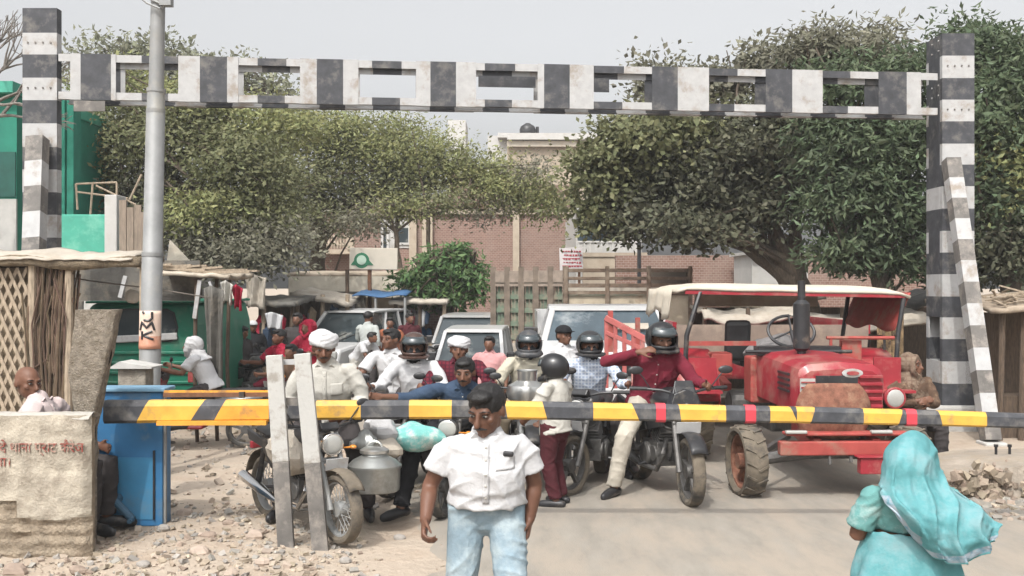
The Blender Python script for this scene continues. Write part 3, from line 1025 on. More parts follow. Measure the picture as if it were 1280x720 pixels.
def tractor():
    T = Thing('tractor', 'red farm tractor with a cream topped canopy waiting behind the barrier', 'tractor', (3.1, 11.2, 0), 1.5, 1.0)
    # local: front axle y=-1.45, rear axle y=+.75; px -> local helpers
    for q in (-1, 1):
        wheel(T, (q * .90 - (.24 if q > 0 else 0), -1.40, .335), .335, .22, 5, RUBD, MESHR, 0, 'front_wheel', tread=16)
        wheel(T, (q * 1.02, .80, .62), .62, .38, 0, RUBD, REDD, 0, 'rear_wheel', tread=20)
    m = MB()
    m.tube([(-.86, -1.40, .335), (-.3, -1.40, .42), (.3, -1.40, .42), (.86, -1.40, .335)], [.05, .07, .07, .05], 10)
    for q in (-1, 1):
        m.tube([(q * .78, -1.40, .30), (q * .78, -1.40, .62)], .04, 10)
        m.beam((q * .76, -1.38, .40), (q * .30, -.75, .48), .05, .05)
    T.part(m, 'front_axle', MGR, smooth=True)
    m = MB()
    m.cbox((0, -.6, .62), (.42, 1.6, .34))
    m.cbox((0, .45, .66), (.55, .9, .50))
    m.lathe([(.17, -.55), (.17, .55)], 16, (0, .8, .62), 'x')
    T.part(m, 'chassis', MGR, bevel=.03)
    # bonnet: rounded nose, flat sides
    m = MB()
    prof = [(-.50, .78), (-.51, 1.12), (-.47, 1.21), (-.38, 1.26), (0, 1.285), (.38, 1.26), (.47, 1.21), (.51, 1.12), (.50, .78)]
    ys = [(-1.44, .93, -.035), (-1.40, .985, 0), (-1.2, 1., .005), (-.6, 1.02, .02), (.05, 1.03, .03)]
    vs, fs = [], []
    for y, k, dz in ys:
        vs += [(x * k * .84, y, (z - .78) * k + .78 + dz) for x, z in prof]
    n = len(prof)
    for i in range(len(ys) - 1):
        fs += [(i * n + j, i * n + j + 1, (i + 1) * n + j + 1, (i + 1) * n + j) for j in range(n - 1)]
    fs += [tuple(range(n)), tuple((len(ys) - 1) * n + j for j in range(n))]
    m.add(vs, fs)
    bon = T.part(m, 'bonnet', REDT, smooth=True, ang=28)
    # nose: grille recess, louvres, emblem, headlamp bezels
    m = MB()
    m.cbox((-.05, -1.452, 1.0), (.40, .03, .30))
    T.part(m, 'radiator_grille', BPL, parent=bon)
    for i in range(5):
        m = MB()
        m.cbox((.28, -1.46, .86 + i * .07), (.22, .03, .032))
        T.part(m, 'grille_slat', REDT, parent=bon, bevel=.006)
    m = MB()
    m.lathe([(.005, -.016), (1, -.01), (1, .004)], 24, (0, 0, 0), 'y')
    m.v = [(x * .10 + .10, y - 1.46, z * .042 + 1.175) for x, y, z in m.v]
    T.part(m, 'emblem', WHT, parent=bon, smooth=True)
    m = MB()
    m.lathe([(1, -.020), (1, -.004)], 20, (0, 0, 0), 'y')
    m.v = [(x * .06 + .10, y - 1.462, z * .02 + 1.175) for x, y, z in m.v]
    T.part(m, 'emblem_mark', REDT, parent=bon)
    # bonnet side louvres seen from the left
    for k in range(4):
        m = MB()
        m.cbox((-.440, -1.05, .98 + k * .055), (.02, .36, .022))
        T.part(m, 'louvre', BPL, parent=bon)
    m = MB()
    m.cbox((-.33, -1.445, 1.06), (.17, .02, .16))
    m.cbox((-.33, -1.46, 1.06), (.145, .02, .13), m=1)
    m.cbox((-.33, -1.472, 1.09), (.13, .02, .012), m=0)
    m.cbox((-.33, -1.472, 1.04), (.13, .02, .012), m=0)
    T.part(m, 'side_lamp', [REDT, LENS], parent=bon)
    # rusty guard before the radiator
    m = MB()
    pts = [(-.42, .0), (-.40, .26), (-.26, .46), (0, .52), (.24, .46), (.38, .26), (.42, .0), (.30, -.16), (0, -.22), (-.30, -.16)]
    fn = lambda u, v: ((u - .5) * .72 * math.sqrt(max(.02, 1 - (2 * v - 1) ** 2 * .55)) - .10, -1.50 - .10 * math.sin(u * math.pi) * math.sin(v * math.pi), .56 + v * .52)
    m.grid(fn, 14, 12)
    T.part(m, 'mesh_guard', MESHR, smooth=True, solid=.02)
    m = MB()
    m.cbox((0, -1.62, .49), (1.30, .10, .13))
    m.cbox((0, -1.58, .62), (1.18, .16, .03))
    for q in (-1, 1):
        m.beam((q * .28, -1.60, .5), (q * .28, -.9, .58), .08, .14)
    T.part(m, 'bumper', REDD, bevel=.012)
    m = MB()
    m.cbox((.30, -1.71, .34), (.46, .10, .15))
    m.cbox((.30, -1.72, .425), (.52, .12, .02))
    T.part(m, 'front_weight', REDT, bevel=.012)
    for x in (-.50, .30):
        m = MB()
        m.cbox((x, -1.66, .645), (.20, .06, .03), (0, 0, 0))
        T.part(m, 'reflector', LENS, bevel=.01)
    m = MB()
    m.tube([(-.18, -1.62, .47), (-.18, -1.65, .34)], .018, 6)
    m.tube([(.02, -1.62, .47), (.02, -1.65, .36)], .018, 6)
    T.part(m, 'tow_pin', MGR)
    # exhaust
    m = MB()
    ex, ey = -.12, -.60
    m.tube([(ex, ey, 1.25), (ex, ey, 1.34)], .045, 12)
    m.tube([(ex, ey, 1.33), (ex, ey, 1.36), (ex, ey, 1.82), (ex, ey, 1.86)], [.05, .085, .085, .045], 16)
    m.tube([(ex, ey, 1.85), (ex, ey, 2.06)], .04, 12)
    T.part(m, 'exhaust', BPL, smooth=True, ang=40)
    m = MB()
    m.tube([(-.60, -.2, 1.30), (.55, -.2, 1.30)], .02, 8)
    m.cbox((0, -.05, 1.30), (.9, .2, .1))
    T.part(m, 'dashboard', BPL)
    # driver's place
    m = MB()
    cx, cy, cz = .02, .22, 1.50
    m.tube([(cx + .26 * math.cos(a), cy + .10 * math.sin(a), cz + .17 * math.sin(a)) for a in [2 * math.pi * i / 24 for i in range(25)]], .018, 8)
    for a in (R(90), R(210), R(330)):
        m.tube([(cx, cy, cz), (cx + .25 * math.cos(a), cy + .10 * math.sin(a), cz + .17 * math.sin(a))], .012, 6)
    m.tube([(cx, cy, cz), (cx, cy - .28, 1.24)], .025, 8)
    T.part(m, 'steering_wheel', BPL, smooth=True)
    m = MB()
    m.cbox((-.14, .98, 1.12), (.55, .50, .12))
    T.part(m, 'seat', SEATM, bevel=.04)
    m = MB()
    m.cbox((-.46, .72, 1.37), (.30, .12, .48), (8, 0, 0))
    T.part(m, 'backrest', SEATM, bevel=.05)
    for q in (-1, 1):
        m = MB()
        fn = lambda u, v: (q * (.80 + u * .46), .80 + .70 * math.cos(R(20 + v * 150)), .62 + .70 * math.sin(R(20 + v * 150)) * (.92 + .02 * math.sin(u * 3)))
        m.grid(fn, 5, 18)
        n0 = V((q * .80, .80, .62))
        m.prism([(.70 * math.cos(R(a)), .645 * math.sin(R(a))) for a in range(20, 171, 15)] + [(-.62, 0), (.6, 0)], n0, (0, 1, 0), (0, 0, 1), (q * .012, 0, 0))
        f = T.part(m, 'mudguard', REDT, smooth=True, solid=.015)
        m = MB()
        m.tube([(q * 1.2, .55, 1.27), (q * 1.2, .55, 1.42), (q * 1.2, 1.0, 1.42), (q * 1.2, 1.05, 1.22)], .016, 8)
        T.part(m, 'grab_rail', BPL, parent=f, smooth=True)
        m = MB()
        m.cbox((q * 1.05, .10, .86), (.42, .55, .03))
        m.cbox((q * 1.02, .02, 1.04), (.30, .03, .36))
        T.part(m, 'footboard', REDT)
    m = MB()
    m.lathe([(.04, .06), (.10, .02), (.115, -.05), (.105, -.06)], 20, (.86, -.55, .84), 'y')
    m.beam((.50, -.5, .86), (.84, -.53, .84), .03, .03)
    hl = T.part(m, 'headlight', REDT, smooth=True)
    m = MB()
    m.ell((.86, -.60, .84), (.10, .025, .10), 18)
    T.part(m, 'lens', LENS, parent=hl, smooth=True)
    # canopy
    zt = 2.03
    x0, x1, ya, yb = -1.25, 1.40, .30, 2.10
    m = MB()

    def top(u, v):
        x = x0 + (x1 - x0) * u
        y = ya + (yb - ya) * v
        e = max(abs(2 * u - 1) ** 8 * .10, abs(2 * v - 1) ** 10 * .06)
        return (x, y, zt - e - .05 * u + .012 * noise.noise(V((x * 2, y * 2, 1))))
    m.grid(top, 24, 16)
    can = T.part(m, 'canopy', CREAM, smooth=True, solid=.03)
    m = MB()      # fringe round the canopy: cream left, red front lip and right side
    fn = lambda u, v: (x0 - .02 - .04 * v + .02 * math.sin(u * 22), ya + (yb - ya) * (.1 + .9 * u), zt - .06 - v * (.30 + .06 * math.sin(u * 9)))
    m.grid(fn, 24, 5)
    T.part(m, 'side_curtain', CREAM, parent=can, smooth=True, solid=.008, label='cream canvas side flap')
    m = MB()
    fn = lambda u, v: (x1 + .02 - v * .18, ya + .05 + (yb - ya - .1) * u, zt - .10 - v * (.42 + .03 * math.sin(u * 11)))
    m.grid(fn, 24, 5)
    T.part(m, 'side_curtain', REDD, parent=can, smooth=True, solid=.008, label='red side flap')
    m = MB()
    m.beam((x0 + .1, ya + .03, zt - .085), (x1 - .05, ya + .03, zt - .13), .04, .06)
    T.part(m, 'front_lip', REDT, parent=can)
    m = MB()
    fn = lambda u, v: (x0 + .55 + u * 1.6, yb - .1, zt - .12 - v * .17)
    m.grid(fn, 8, 3)
    T.part(m, 'fringe', TARP, parent=can, solid=.008)
    for pts in ([(-1.16, .30, .95), (-1.14, .28, 1.45), (-.98, .33, 1.93), (-.90, .36, 1.97)], [(1.22, .30, .95), (1.26, .30, 1.5), (1.34, .34, 1.88)],
                [(-1.10, 1.95, .95), (-1.15, 2.0, 1.95)], [(1.15, 1.95, .95), (1.3, 2.0, 1.90)]):
        m = MB()
        m.tube(pts, .028, 8)
        T.part(m, 'canopy_post', BPL, smooth=True)
    m = MB()
    m.beam((-1.15, .32, 1.36), (-.35, .32, 1.36), .03, .05)
    T.part(m, 'guard_rail', REDD)
    m = MB()
    m.tube([(.45, .32, 1.42), (1.22, .32, 1.42)], .02, 8)
    m.tube([(.5, .32, 1.42), (.5, .32, 1.15)], .018, 8)
    m.cbox((.75, .40, 1.28), (.22, .10, .22))
    T.part(m, 'guard_rail', REDD, smooth=False)
    m = MB()
    m.cbox((-.72, .5, 1.12), (.24, .26, .26))
    m.cbox((-.35, .12, .98), (.3, .3, .5))
    T.part(m, 'toolbox', REDD, bevel=.02)
    return T


# ------------------------------------------------------------------ vegetation
def leaf_mat(name, c, v=.35, t=.38):
    return mat(name, c, .6, .25, 1.2, 0, island=v, trans=t, spec=.3)


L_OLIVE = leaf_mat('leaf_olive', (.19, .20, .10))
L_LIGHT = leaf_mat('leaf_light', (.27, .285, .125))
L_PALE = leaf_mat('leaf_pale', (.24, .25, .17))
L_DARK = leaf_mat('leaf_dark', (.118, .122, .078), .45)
L_FEATH = leaf_mat('leaf_feathery', (.108, .146, .080), .4)
L_BRIGHT = leaf_mat('leaf_bright', (.10, .18, .065), .4)
L_DUSTY = leaf_mat('leaf_dusty', (.22, .215, .155), .3)


def foliage_mesh(name, blobs, mats, leaf=.12, per=26, asp=.45, spread=.35, droop=0., shell=.55, seed=1):
    """leaf-sized faces gathered in sprigs spread through each blob; blobs: (x, y, z, rx, ry, rz, sprigs, material)"""
    g = np.random.default_rng(seed)
    C, MI, O = [], [], []
    for bl in blobs:
        x, y, z, rx, ry, rz, n = bl[:7]
        d = g.normal(size=(n, 3))
        d /= np.linalg.norm(d, axis=1)[:, None]
        rad = (shell + (1 - shell) * g.random(n)) * np.where(g.random(n) < .22, g.random(n), 1)
        wob = 1 + .17 * np.sin(d[:, 0] * 5 + seed) * np.cos(d[:, 2] * 4 + x) + .10 * np.sin(d[:, 1] * 11 + d[:, 2] * 9)
        p = np.array([x, y, z]) + d * np.array([rx, ry, rz]) * (rad * wob)[:, None]
        C.append(p)
        O.append(np.repeat(np.array([[x, y, z]]), n, 0))
        MI.append(np.full(n, bl[7] if len(bl) > 7 else 0))
    C = np.concatenate(C)
    O = np.concatenate(O)
    MI = np.concatenate(MI)
    n = len(C)
    k = np.maximum(4, g.poisson(per, n))
    idx = np.repeat(np.arange(n), k)
    N = len(idx)
    sc = (.5 + .7 * g.random(n))[idx]
    off = np.clip(g.normal(size=(N, 3)), -1.7, 1.7) * np.array([1, 1, .55]) * spread * sc[:, None]
    p = C[idx] + off
    # leaf frame: blade direction outwards and down, random roll
    a = off / (np.linalg.norm(off, axis=1)[:, None] + 1e-6) + g.normal(size=(N, 3)) * .6
    a[:, 2] -= droop
    a /= np.linalg.norm(a, axis=1)[:, None]
    out = p - O[idx]
    out /= np.linalg.norm(out, axis=1)[:, None] + 1e-6
    b = np.cross(a, g.normal(size=(N, 3)) * .55 + out * .75 + np.array([0, -.15, .6]))
    b /= np.linalg.norm(b, axis=1)[:, None] + 1e-6
    s = leaf * (.6 + .8 * g.random(N))[:, None]
    h = np.cross(a, b) * s * .12
    V4 = np.stack([p - a * s * .5, p + b * s * asp * .5 + h, p + a * s * .5, p - b * s * asp * .5 + h], 1).reshape(-1, 3)
    me = bpy.data.meshes.new(name)
    me.vertices.add(4 * N)
    me.vertices.foreach_set('co', V4.ravel().astype('f'))
    me.loops.add(4 * N)
    me.loops.foreach_set('vertex_index', np.arange(4 * N, dtype='i'))
    me.polygons.add(N)
    me.polygons.foreach_set('loop_start', np.arange(0, 4 * N, 4, dtype='i'))
    me.polygons.foreach_set('loop_total', np.full(N, 4, 'i'))
    for m in mats:
        me.materials.append(m)
    me.polygons.foreach_set('material_index', MI[idx].astype('i'))
    me.update(calc_edges=True)
    return me


def tree(name, label, base, trunk, limbs, blobs, mats, leaf=.12, per=26, asp=.45, spread=.35, droop=0., seed=1, group=None, shell=.55, twigs=80):
    """trunk: [(x, y, z, r)...]; limbs: lists of the same; all in world metres"""
    b = V(base)
    T = Thing(name, label, 'tree', base, 0, group=group)
    m = MB()
    for path in [trunk] + limbs:
        pts = [V(q[:3]) - b for q in path]
        # wander a little between the given points
        pp, rr = [], []
        for i in range(len(pts) - 1):
            for s in range(4):
                t = s / 4
                w = .10 * (pts[i + 1] - pts[i]).length * (.5 if s else 0)
                nz = noise.noise_vector(V((i * 3.1 + seed, s * 1.7, len(path) + pts[0].x)))
                pp.append(pts[i].lerp(pts[i + 1], t) + nz * w)
                rr.append(path[i][3] * (1 - t) + path[i + 1][3] * t)
        pp.append(pts[-1])
        rr.append(path[-1][3])
        m.tube(pp, rr, 8)
    g = random.Random(seed)
    ends = [V(q[:3]) - b for p in [trunk] + limbs for q in p[1:]]
    for i in range(twigs):
        e = g.choice(ends)
        bl = g.choice(blobs)
        t = V(bl[:3]) - b + V((g.uniform(-.8, .8) * bl[3], g.uniform(-.8, .8) * bl[4], g.uniform(-.7, .7) * bl[5]))
        if (t - e).length < 4.5:
            mid = e.lerp(t, .5) + V((g.uniform(-.2, .2), g.uniform(-.2, .2), .2))
            m.tube([e, mid, t], [.04, .026, .010], 5)
    T.part(m, 'trunk', BARK, smooth=True, ang=80)
    if blobs:
        me = foliage_mesh('crown', [(q[0] - b.x, q[1] - b.y, q[2] - b.z) + tuple(q[3:]) for q in blobs], mats, leaf, per, asp, spread, droop, shell, seed)
        o = bpy.data.objects.new('crown', me)
        COL.objects.link(o)
        o.parent = T.o
    return T


def pb(px, py, Y, rpx, rpy, n, mi=0, dy=None):
    """crown blob given where it stands in the view: centre, radii"""
    s = Y / FX
    c = P(px, py, Y)
    return (c.x, Y, c.z, rpx * s, dy or max(rpx, rpy) * s * .8, rpy * s, n, mi)


def tp(px, py, Y, r):
    c = P(px, py, Y)
    return (c.x, c.y, max(c.z, -.05), r)


def vegetation():
    # big olive tree on the left behind the stalls
    Y = 21
    tree('tree', 'big olive green tree behind the thatched stall and the lamp pole', (GX(235, Y), Y, 0),
         [(GX(240, Y), Y, -.1, .30), tp(236, 330, Y, .26), tp(225, 280, Y, .24), tp(215, 220, Y, .16)],
         [[tp(228, 295, Y, .2), tp(265, 255, Y, .14), tp(300, 200, Y, .08)], [tp(225, 290, Y, .2), tp(285, 280, Y - .5, .13), tp(330, 240, Y - .5, .07)],
          [tp(218, 230, Y, .15), tp(170, 190, Y, .09), tp(140, 160, Y, .05)], [tp(238, 320, Y, .18), tp(300, 300, Y - .6, .10), tp(340, 290, Y - .6, .05)]],
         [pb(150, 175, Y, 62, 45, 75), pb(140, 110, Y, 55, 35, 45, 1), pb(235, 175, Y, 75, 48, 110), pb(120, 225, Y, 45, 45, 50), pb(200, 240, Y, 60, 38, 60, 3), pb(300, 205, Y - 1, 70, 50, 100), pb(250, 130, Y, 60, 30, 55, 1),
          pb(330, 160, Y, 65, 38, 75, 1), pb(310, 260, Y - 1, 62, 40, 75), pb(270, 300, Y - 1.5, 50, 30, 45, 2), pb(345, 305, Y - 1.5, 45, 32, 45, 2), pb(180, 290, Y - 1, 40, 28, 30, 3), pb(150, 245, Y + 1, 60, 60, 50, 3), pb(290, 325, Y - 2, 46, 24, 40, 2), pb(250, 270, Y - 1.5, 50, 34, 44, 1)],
         [L_OLIVE, L_LIGHT, L_DUSTY, L_DARK], .11, 46, .45, .34, .15, 3)
    Y = 27
    tree('tree', 'wide pale olive tree in front of the brick house, its crown under the striped beam', (GX(400, Y), Y, 0),
         [(GX(398, Y), Y, -.1, .26), tp(398, 400, Y, .24), tp(396, 330, Y, .21), tp(398, 260, Y, .17), tp(400, 200, Y, .1)],
         [[tp(396, 310, Y, .15), tp(440, 250, Y, .1), tp(500, 210, Y, .07)], [tp(397, 290, Y, .14), tp(350, 230, Y, .08)], [tp(398, 260, Y, .13), tp(500, 240, Y, .08), tp(590, 220, Y, .04)],
          [tp(500, 335, Y - 1, .07), tp(495, 290, Y - 1, .06), tp(480, 262, Y - 1, .05)], [tp(538, 330, Y - 1, .06), tp(535, 270, Y - 1, .05)]],
         [pb(380, 165, Y, 60, 32, 75), pb(440, 175, Y, 75, 45, 130, 1), pb(400, 225, Y, 70, 40, 100), pb(500, 185, Y, 70, 42, 120, 1), pb(480, 235, Y, 70, 30, 80), pb(560, 210, Y, 60, 36, 90, 1), pb(610, 225, Y, 50, 32, 70, 1),
          pb(650, 240, Y, 42, 26, 45, 1), pb(685, 255, Y, 30, 22, 25, 1), pb(350, 245, Y - 1, 50, 35, 50), pb(425, 268, Y, 45, 22, 30), pb(600, 262, Y, 42, 14, 16, 2), pb(670, 215, Y, 35, 18, 16, 2), pb(505, 258, Y - 1, 48, 18, 30, 1), pb(450, 275, Y - 1, 36, 22, 26, 2), pb(370, 285, Y - 1, 40, 28, 34, 2), pb(555, 252, Y - 1, 40, 14, 20)],
         [L_OLIVE, L_LIGHT, L_DUSTY], .115, 48, .40, .38, .25, 8, twigs=34)
    Y = 38
    tree('tree', 'far pale tree rising above the striped beam beside the lamp pole', (GX(190, Y), Y, 0),
         [(GX(190, Y), Y, -.1, .4), tp(190, 200, Y, .3), tp(190, 110, Y, .15)], [[tp(190, 160, Y, .2), tp(270, 90, Y, .08)], [tp(190, 160, Y, .2), tp(130, 80, Y, .08)], [tp(190, 180, Y, .2), tp(335, 110, Y, .06)]],
         [pb(130, 78, Y, 55, 30, 60), pb(190, 72, Y, 50, 28, 55), pb(240, 85, Y, 45, 24, 40), pb(290, 88, Y, 30, 20, 18), pb(335, 110, Y, 40, 26, 30), pb(190, 130, Y, 110, 45, 110), pb(355, 130, Y, 40, 25, 25)],
         [L_PALE], .22, 24, .5, .5, 0, 15)
    Y = 23
    tree('bushy_tree', 'small bright green tree with hanging leaves beside the brick wall', (GX(555, Y), Y, 0),
         [(GX(555, Y), Y, -.1, .1), tp(556, 400, Y, .09), tp(558, 330, Y, .05)], [[tp(556, 380, Y, .06), tp(530, 340, Y, .03)], [tp(557, 370, Y, .06), tp(590, 335, Y, .03)]],
         [pb(560, 330, Y, 32, 26, 38), pb(530, 350, Y, 32, 26, 34), pb(585, 350, Y, 28, 28, 32), pb(550, 372, Y, 40, 20, 30), pb(575, 315, Y, 16, 14, 10)], [L_BRIGHT], .17, 24, .35, .24, .5, 21)
    # right side
    Y = 19
    tree('tree', 'big dark leaved tree spreading over the tractor behind the striped beam', (GX(1010, Y), Y, 0),
         [(GX(1015, Y), Y, -.1, .24), tp(1012, 390, Y, .22), tp(990, 335, Y, .20), tp(950, 312, Y, .15), tp(900, 280, Y, .11)],
         [[tp(1012, 380, Y, .2), tp(962, 330, Y, .14), tp(920, 300, Y, .09), tp(860, 250, Y, .06)], [tp(990, 335, Y, .16), tp(960, 270, Y, .12), tp(920, 200, Y, .07)], [tp(950, 312, Y, .12), tp(850, 275, Y, .08), tp(780, 250, Y, .05)],
          [tp(990, 335, Y, .14), tp(1000, 240, Y, .08), tp(1000, 160, Y, .05)]],
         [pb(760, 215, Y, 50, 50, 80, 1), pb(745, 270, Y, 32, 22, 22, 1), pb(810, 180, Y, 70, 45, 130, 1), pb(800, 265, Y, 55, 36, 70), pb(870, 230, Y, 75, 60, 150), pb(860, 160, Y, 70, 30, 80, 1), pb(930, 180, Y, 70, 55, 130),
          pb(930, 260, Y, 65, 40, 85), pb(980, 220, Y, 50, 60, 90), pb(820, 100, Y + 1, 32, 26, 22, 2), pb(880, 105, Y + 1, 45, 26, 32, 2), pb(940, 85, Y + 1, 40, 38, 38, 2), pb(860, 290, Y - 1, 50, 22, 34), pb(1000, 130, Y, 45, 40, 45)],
         [L_DARK, L_OLIVE, L_DUSTY], .125, 42, .6, .30, .1, 31)
    Y = 17.5
    tree('tree', 'feathery mid green tree between the dark leaved tree and the striped post', (GX(1105, Y), Y, 0),
         [(GX(1105, Y), Y, -.1, .17), tp(1103, 380, Y, .15), tp(1090, 280, Y, .12), tp(1080, 180, Y, .07)], [[tp(1095, 330, Y, .1), tp(1040, 290, Y, .06), tp(1030, 250, Y, .03)], [tp(1090, 270, Y, .09), tp(1150, 200, Y, .04)]],
         [pb(1050, 180, Y, 60, 45, 90), pb(1110, 190, Y, 55, 50, 85), pb(1060, 250, Y, 65, 45, 95), pb(1130, 260, Y, 50, 50, 80), pb(1080, 310, Y, 65, 34, 70), pb(1020, 60, Y + 1, 50, 36, 50, 1), pb(1090, 75, Y + 1, 55, 44, 66, 1), pb(1060, 110, Y, 60, 36, 66), pb(1140, 100, Y, 40, 50, 50), pb(1130, 330, Y, 30, 24, 24), pb(1150, 160, Y, 40, 50, 50)],
         [L_FEATH, L_DUSTY], .15, 40, .30, .27, .35, 41)
    Y = 16.5
    tree('tree', 'dense green tree behind the wooden shack and the striped brace', (GX(1265, Y), Y, 0),
         [(GX(1265, Y), Y, -.1, .2), tp(1262, 330, Y, .17), tp(1255, 200, Y, .1)], [[tp(1260, 260, Y, .1), tp(1300, 160, Y, .06)], [tp(1260, 280, Y, .1), tp(1225, 220, Y, .05)]],
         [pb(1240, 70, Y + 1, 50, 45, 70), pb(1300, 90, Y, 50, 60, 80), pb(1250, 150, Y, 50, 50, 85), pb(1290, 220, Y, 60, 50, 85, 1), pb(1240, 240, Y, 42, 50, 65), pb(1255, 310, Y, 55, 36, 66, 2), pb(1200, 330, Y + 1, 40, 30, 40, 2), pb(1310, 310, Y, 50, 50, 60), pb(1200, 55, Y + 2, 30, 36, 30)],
         [L_FEATH, L_LIGHT, L_DARK], .13, 42, .4, .28, .2, 51)
    # bare tree behind the left post: forked twigs only
    Y = 16
    g = random.Random(4)
    T = Thing('bare_tree', 'leafless tree with thin grey twigs beside the top of a striped post', 'tree', (GX(-60, Y), Y, 0))
    b = V((GX(-60, Y), Y, 0))
    m = MB()
    m.tube([V(tp(-60, 400, Y, 0)[:3]) - b - V((0, 0, .1)), V(tp(-62, 250, Y, 0)[:3]) - b, V(tp(-50, 150, Y, 0)[:3]) - b], [.16, .13, .09], 8)

    def fork(p, d, ln, r, k):
        q = p + d * ln
        mid = p.lerp(q, .5) + V((g.uniform(-1, 1), g.uniform(-1, 1), g.uniform(-.5, 1))) * ln * .06
        m.tube([p, mid, q], [r, r * .8, r * .62], 5)
        if k:
            for i in range(g.choice((2, 3, 3))):
                nd = (d + V((g.uniform(-.7, .7), g.uniform(-.6, .6), g.uniform(-.45, .6)))).normalized()
                fork(q, nd, ln * g.uniform(.6, .85), r * .6, k - 1)
    p0 = V(tp(-50, 150, Y, 0)[:3]) - b
    for d in ((.6, 0, .75), (.9, -.2, .35), (.2, .2, .95), (.95, .1, .12), (.5, -.3, .8)):
        fork(p0, V(d).normalized(), .62, .05, 4)
    T.part(m, 'trunk', mat('grey_bark', (.20, .18, .16), .9, .3, 12, .4, 30), smooth=True, ang=80)


# ------------------------------------------------------------------ setting
def setting():
    w = bpy.data.worlds.new('World')
    scene.world = w
    w.use_nodes = True
    N, L = w.node_tree.nodes, w.node_tree.links
    sk = N.new('ShaderNodeTexSky')
    sk.sky_type = 'NISHITA'
    sk.sun_disc = False
    sd = V((-.25, -.70, 1.0)).normalized()
    sk.sun_elevation = math.asin(sd.z)
    sk.sun_rotation = math.atan2(sd.x, sd.y)
    sk.air_density = 1.0
    sk.dust_density = 7.
    sk.ozone_density = 1.
    hs = N.new('ShaderNodeHueSaturation')
    hs.inputs['Saturation'].default_value = .10
    hs.inputs['Value'].default_value = 2.0
    L.new(sk.outputs[0], hs.inputs['Color'])
    L.new(hs.outputs[0], N['Background'].inputs[0])
    N['Background'].inputs[1].default_value = .15
    su = bpy.data.lights.new('sun', 'SUN')
    su.energy = 3.05
    su.angle = R(.6)
    su.color = (1, .955, .88)
    so = bpy.data.objects.new('sun', su)
    so.location = sd * 40
    so.rotation_euler = (-sd).to_track_quat('-Z', 'Y').to_euler()
    COL.objects.link(so)
    cam = bpy.data.cameras.new('camera')
    cam.lens = 36
    cam.sensor_width = 36
    cam.clip_end = 3000
    cam.shift_y = (HZ - 360) / 1280
    co = bpy.data.objects.new('camera', cam)
    co.location = (0, 0, CH)
    co.rotation_euler = (R(90), 0, 0)
    COL.objects.link(co)
    scene.camera = co
    vs = scene.view_settings
    vs.view_transform = 'Standard'
    vs.look = 'None'
    vs.exposure = -.18
    vs.gamma = 1
    # dusty air over the whole scene
    m = MB()
    m.box(-70, 70, -12, 110, -1.3, 14)
    hm = bpy.data.materials.new('dusty_air')
    hm.use_nodes = True
    hN, hL = hm.node_tree.nodes, hm.node_tree.links
    hN.remove(hN['Principled BSDF'])
    pv_ = hN.new('ShaderNodeVolumePrincipled')
    pv_.inputs['Color'].default_value = (.92, .93, .94, 1)
    pv_.inputs['Density'].default_value = .0013
    pv_.inputs['Anisotropy'].default_value = .0
    hL.new(pv_.outputs[0], hN['Material Output'].inputs['Volume'])
    solo(m, 'haze', hm, 'thin pale dusty haze over the road', 'haze', kind='stuff')
    # ground: one sheet to the horizon, finely cut near the camera
    xs = np.concatenate([-np.geomspace(400, 9, 14), np.linspace(-8.6, 9, 150), np.geomspace(9.5, 400, 14)])
    ys = np.concatenate([[-60, -10, 0, 2], np.linspace(3, 16, 150), np.geomspace(16.3, 900, 46)])
    GXX, GYY = np.meshgrid(xs, ys)
    Z = np.zeros_like(GXX)
    for j in range(GXX.shape[0]):
        for i in range(GXX.shape[1]):
            Z[j, i] = ground_z(GXX[j, i], GYY[j, i])
    nx, ny = len(xs), len(ys)
    v = np.stack([GXX, GYY, Z], -1).reshape(-1, 3).tolist()
    f = [(j * nx + i, j * nx + i + 1, (j + 1) * nx + i + 1, (j + 1) * nx + i) for j in range(ny - 1) for i in range(nx - 1)]
    gm = mat('dry_earth', (.42, .35, .28), .97, .13, .8, .9, 9., stain=(.35, .275, .21), samt=.45, sscale=.8, dist=.04)
    N2 = gm.node_tree
    o = bpy.data.objects.new('ground', mk_mesh('ground', v, f, None, gm, True, 180))
    COL.objects.link(o)
    tagp(o, 'dry beige earth littered with stones round the stalls and the plaster wall', 'ground', kind='structure')
    # road over the crossing: a dusty sheet just above the earth
    m = MB()
    L_ = [(3.0, -.35), (4.5, -.25), (5.6, -.75), (6.6, -.95), (7.3, -.75), (8.2, -.9), (9.2, -1.1), (10.5, -1.5), (12, -2.0), (14, -2.7), (18, -3.9), (26, -4.6), (40, -5)]
    R_ = [(3.0, 3.1), (4.5, 3.2), (5.6, 3.6), (6.6, 4.6), (7.3, 5.3), (8.2, 5.7), (9.2, 5.8), (10.5, 5.6), (12, 5.2), (14, 5.0), (18, 4.6), (26, 3.6), (40, 3.2)]
    vs_, fs_ = [], []
    n = 24
    yy = np.concatenate([np.linspace(3, 12, 90), np.linspace(12.3, 40, 50)])
    for y in yy:
        l = np.interp(y, [a for a, b in L_], [b for a, b in L_]) + .22 * noise.noise(V((y * 1.7, 3, 0))) + .14 * noise.noise(V((y * 6, 9, 0))) + .06 * noise.noise(V((y * 17, 2, 0)))
        r = np.interp(y, [a for a, b in R_], [b for a, b in R_]) + .16 * noise.noise(V((y * 1.9, 7, 0))) + .07 * noise.noise(V((y * 7, 1, 0)))
        for i in range(n + 1):
            x = l + (r - l) * i / n
            vs_.append((x, y, max(ground_z(x, y) + .004, .014) if 2 < i < n - 1 else ground_z(x, y) + (.006 if min(i, n - i) else -.03)))
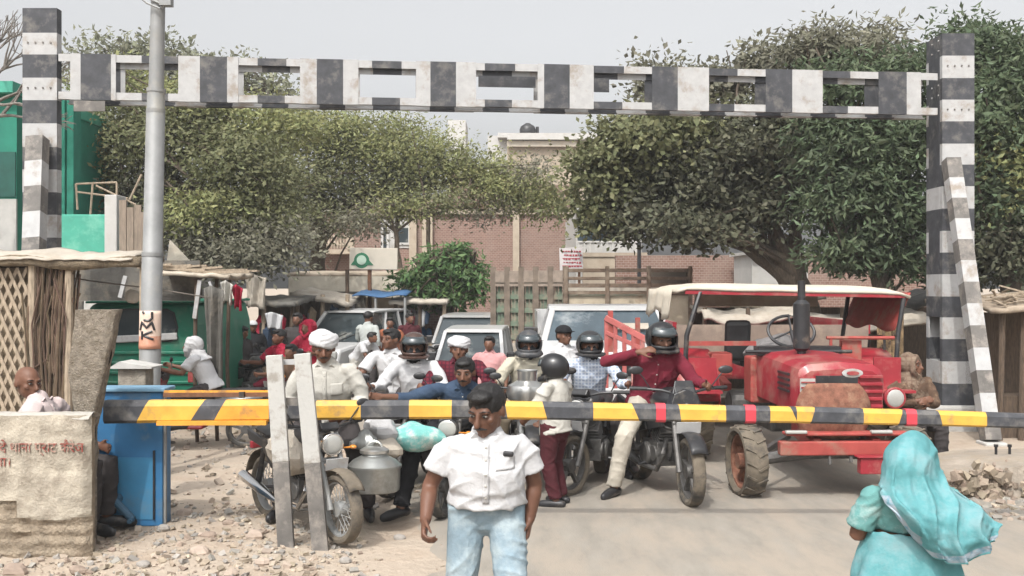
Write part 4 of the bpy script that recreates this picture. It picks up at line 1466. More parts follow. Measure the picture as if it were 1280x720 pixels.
    fs_ = [(j * (n + 1) + i, j * (n + 1) + i + 1, (j + 1) * (n + 1) + i + 1, (j + 1) * (n + 1) + i) for j in range(len(yy) - 1) for i in range(n)]
    rm = mat('dusty_road', (.275, .25, .215), .95, .13, 2.5, .5, 50., stain=(.33, .285, .235), samt=.6, sscale=1.1, dist=.01, stretch=(2.2, .7, 1))
    o = bpy.data.objects.new('road', mk_mesh('road', vs_, fs_, None, rm, True, 180))
    COL.objects.link(o)
    tagp(o, 'pale dusty road running up to the raised crossing under the barrier', 'road', kind='structure')
    # rubble
    def scatter(name, label, area, n, r0, r1, mats, kind='stuff', seed=1):
        g = random.Random(seed)
        m = MB()
        for _ in range(n):
            x, y = area(g)
            s = r0 + (r1 - r0) * g.random() ** 4
            M = Euler((g.gauss(0, .35), g.gauss(0, .35), g.random() * 6)).to_matrix()
            q = [M @ V((a * g.uniform(.6, 1), b * g.uniform(.5, 1) * .8, c * g.uniform(.4, 1) * .5)) * s for a in (-1, 1) for b in (-1, 1) for c in (-1, 1)]
            z = ground_z(x, y) + s * .28
            m.add([(x + p.x, y + p.y, z + p.z) for p in q], [(0, 1, 3, 2), (4, 6, 7, 5), (0, 4, 5, 1), (2, 3, 7, 6), (0, 2, 6, 4), (1, 5, 7, 3)], g.choice(range(len(mats))))
        return solo(m, name, mats, label, 'rubble', kind=kind)
    st = [mat('stone_pale', (.40, .335, .265), .95, .2, 9, .5, 40, island=.25), mat('stone_brown', (.29, .235, .18), .95, .2, 9, .5, 40, island=.25), mat('stone_grey', (.31, .29, .26), .95, .2, 9, .5, 40, island=.25)]

    def a_left(g):
        y = 4.9 + 4.6 * g.random() ** 1.3
        xr = -.55 - .25 * max(0, y - 6) - g.random() ** 2 * .5
        return (xr - (xr + y * .55) * g.random(), y)
    scatter('rubble', 'broken stones and clods strewn over the earth before the plaster wall and white boards', a_left, 6500, .005, .040, st, seed=3)
    scatter('rubble', 'sparse small stones on the earth behind the white boards', lambda g: (g.uniform(-5, -.6), g.uniform(9, 14)), 900, .01, .06, st, seed=4)
    scatter('gravel', 'fine gravel along the road edge at the bottom of the frame', lambda g: (g.uniform(.2, 3.2), 5.9 + g.random() ** 2 * .9 + .2 * math.sin(g.random() * 9)), 1500, .006, .022, st, seed=5)
    scatter('gravel', 'loose grit and small stones scattered over the dusty road', lambda g: (g.uniform(-.6, 4.2), 5.0 + 6 * g.random() ** 1.6), 2600, .003, .014, st, seed=8)
    scatter('rubble', 'rubble at the foot of the concrete platform', lambda g: (g.uniform(3.9, 5.4), g.uniform(8.7, 9.7)), 500, .01, .06, st, seed=6)
    scatter('litter', 'scraps and stones along the far roadside by the stalls', lambda g: (g.uniform(-5.5, -1.6), g.uniform(14, 19)), 500, .015, .07, st + [WHTW], seed=7)
    g = random.Random(9)
    big = [(250, 690, .085), (20, 712, .10), (500, 672, .05), (318, 668, .08), (140, 664, .07), (205, 662, .06), (230, 640, .08), (285, 655, .05), (430, 700, .05), (330, 705, .06), (100, 712, .07), (180, 705, .055), (290, 718, .06), (262, 668, .06)]
    for k, (px, py, s) in enumerate(big):
        Y = CH * FX / (py - HZ)
        m = MB()
        s *= .75
        m.ell((0, 0, 0), (s * 1.3, s, s * .75), 9)
        m.v = [tuple(V(p) * (1 + .5 * noise.noise(V(p) * 14 + V((k * 3, 0, 0))))) for p in m.v]
        m.v = [(x + GX(px, Y), y + Y, z + ground_z(GX(px, Y), Y) + s * .35) for x, y, z in m.v]
        solo(m, 'stone', st[k % 3], 'pale broken stone lying on the littered earth near the plaster wall', 'stone', 'loose stones on the earth', smooth=False)


def ground_z(x, y):
    near = max(0., min(1., (14 - y) / 3)) * max(0., min(1., (-.5 - x) / .7))
    far = max(0, min(1, (y - 2) / 2))
    z = noise.noise(V((x * .7, y * .7, 0))) * .03 + noise.noise(V((x * 2.6, y * 2.6, 4))) * .028 + noise.noise(V((x * 6.5, y * 6.5, 9))) * .018
    return z * near * far - .02 * near


# ------------------------------------------------------------------ gate: height gauge, barrier
def gauge():
    YL, YR = 13.0, 14.2
    T = Thing('height_gauge', 'tall black and white striped height gauge spanning the road', 'height gauge', (GX(620, 13.6), 13.6, 0))
    o = V((GX(620, 13.6), 13.6, 0))
    A, B = V((GX(73, YL), YL, 0)), V((GX(1172, YR), YR, 0))
    d = (B - A).normalized()
    nrm = V((-d.y, d.x, 0))            # away from the camera
    ln = (B - A).length

    def tpx(px):
        k = (px - 640) / FX
        return (k * A.y - A.x) / (d.x - k * d.y)
    zb, zt = 4.38, 4.955
    ch = .095

    def seg(m, ta, tb, z0, z1, off, th, mi):
        a = A + d * ta + nrm * off - o
        b = A + d * tb + nrm * off - o
        m.add([a + V((0, 0, z0)), b + V((0, 0, z0)), b + nrm * th + V((0, 0, z0)), a + nrm * th + V((0, 0, z0)),
               a + V((0, 0, z1)), b + V((0, 0, z1)), b + nrm * th + V((0, 0, z1)), a + nrm * th + V((0, 0, z1))],
              [(3, 2, 1, 0), (4, 5, 6, 7), (0, 1, 5, 4), (1, 2, 6, 5), (2, 3, 7, 6), (3, 0, 4, 7)], mi)
    W_, B_ = 0, 1
    plates = [[(88, 101, 0), (101, 139, 1), (139, 145, 0)], [(223, 250, 0), (250, 284, 1), (284, 298, 0)], [(375, 396, 0), (396, 429, 1), (429, 448, 0)], [(520, 538, 0), (538, 570, 1), (570, 595, 0)],
              [(672, 680, 0), (680, 712, 1), (712, 742, 0)], [(815, 847, 1), (847, 886, 0)], [(957, 990, 1), (990, 1028, 0)], [(1098, 1133, 1), (1133, 1151, 0)]]
    topc = [(73, 90, 0), (145, 177, 0), (177, 223, 1), (298, 322, 0), (322, 358, 1), (358, 376, 0), (448, 465, 0), (465, 502, 1), (502, 521, 0), (595, 606, 0), (606, 644, 1), (644, 673, 0), (742, 780, 1), (780, 816, 0),
            (886, 922, 1), (922, 957, 0), (1028, 1063, 1), (1063, 1098, 0), (1151, 1172, 0)]
    botc = [(73, 90, 0), (145, 177, 0), (177, 210, 1), (210, 224, 0), (298, 322, 0), (322, 356, 1), (356, 376, 0), (448, 465, 0), (465, 500, 1), (500, 521, 0), (595, 606, 0), (606, 640, 1), (640, 673, 0), (742, 778, 1), (778, 816, 0),
            (886, 918, 1), (918, 957, 0), (1028, 1060, 1), (1060, 1098, 0), (1151, 1172, 0)]
    def chord(spec, z0, z1, off, inner, nm):
        """an angle bar running the whole length, painted in bands"""
        segs = sorted([(a, b, mi) for a, b, mi in spec] + [q for pl in plates for q in pl])
        top_ = z1 == zt
        px0 = segs[0][0]
        cuts, cols = [px0], []
        for a, b, mi in segs:
            if a > cuts[-1] + .6:
                cuts.append(a)
                cols.append(0)
            cuts.append(b)
            cols.append(mi)
        f0, f1 = (off, off + inner)
        th = .012 * (1 if inner > 0 else -1)
        if top_:
            sec = [(f0, z0), (f0, z1), (f1, z1), (f1, z1 - .012), (f0 + th, z1 - .012), (f0 + th, z0)]
        else:
            sec = [(f0, z1), (f0, z0), (f1, z0), (f1, z0 + .012), (f0 + th, z0 + .012), (f0 + th, z1)]
        m = MB()
        vs, fs, ms = [], [], []
        for px in cuts:
            q = A + d * tpx(px) - o
            vs += [q + nrm * y + V((0, 0, z)) for y, z in sec]
        for i in range(len(cuts) - 1):
            for k in range(6):
                fs.append((i * 6 + k, i * 6 + (k + 1) % 6, (i + 1) * 6 + (k + 1) % 6, (i + 1) * 6 + k))
                ms.append(cols[i])
        fs += [tuple(range(5, -1, -1)), tuple((len(cuts) - 1) * 6 + k for k in range(6))]
        ms += [cols[0], cols[-1]]
        m.add(vs, fs)
        m.m = ms
        T.part(m, nm, [WHT, BLK])
    for nm, spec, z0, z1 in (('top_chord', topc, zt - ch, zt), ('bottom_chord', botc, zb, zb + ch)):
        chord(spec, z0, z1, 0., .08, nm)
        chord(spec, z0, z1, .43, -.08, nm)
    for i, pl in enumerate(plates):
        for off in (-.010, .432):
            m = MB()
            for a, b, mi in pl:
                seg(m, tpx(a), tpx(b), zb - .006, zt + .006, off, .009, mi)
            T.part(m, 'batten_plate', [WHT, BLK])
    # lacing seen through the fifth opening: a black diaphragm between the trusses
    m = MB()
    seg(m, tpx(600), tpx(673), 4.70, zt - ch - .01, .30, .012, 1)
    T.part(m, 'diaphragm', [WHT, BLK])
    m = MB()
    seg(m, tpx(744), tpx(767), 4.66, zt - ch - .01, .30, .012, 1)
    T.part(m, 'diaphragm', [WHT, BLK])

    def post(x0, x1, y0, y1, top, bands, lattice):
        m = MB()
        p = lambda x, y, z: V((x, y, z)) - o
        z = top
        i = 0
        ang = .085
        while z > 0:
            z2 = max(-.05, z - bands[i % len(bands)])
            mi = 1 if i % 2 == 0 else 0
            # front and back plates
            m.box(x0 - o.x, x1 - o.x, y0 - o.y, y0 + .014 - o.y, z2, z, mi)
            m.box(x0 - o.x, x1 - o.x, y1 - .014 - o.y, y1 - o.y, z2, z, mi)
            for q, xa in ((0, x0), (1, x1 - .014)):
                # corner angles and batten on the side
                m.box(xa - o.x, xa + .014 - o.x, y0 + .016 - o.y, min(y0 + ang, (y0 + y1) / 2) - o.y, z2, z, mi)
                m.box(xa - o.x, xa + .014 - o.x, max(y1 - ang, (y0 + y1) / 2 + .002) - o.y, y1 - .016 - o.y, z2, z, mi)
                if y1 - y0 > .3 and (i in lattice or (i % 4) in (0, 3)):
                    m.box(xa + (.002 if q else -.002) - o.x, xa + .012 + (.002 if q else -.002) - o.x, y0 + ang + .003 - o.y, y1 - ang - .003 - o.y, z2, z, 1 if (i in lattice or i % 4 == 0) else 0)
            if i in (1, 3):                       # bolts on the white bands
                for k in range(4):
                    xx = x0 + (x1 - x0) * (.16 + .22 * k)
                    m.lathe([(.012, y0 - .012 - o.y), (.012, y0 + .002 - o.y)], 8, (xx - o.x, 0, z2 + (z - z2) * .55), 'y', 2)
            if i in (0, 2) and y1 - y0 > .3:
                for k in range(2):
                    for r_ in range(2):
                        m.lathe([(.012, -.012), (.012, .002)], 8, (x0 - o.x, y0 + .12 + k * .22 - o.y, z - .08 - r_ * .14), 'x', 0)
            z = z2
            i += 1
        m.box(x0 + .01 - o.x, x1 - .01 - o.x, y0 + .02 - o.y, y1 - .02 - o.y, top - .02, top - .008, 1)
        T.part(m, 'post', [WHT, BLK, GRYP])
    bl = [.315, .275, .295, .285, .295, .30, .285, .29, .285, .29]
    post(GX(28, YL), GX(71, YL), YL, YL + .14, 5.535, bl, (0, 2, 4))
    post(GX(1178, YR), GX(1218, YR), YR, YR + .55, 5.51, [.31, .31, .30, .30, .31, .29, .30], (0, 1, 2, 3, 5, 6, 9, 10))

    def brace(a, b, w, n, first):
        m = MB()
        a, b = V(a), V(b)
        for i in range(n):
            m.beam(a.lerp(b, i / n) - o, a.lerp(b, (i + 1) / n) - o, w, w * .9, up=(0, 1, 0), m=(i + first) % 2)
        T.part(m, 'brace', [GRYP, WHT])
    brace((GX(48, YL - .1), YL - .12, GZ(173, YL - .1)), (GX(34, 11.9), 11.9, 0), .215, 12, 0)
    brace((GX(1188, YR - .1), YR - .12, GZ(200, YR - .1)), (GX(1241, 12.9), 12.95, .05), .20, 13, 0)
    m = MB()
    m.box(GX(1228, 12.9) - o.x, GX(1256, 12.9) - o.x, 12.8 - o.y, 13.1 - o.y, -.05, .04)
    T.part(m, 'footing', LCONC, bevel=.02)
    m = MB()
    m.box(GX(1150, YR) - o.x, GX(1222, YR) - o.x, YR - .1 - o.y, YR + .7 - o.y, -.05, .35)
    T.part(m, 'footing', LCONC, bevel=.03)
    # small ledge bracket under the left end
    m = MB()
    m.box(GX(92, 12.95) - o.x, GX(131, 12.95) - o.x, 12.95 - o.y, 12.97 - o.y, GZ(139, 12.95), GZ(126, 12.95))
    T.part(m, 'bracket', GRYP)


def barrier():
    Yb = 8.4
    # blue machine box with crank
    T = Thing('barrier_box', 'blue painted steel box of the lifting barrier with a crank handle', 'barrier box', (GX(161, 8.9), 8.92, 0))
    o = T.o.location
    m = MB()
    x0, x1 = GX(121, 8.62), GX(203, 8.62)
    m.box(x0 - o.x, x1 - o.x, -.30, -.08, -.02, 1.11)
    T.part(m, 'housing', BLUEB, bevel=.01)
    m = MB()
    m.box(x0 - .025 - o.x, x1 + .03 - o.x, -.33, -.05, 1.113, 1.145)
    T.part(m, 'lid', mat('pale_blue_paint', (.16, .30, .42), .5, .15, 5, .1, 30), bevel=.008)
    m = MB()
    m.box(x0 + .12 - o.x, x1 - .06 - o.x, -.307, -.302, .04, .56)  # lighter blue paints in the sunlit front below the boom's shadow
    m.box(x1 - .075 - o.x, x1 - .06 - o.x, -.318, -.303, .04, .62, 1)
    T.part(m, 'sunlit_panel', [mat('sunlit_blue_paint', (.05, .22, .40), .5, .12, 4, .1, 30, stain=(.10, .22, .33), samt=.3), BPL])
    m = MB()
    m.box(x1 + .003 - o.x, x1 + .022 - o.x, -.28, -.25, 0, 1.1)
    T.part(m, 'edge_strip', GALV)
    m = MB()
    m.tube([(.02, -.30, .22), (.02, -.40, .22)], .04, 12)
    m.tube([(.02, -.40, .22), (.19, -.44, .07)], .032, 10)
    m.tube([(.19, -.44, .07), (.19, -.52, .07)], .02, 8)
    T.part(m, 'crank', mat('crank_blue', (.04, .10, .16), .6, .2), smooth=True)
    # boom
    pts = [(132, 514.5), (338, 513), (540, 511.5), (640, 512.5), (760, 514.5), (880, 516.5), (1000, 518.5), (1170, 522.5), (1300, 526.5), (1430, 530)]
    T = Thing('barrier_boom', 'long yellow and black striped barrier boom across the road', 'barrier boom', (GX(640, Yb), Yb, 0))
    o = T.o.location
    pys = lambda px: np.interp(px, [a for a, b in pts], [b for a, b in pts])

    def half(px):
        return np.interp(px, [132, 339, 345, 1300], [14.5, 13.5, 12., 9.0]) * Yb / FX
    segs = [(132, 180, 1), (180, 248, 0), (248, 276, 1), (276, 338, 2), (338, 396, 1), (396, 452, 0), (452, 512, 1), (512, 565, 0), (565, 633, 1), (633, 681, 0), (681, 741, 1), (741, 794, 0), (794, 819, 1), (819, 831, 3), (831, 849, 1),
            (849, 906, 0), (906, 930, 1), (930, 943, 3), (943, 961, 1), (961, 991, 0), (991, 994, 1), (994, 1014, 0), (1014, 1077, 1), (1077, 1123, 0), (1123, 1130, 1), (1130, 1143, 3), (1143, 1173, 1), (1173, 1230, 0), (1230, 1300, 1), (1300, 1350, 0), (1350, 1420, 1)]
    m = MB()
    for a, b, mi in segs:
        def pt(px):
            return V((GX(px, Yb) - o.x, 0, GZ(pys(px), Yb)))
        sk = 7 if mi in (0, 2) else 0
        ha, hb = half(a), half(b)
        dpt = .055
        grow = 1.10 if mi == 3 else 1.0
        pa, pc = pt(a), pt(b)
        # eight sided section, slanted paint edges
        SL = {180: .05, 248: .06, 276: .05, 633: -.012, 681: -.02, 794: -.03, 991: -.03, 1014: .02, 1123: .02, 849: -.01, 1173: -.015}
        ring = lambda p, h, e=0.: [(p.x + z * e, y * dpt * grow, p.z + z * h * grow) for y, z, s_ in ((-1, -.72, 0), (-1, .5, 1), (-.55, 1, 1), (.55, 1, 1), (1, .6, 1), (1, -.6, 0), (.55, -1, 0), (-.55, -1, 0))]
        r1, r2 = ring(pa, ha, SL.get(a, 0)), ring(pc, hb, SL.get(b, 0))
        m.add(r1 + r2, [(i, (i + 1) % 8, 8 + (i + 1) % 8, 8 + i) for i in range(8)] + [tuple(range(7, -1, -1)), tuple(range(8, 16))], mi)
    T.part(m, 'pole', [YEL, BLK, ORG, REDB])
    # channel rails stiffening the left end
    m = MB()
    for py, mi, y in ((495, 1, .10), (527.5, 0, -.065)):
        a = V((GX(200 if mi else 200, Yb) - o.x, y, GZ(py, Yb)))
        b = V((GX(336, Yb) - o.x, y, GZ(py - .5, Yb)))
        m.beam(a, b, .05, .035, m=mi)
    a = V((GX(200, Yb) - o.x, .10, GZ(491, Yb)))
    b = V((GX(336, Yb) - o.x, .10, GZ(491, Yb)))
    m.beam(a, b, .02, .02, m=2)
    T.part(m, 'channel_rail', [ORG, RST, ORG])
    m = MB()
    m.cbox((GX(300, Yb) - o.x, .06, GZ(519, Yb) + .16), (.04, .05, .05))
    T.part(m, 'clamp', BPL)
    # two white boards that hold the boom when it is down
    T = Thing('boom_rest', 'pair of leaning white boards with dark feet holding the boom', 'boom rest', (GX(370, 7.9), 7.9, 0))
    o = T.o.location
    for (xa, ya), (xb, yb) in (((343, 444), (358, 681)), ((378, 442), (401, 686))):
        m = MB()
        Y = 7.86
        a, b = P(xa, ya, Y) - o, P(xb, yb, Y + .02) - o
        c = a.lerp(b, .56)
        c2 = a.lerp(b, .66)
        m.beam(a, c, .125, .05, up=(0, 1, 0), m=0)
        m.beam(c, b - V((0, 0, .04)), .125, .05, up=(0, 1, 0), m=1)
        T.part(m, 'board', [mat('chipped_white_paint', (.47, .465, .445), .85, .1, 9, .3, 40, stain=(.30, .28, .25), samt=.42, sscale=9), GRYP], bevel=.005)
    for y_, xa, xb in ((453, 340, 380), (502, 352, 380)):
        m = MB()
        m.beam(P(xa, y_, 7.93) - o, P(xb, y_ - (1 if y_ < 460 else 0), 7.93) - o, .03, .04 if y_ < 460 else .06)
        T.part(m, 'crosspiece', [WHT if y_ < 460 else GRYP])


# ------------------------------------------------------------------ walls, stalls, houses, street furniture
def near_left():
    # plastered wall at the lower left with red lettering and bare mud brick below
    Yw, x1 = 7.72, GX(113, 7.72)
    T = Thing('plastered_wall', 'low flaking plaster wall with faded red lettering', 'wall', (x1 - 1.2, Yw, 0))
    o = T.o.location
    m = MB()

    def front(u, v):
        x = x1 - 2.4 + 2.4 * u
        z = -.05 + 1.08 * v
        edge = .26 + .14 * noise.noise(V((x * 2.3, 0, 2))) + (.10 if x < x1 - .55 else -.03)
        peel = 1 if z > edge else 0
        y = -.022 * peel + .012 * noise.noise(V((x * 9, z * 9, 0))) + .006 * noise.noise(V((x * 30, z * 30, 0)))
        cor = max(0, (x - (x1 - .08)) / .08)
        y += cor * cor * .05
        if not peel:
            y += .02 * math.sin(z * 70) * .4 + .015 * noise.noise(V((x * 6, z * 14, 3)))
        return (x - o.x, y, z + (.012 * noise.noise(V((x * 6, 5, 5))) if v > .99 else 0))
    nu, nv = 120, 60
    m.grid(front, nu, nv)
    for k, f in enumerate(m.f):
        c = sum((V(m.v[i]) for i in f), Vector()) / 4
        x = c.x + o.x
        edge = .26 + .14 * noise.noise(V((x * 2.3, 0, 2))) + (.10 if x < x1 - .55 else -.03)
        m.m[k] = 0 if c.z > edge else 1
    T.part(m, 'plaster_face', [PLASTER, EARTH], smooth=True, ang=40)
    m = MB()
    m.box(x1 - 2.4 - o.x, x1 - .03 - o.x, .06, .16, -.05, 1.0)
    T.part(m, 'core', EARTH)
    m = MB()

    def cop(u, v):
        x = x1 - 2.4 + 2.4 * u
        a = math.pi * v
        return (x - o.x + .02 * noise.noise(V((x * 8, v * 5, 0))), .08 - .10 * math.cos(a), 1.0 + .045 * math.sin(a) + .012 * noise.noise(V((x * 11, v * 7, 1))))
    m.grid(cop, 80, 8)
    T.part(m, 'coping', mat('pale_cement', (.42, .395, .355), .9, .15, 8, .5, 40, stain=(.35, .31, .26), samt=.4), smooth=True)
    red = mat('faded_red_lettering', (.26, .065, .05), .9, .3, 20, .1, stain=(.45, .36, .29), samt=.5, sscale=18)
    for txt, px, py, size in (('\u0926\u0947 \u0925\u093e\u0928\u093e \u092a\u094d\u0930\u093e\u091f \u0915\u0948\u0930\u0947\u091c', 52, 560, .105), ('\u0928\u093e\u0964', 4, 578, .10)):
        v, f = text_mesh(txt, size, .004)
        c = P(px, py, Yw - .035)
        xs = [p[0] for p in v]
        wid = max(xs) - min(xs)
        k = (105 / FX * Yw) / wid if size > .102 else 1.
        m = MB()
        m.add([(p[0] * k + c.x - o.x, -.032 - p[2], p[1] + c.z) for p in v], f)
        T.part(m, 'lettering', red)
    # leaning slab
    m = MB()
    Y = 8.14

    def slab(u, v):
        a = 2 * math.pi * u
        zz = v
        L = np.interp(zz, [0, .52, .62, 1], [108, 92, 88, 98])
        Rr = np.interp(zz, [0, .30, .62, 1], [118, 119, 133, 151])
        py = 600 - zz * 213
        cx, hw = (L + Rr) / 2, (Rr - L) / 2
        ex = abs(math.cos(a)) ** .35 * (1 if math.cos(a) > 0 else -1)
        ey = abs(math.sin(a)) ** .35 * (1 if math.sin(a) > 0 else -1)
        n_ = noise.noise(V((u * 14, v * 9, 1))) * .012
        p = P(cx + hw * ex, py, Y)
        return (p.x + n_, Y + .075 * ey + n_ * 1.5, p.z if v > 0 else -.05)
    m.grid(slab, 33, 40)
    m.f.append(tuple(39 * 33 + i for i in range(32)))
    m.m.append(0)
    solo(m, 'concrete_slab', mat('pebbly_concrete', (.29, .25, .20), .95, .35, 30, 1., 70, stain=(.20, .165, .125), samt=.5, sscale=16, dist=.03), 'rough leaning concrete slab between the plaster wall and the blue box', 'concrete slab', smooth=True, ang=50)
    # grey meter box on a post
    T = Thing('meter_box', 'small grey cement box with a pitched lid behind the blue box', 'meter box', (GX(170, 9.6), 9.6, 0))
    m = MB()
    m.cbox((0, 0, .55), (.18, .18, 1.1))
    m.cbox((-.0, 0, 1.15), (.26, .22, .20))
    T.part(m, 'housing', CONC, bevel=.012)
    m = MB()
    m.prism([(-.18, 0), (-.10, .05), (.20, .0), (.20, -.015), (-.18, -.015)], (0, -.16, 1.255), (1, 0, 0), (0, 0, 1), (0, .32, 0))
    T.part(m, 'lid', LCONC)
    # electric pole
    Y = 10.8
    base, topp = V((GX(184.5, Y), Y, 0)), P(199, -60, Y)
    T = Thing('electric_pole', 'tall grey tubular electric pole with a pink notice tied round it', 'pole', base)
    m = MB()
    H_ = topp.z
    at = lambda z: V(((topp.x - base.x) * z / H_, 0, z))
    zs = [-.1, GZ(318, Y), GZ(317, Y), GZ(139, Y), GZ(138, Y), GZ(113, Y), GZ(112, Y), H_]
    m.tube([at(z) for z in zs], [.112, .106, .100, .096, .092, .090, .078, .070], 20)
    T.part(m, 'shaft', GALV, smooth=True, ang=50)
    for z in (GZ(318, Y), GZ(139, Y), GZ(113, Y)):
        m = MB()
        r_ = .112 if z < 3 else .098
        m.tube([at(z - .02), at(z + .02)], r_, 20)
        T.part(m, 'collar', GALV, smooth=True, ang=50)
    zc = GZ(412, Y)
    m = MB()
    fn = lambda u, v: tuple(at(zc - .20 + .40 * v) + V((.116 * math.cos(R(190 + 160 * u)), .116 * math.sin(R(190 + 160 * u)), 0)))
    m.grid(fn, 14, 10)
    for k, f in enumerate(m.f):
        m.m[k] = 1 if k // 13 < 3 else 0
    nt = T.part(m, 'notice', [mat('pink_paper', (.72, .55, .45), .9, .08), mat('orange_paper', (.62, .30, .20), .9, .1, stain=(.70, .50, .40), samt=.3)], smooth=True, solid=.002)
    for dz, strokes in ((.140, [[(.040, .055), (.042, -.02), (.020, -.048), (-.030, -.040)], [(-.045, .058), (-.030, .035)]]),
                        (.040, [[(-.066, -.045), (-.050, .045), (-.004, -.020), (.042, .045), (.062, -.045)]]),
                        (-.055, [[(-.045, .048), (-.045, -.048)], [(.046, .048), (-.036, .0), (.056, -.048)]])):
        m = MB()
        for st_ in strokes:
            pts = []
            for a_, b_ in zip(st_[:-1], st_[1:]):
                pts += [tuple(V((*a_, 0)).lerp(V((*b_, 0)), t / 4)) for t in range(4)]
            pts.append((*st_[-1], 0))
            m.tube([at(zc + dz + p[1] * .9) + V((p[0] * 1.15, -math.sqrt(.1185 ** 2 - (p[0] * 1.15) ** 2), 0)) for p in pts], .0125, 6)
        T.part(m, 'letter', BPL, parent=nt)
    m = MB()
    zt = GZ(5, Y)
    for q in (0, 1):
        pts = [at(zt + .02) + V((-.20 + .0, -.1, .06)), at(zt) + V((-.08, -.11, -.02)), at(zt - .03) + V((.06, -.12, -.05)), at(zt) + V((.16, -.1, .0)), at(zt + .1) + V((.20, -.1, .12))]
        m.tube(pts if q == 0 else [p + V((.02, .03, .05)) for p in pts], .012, 6)
    m.cbox(at(zt + .06) + V((.12, -.1, 0)), (.12, .1, .22))
    m.beam(at(zt + .16) + V((-.3, -.02, 0)), at(zt + .16) + V((.35, -.02, 0)), .05, .05)
    T.part(m, 'bracket', GALV, smooth=True, ang=40)


def left_stalls():
    g = random.Random(6)
    # thatched stall with lattice front
    T = Thing('thatched_stall', 'bamboo stall with a sagging thatched roof, lattice front and brushwood side', 'stall', (GX(70, 11.4), 11.4, 0))
    o = T.o.location
    m = MB()
    X0, X1 = -7.6, GX(178, 11.1)

    def roof(u, v):
        x = X0 + (X1 - X0) * u
        y = 11.0 + .80 * v
        z = 2.24 + .10 * v + .035 * noise.noise(V((x * 2, y * 2, 0))) + .02 * noise.noise(V((x * 7, y * 7, 0))) + .05 * (1 - u) - (.035 * math.sin(x * 5) if v < .01 else 0)
        return (x - o.x, y - o.y, z)
    m.grid(roof, 60, 14)
    T.part(m, 'roof', THATCH, smooth=True, solid=.10)
    m = MB()

    def sheet(u, v):
        x, y, z = roof(u * .98, .02 + v * .96)
        return (x, y - .05, z + .062 + .012 * noise.noise(V((x * 9, y * 9, 5))) - (.03 if v < .05 else 0))
    m.grid(sheet, 60, 10)
    T.part(m, 'roof_sheet', TARP, smooth=True, solid=.012)
    m = MB()
    yl = 11.12
    for k in range(-9, 16):
        for q in (-1, 1):
            xa = GX(-30 + k * 11.5, yl)
            a, b = V((xa, yl + q * .008, .0)), V((xa + q * .95, yl + q * .008, 2.2))
            lo, hi = -7.4, GX(36, yl)
            t0, t1 = 0., 1.
            for s_, lim in ((1, hi), (-1, lo)):
                da, db = (a.x - lim) * s_, (b.x - lim) * s_
                if da > 0 and db > 0:
                    t1 = -1
                elif da > 0:
                    t0 = max(t0, da / (da - db))
                elif db > 0:
                    t1 = min(t1, da / (da - db))
            if t1 - t0 > .05:
                m.beam(a.lerp(b, t0) - o, a.lerp(b, t1) - o, .035, .012, up=(0, 1, 0))
    T.part(m, 'lattice', WOODL)
    m = MB()
    m.box(-7.4 - o.x, GX(36, 11.2) - o.x, .0 - .2, .03 - .2 + .0, 0, 2.2)
    m.v = [(x, y + .06, z) for x, y, z in m.v]
    T.part(m, 'back_matting', mat('bamboo_matting', (.30, .235, .16), .95, .3, 14, .8, 50, stretch=(1, 1, 8)))
    m = MB()
    for i in range(230):
        x = g.uniform(GX(40, 11.1), GX(86, 11.1))
        y = 11.12 + g.uniform(-.06, .16)
        z0 = g.uniform(0, 1.2)
        m.tube([(x - o.x, y - o.y, z0), (x + g.uniform(-.08, .08) - o.x, y - o.y + g.uniform(-.04, .04), (z0 + 2.2) / 2), (x + g.uniform(-.12, .12) - o.x, y - o.y, min(2.25, z0 + g.uniform(.8, 2.0)))], .008 + .007 * g.random(), 4)
    T.part(m, 'brushwood', mat('brushwood_brown', (.15, .105, .07), .95, .3, 8, .3, island=.4), smooth=True)
    for px in (38, 84, 177):
        m = MB()
        m.tube([(GX(px, 11.08) - o.x, -.30, -.05), (GX(px, 11.08) - o.x + .02, -.31, 2.25)], .045, 8)
        T.part(m, 'post', WOODL, smooth=True)
    m = MB()
    m.tube([(GX(87, 11.6) - o.x, .2, -.05), (GX(88, 11.6) - o.x, .2, 2.25)], .055, 8)
    T.part(m, 'post', GALV, smooth=True)
    m = MB()
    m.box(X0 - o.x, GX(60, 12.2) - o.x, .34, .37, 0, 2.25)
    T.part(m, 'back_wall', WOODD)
    # second lower roof behind the pole
    T = Thing('lean_to_stall', 'dark lean-to stall with a ragged sheet roof between lamp pole and scooter', 'stall', (GX(230, 12.2), 12.4, 0))
    o = T.o.location
    m = MB()
    XA, XB = GX(178, 13.2), GX(288, 13.2)

    def roof2(u, v):
        x = XA + (XB - XA) * u
        y = 13.1 + 1.3 * v
        return (x - o.x, y - o.y, 2.20 - .10 * u + .05 * v + .04 * noise.noise(V((x * 3, y * 3, 0))) + .02 * noise.noise(V((x * 9, y * 9, 0))))
    m.grid(roof2, 26, 14)
    T.part(m, 'roof', mat('ragged_sheet', (.33, .28, .215), .95, .3, 8, .8, 20, stain=(.52, .46, .38), samt=.5), smooth=True, solid=.05)
    m = MB()
    for i in range(18):
        x = g.uniform(XA, XB)
        y = g.uniform(13.12, 13.9)
        a = g.uniform(-.5, .5)
        z = 2.22 - .10 * (x - XA) / (XB - XA) + .05
        L_ = g.uniform(.2, .5)
        m.beam((x - o.x - L_ * math.cos(a), y - o.y - L_ * math.sin(a), z), (x - o.x + L_ * math.cos(a), y - o.y + L_ * math.sin(a), z + g.uniform(-.01, .05)), .05, .025)
    T.part(m, 'loose_batten', WOODL)
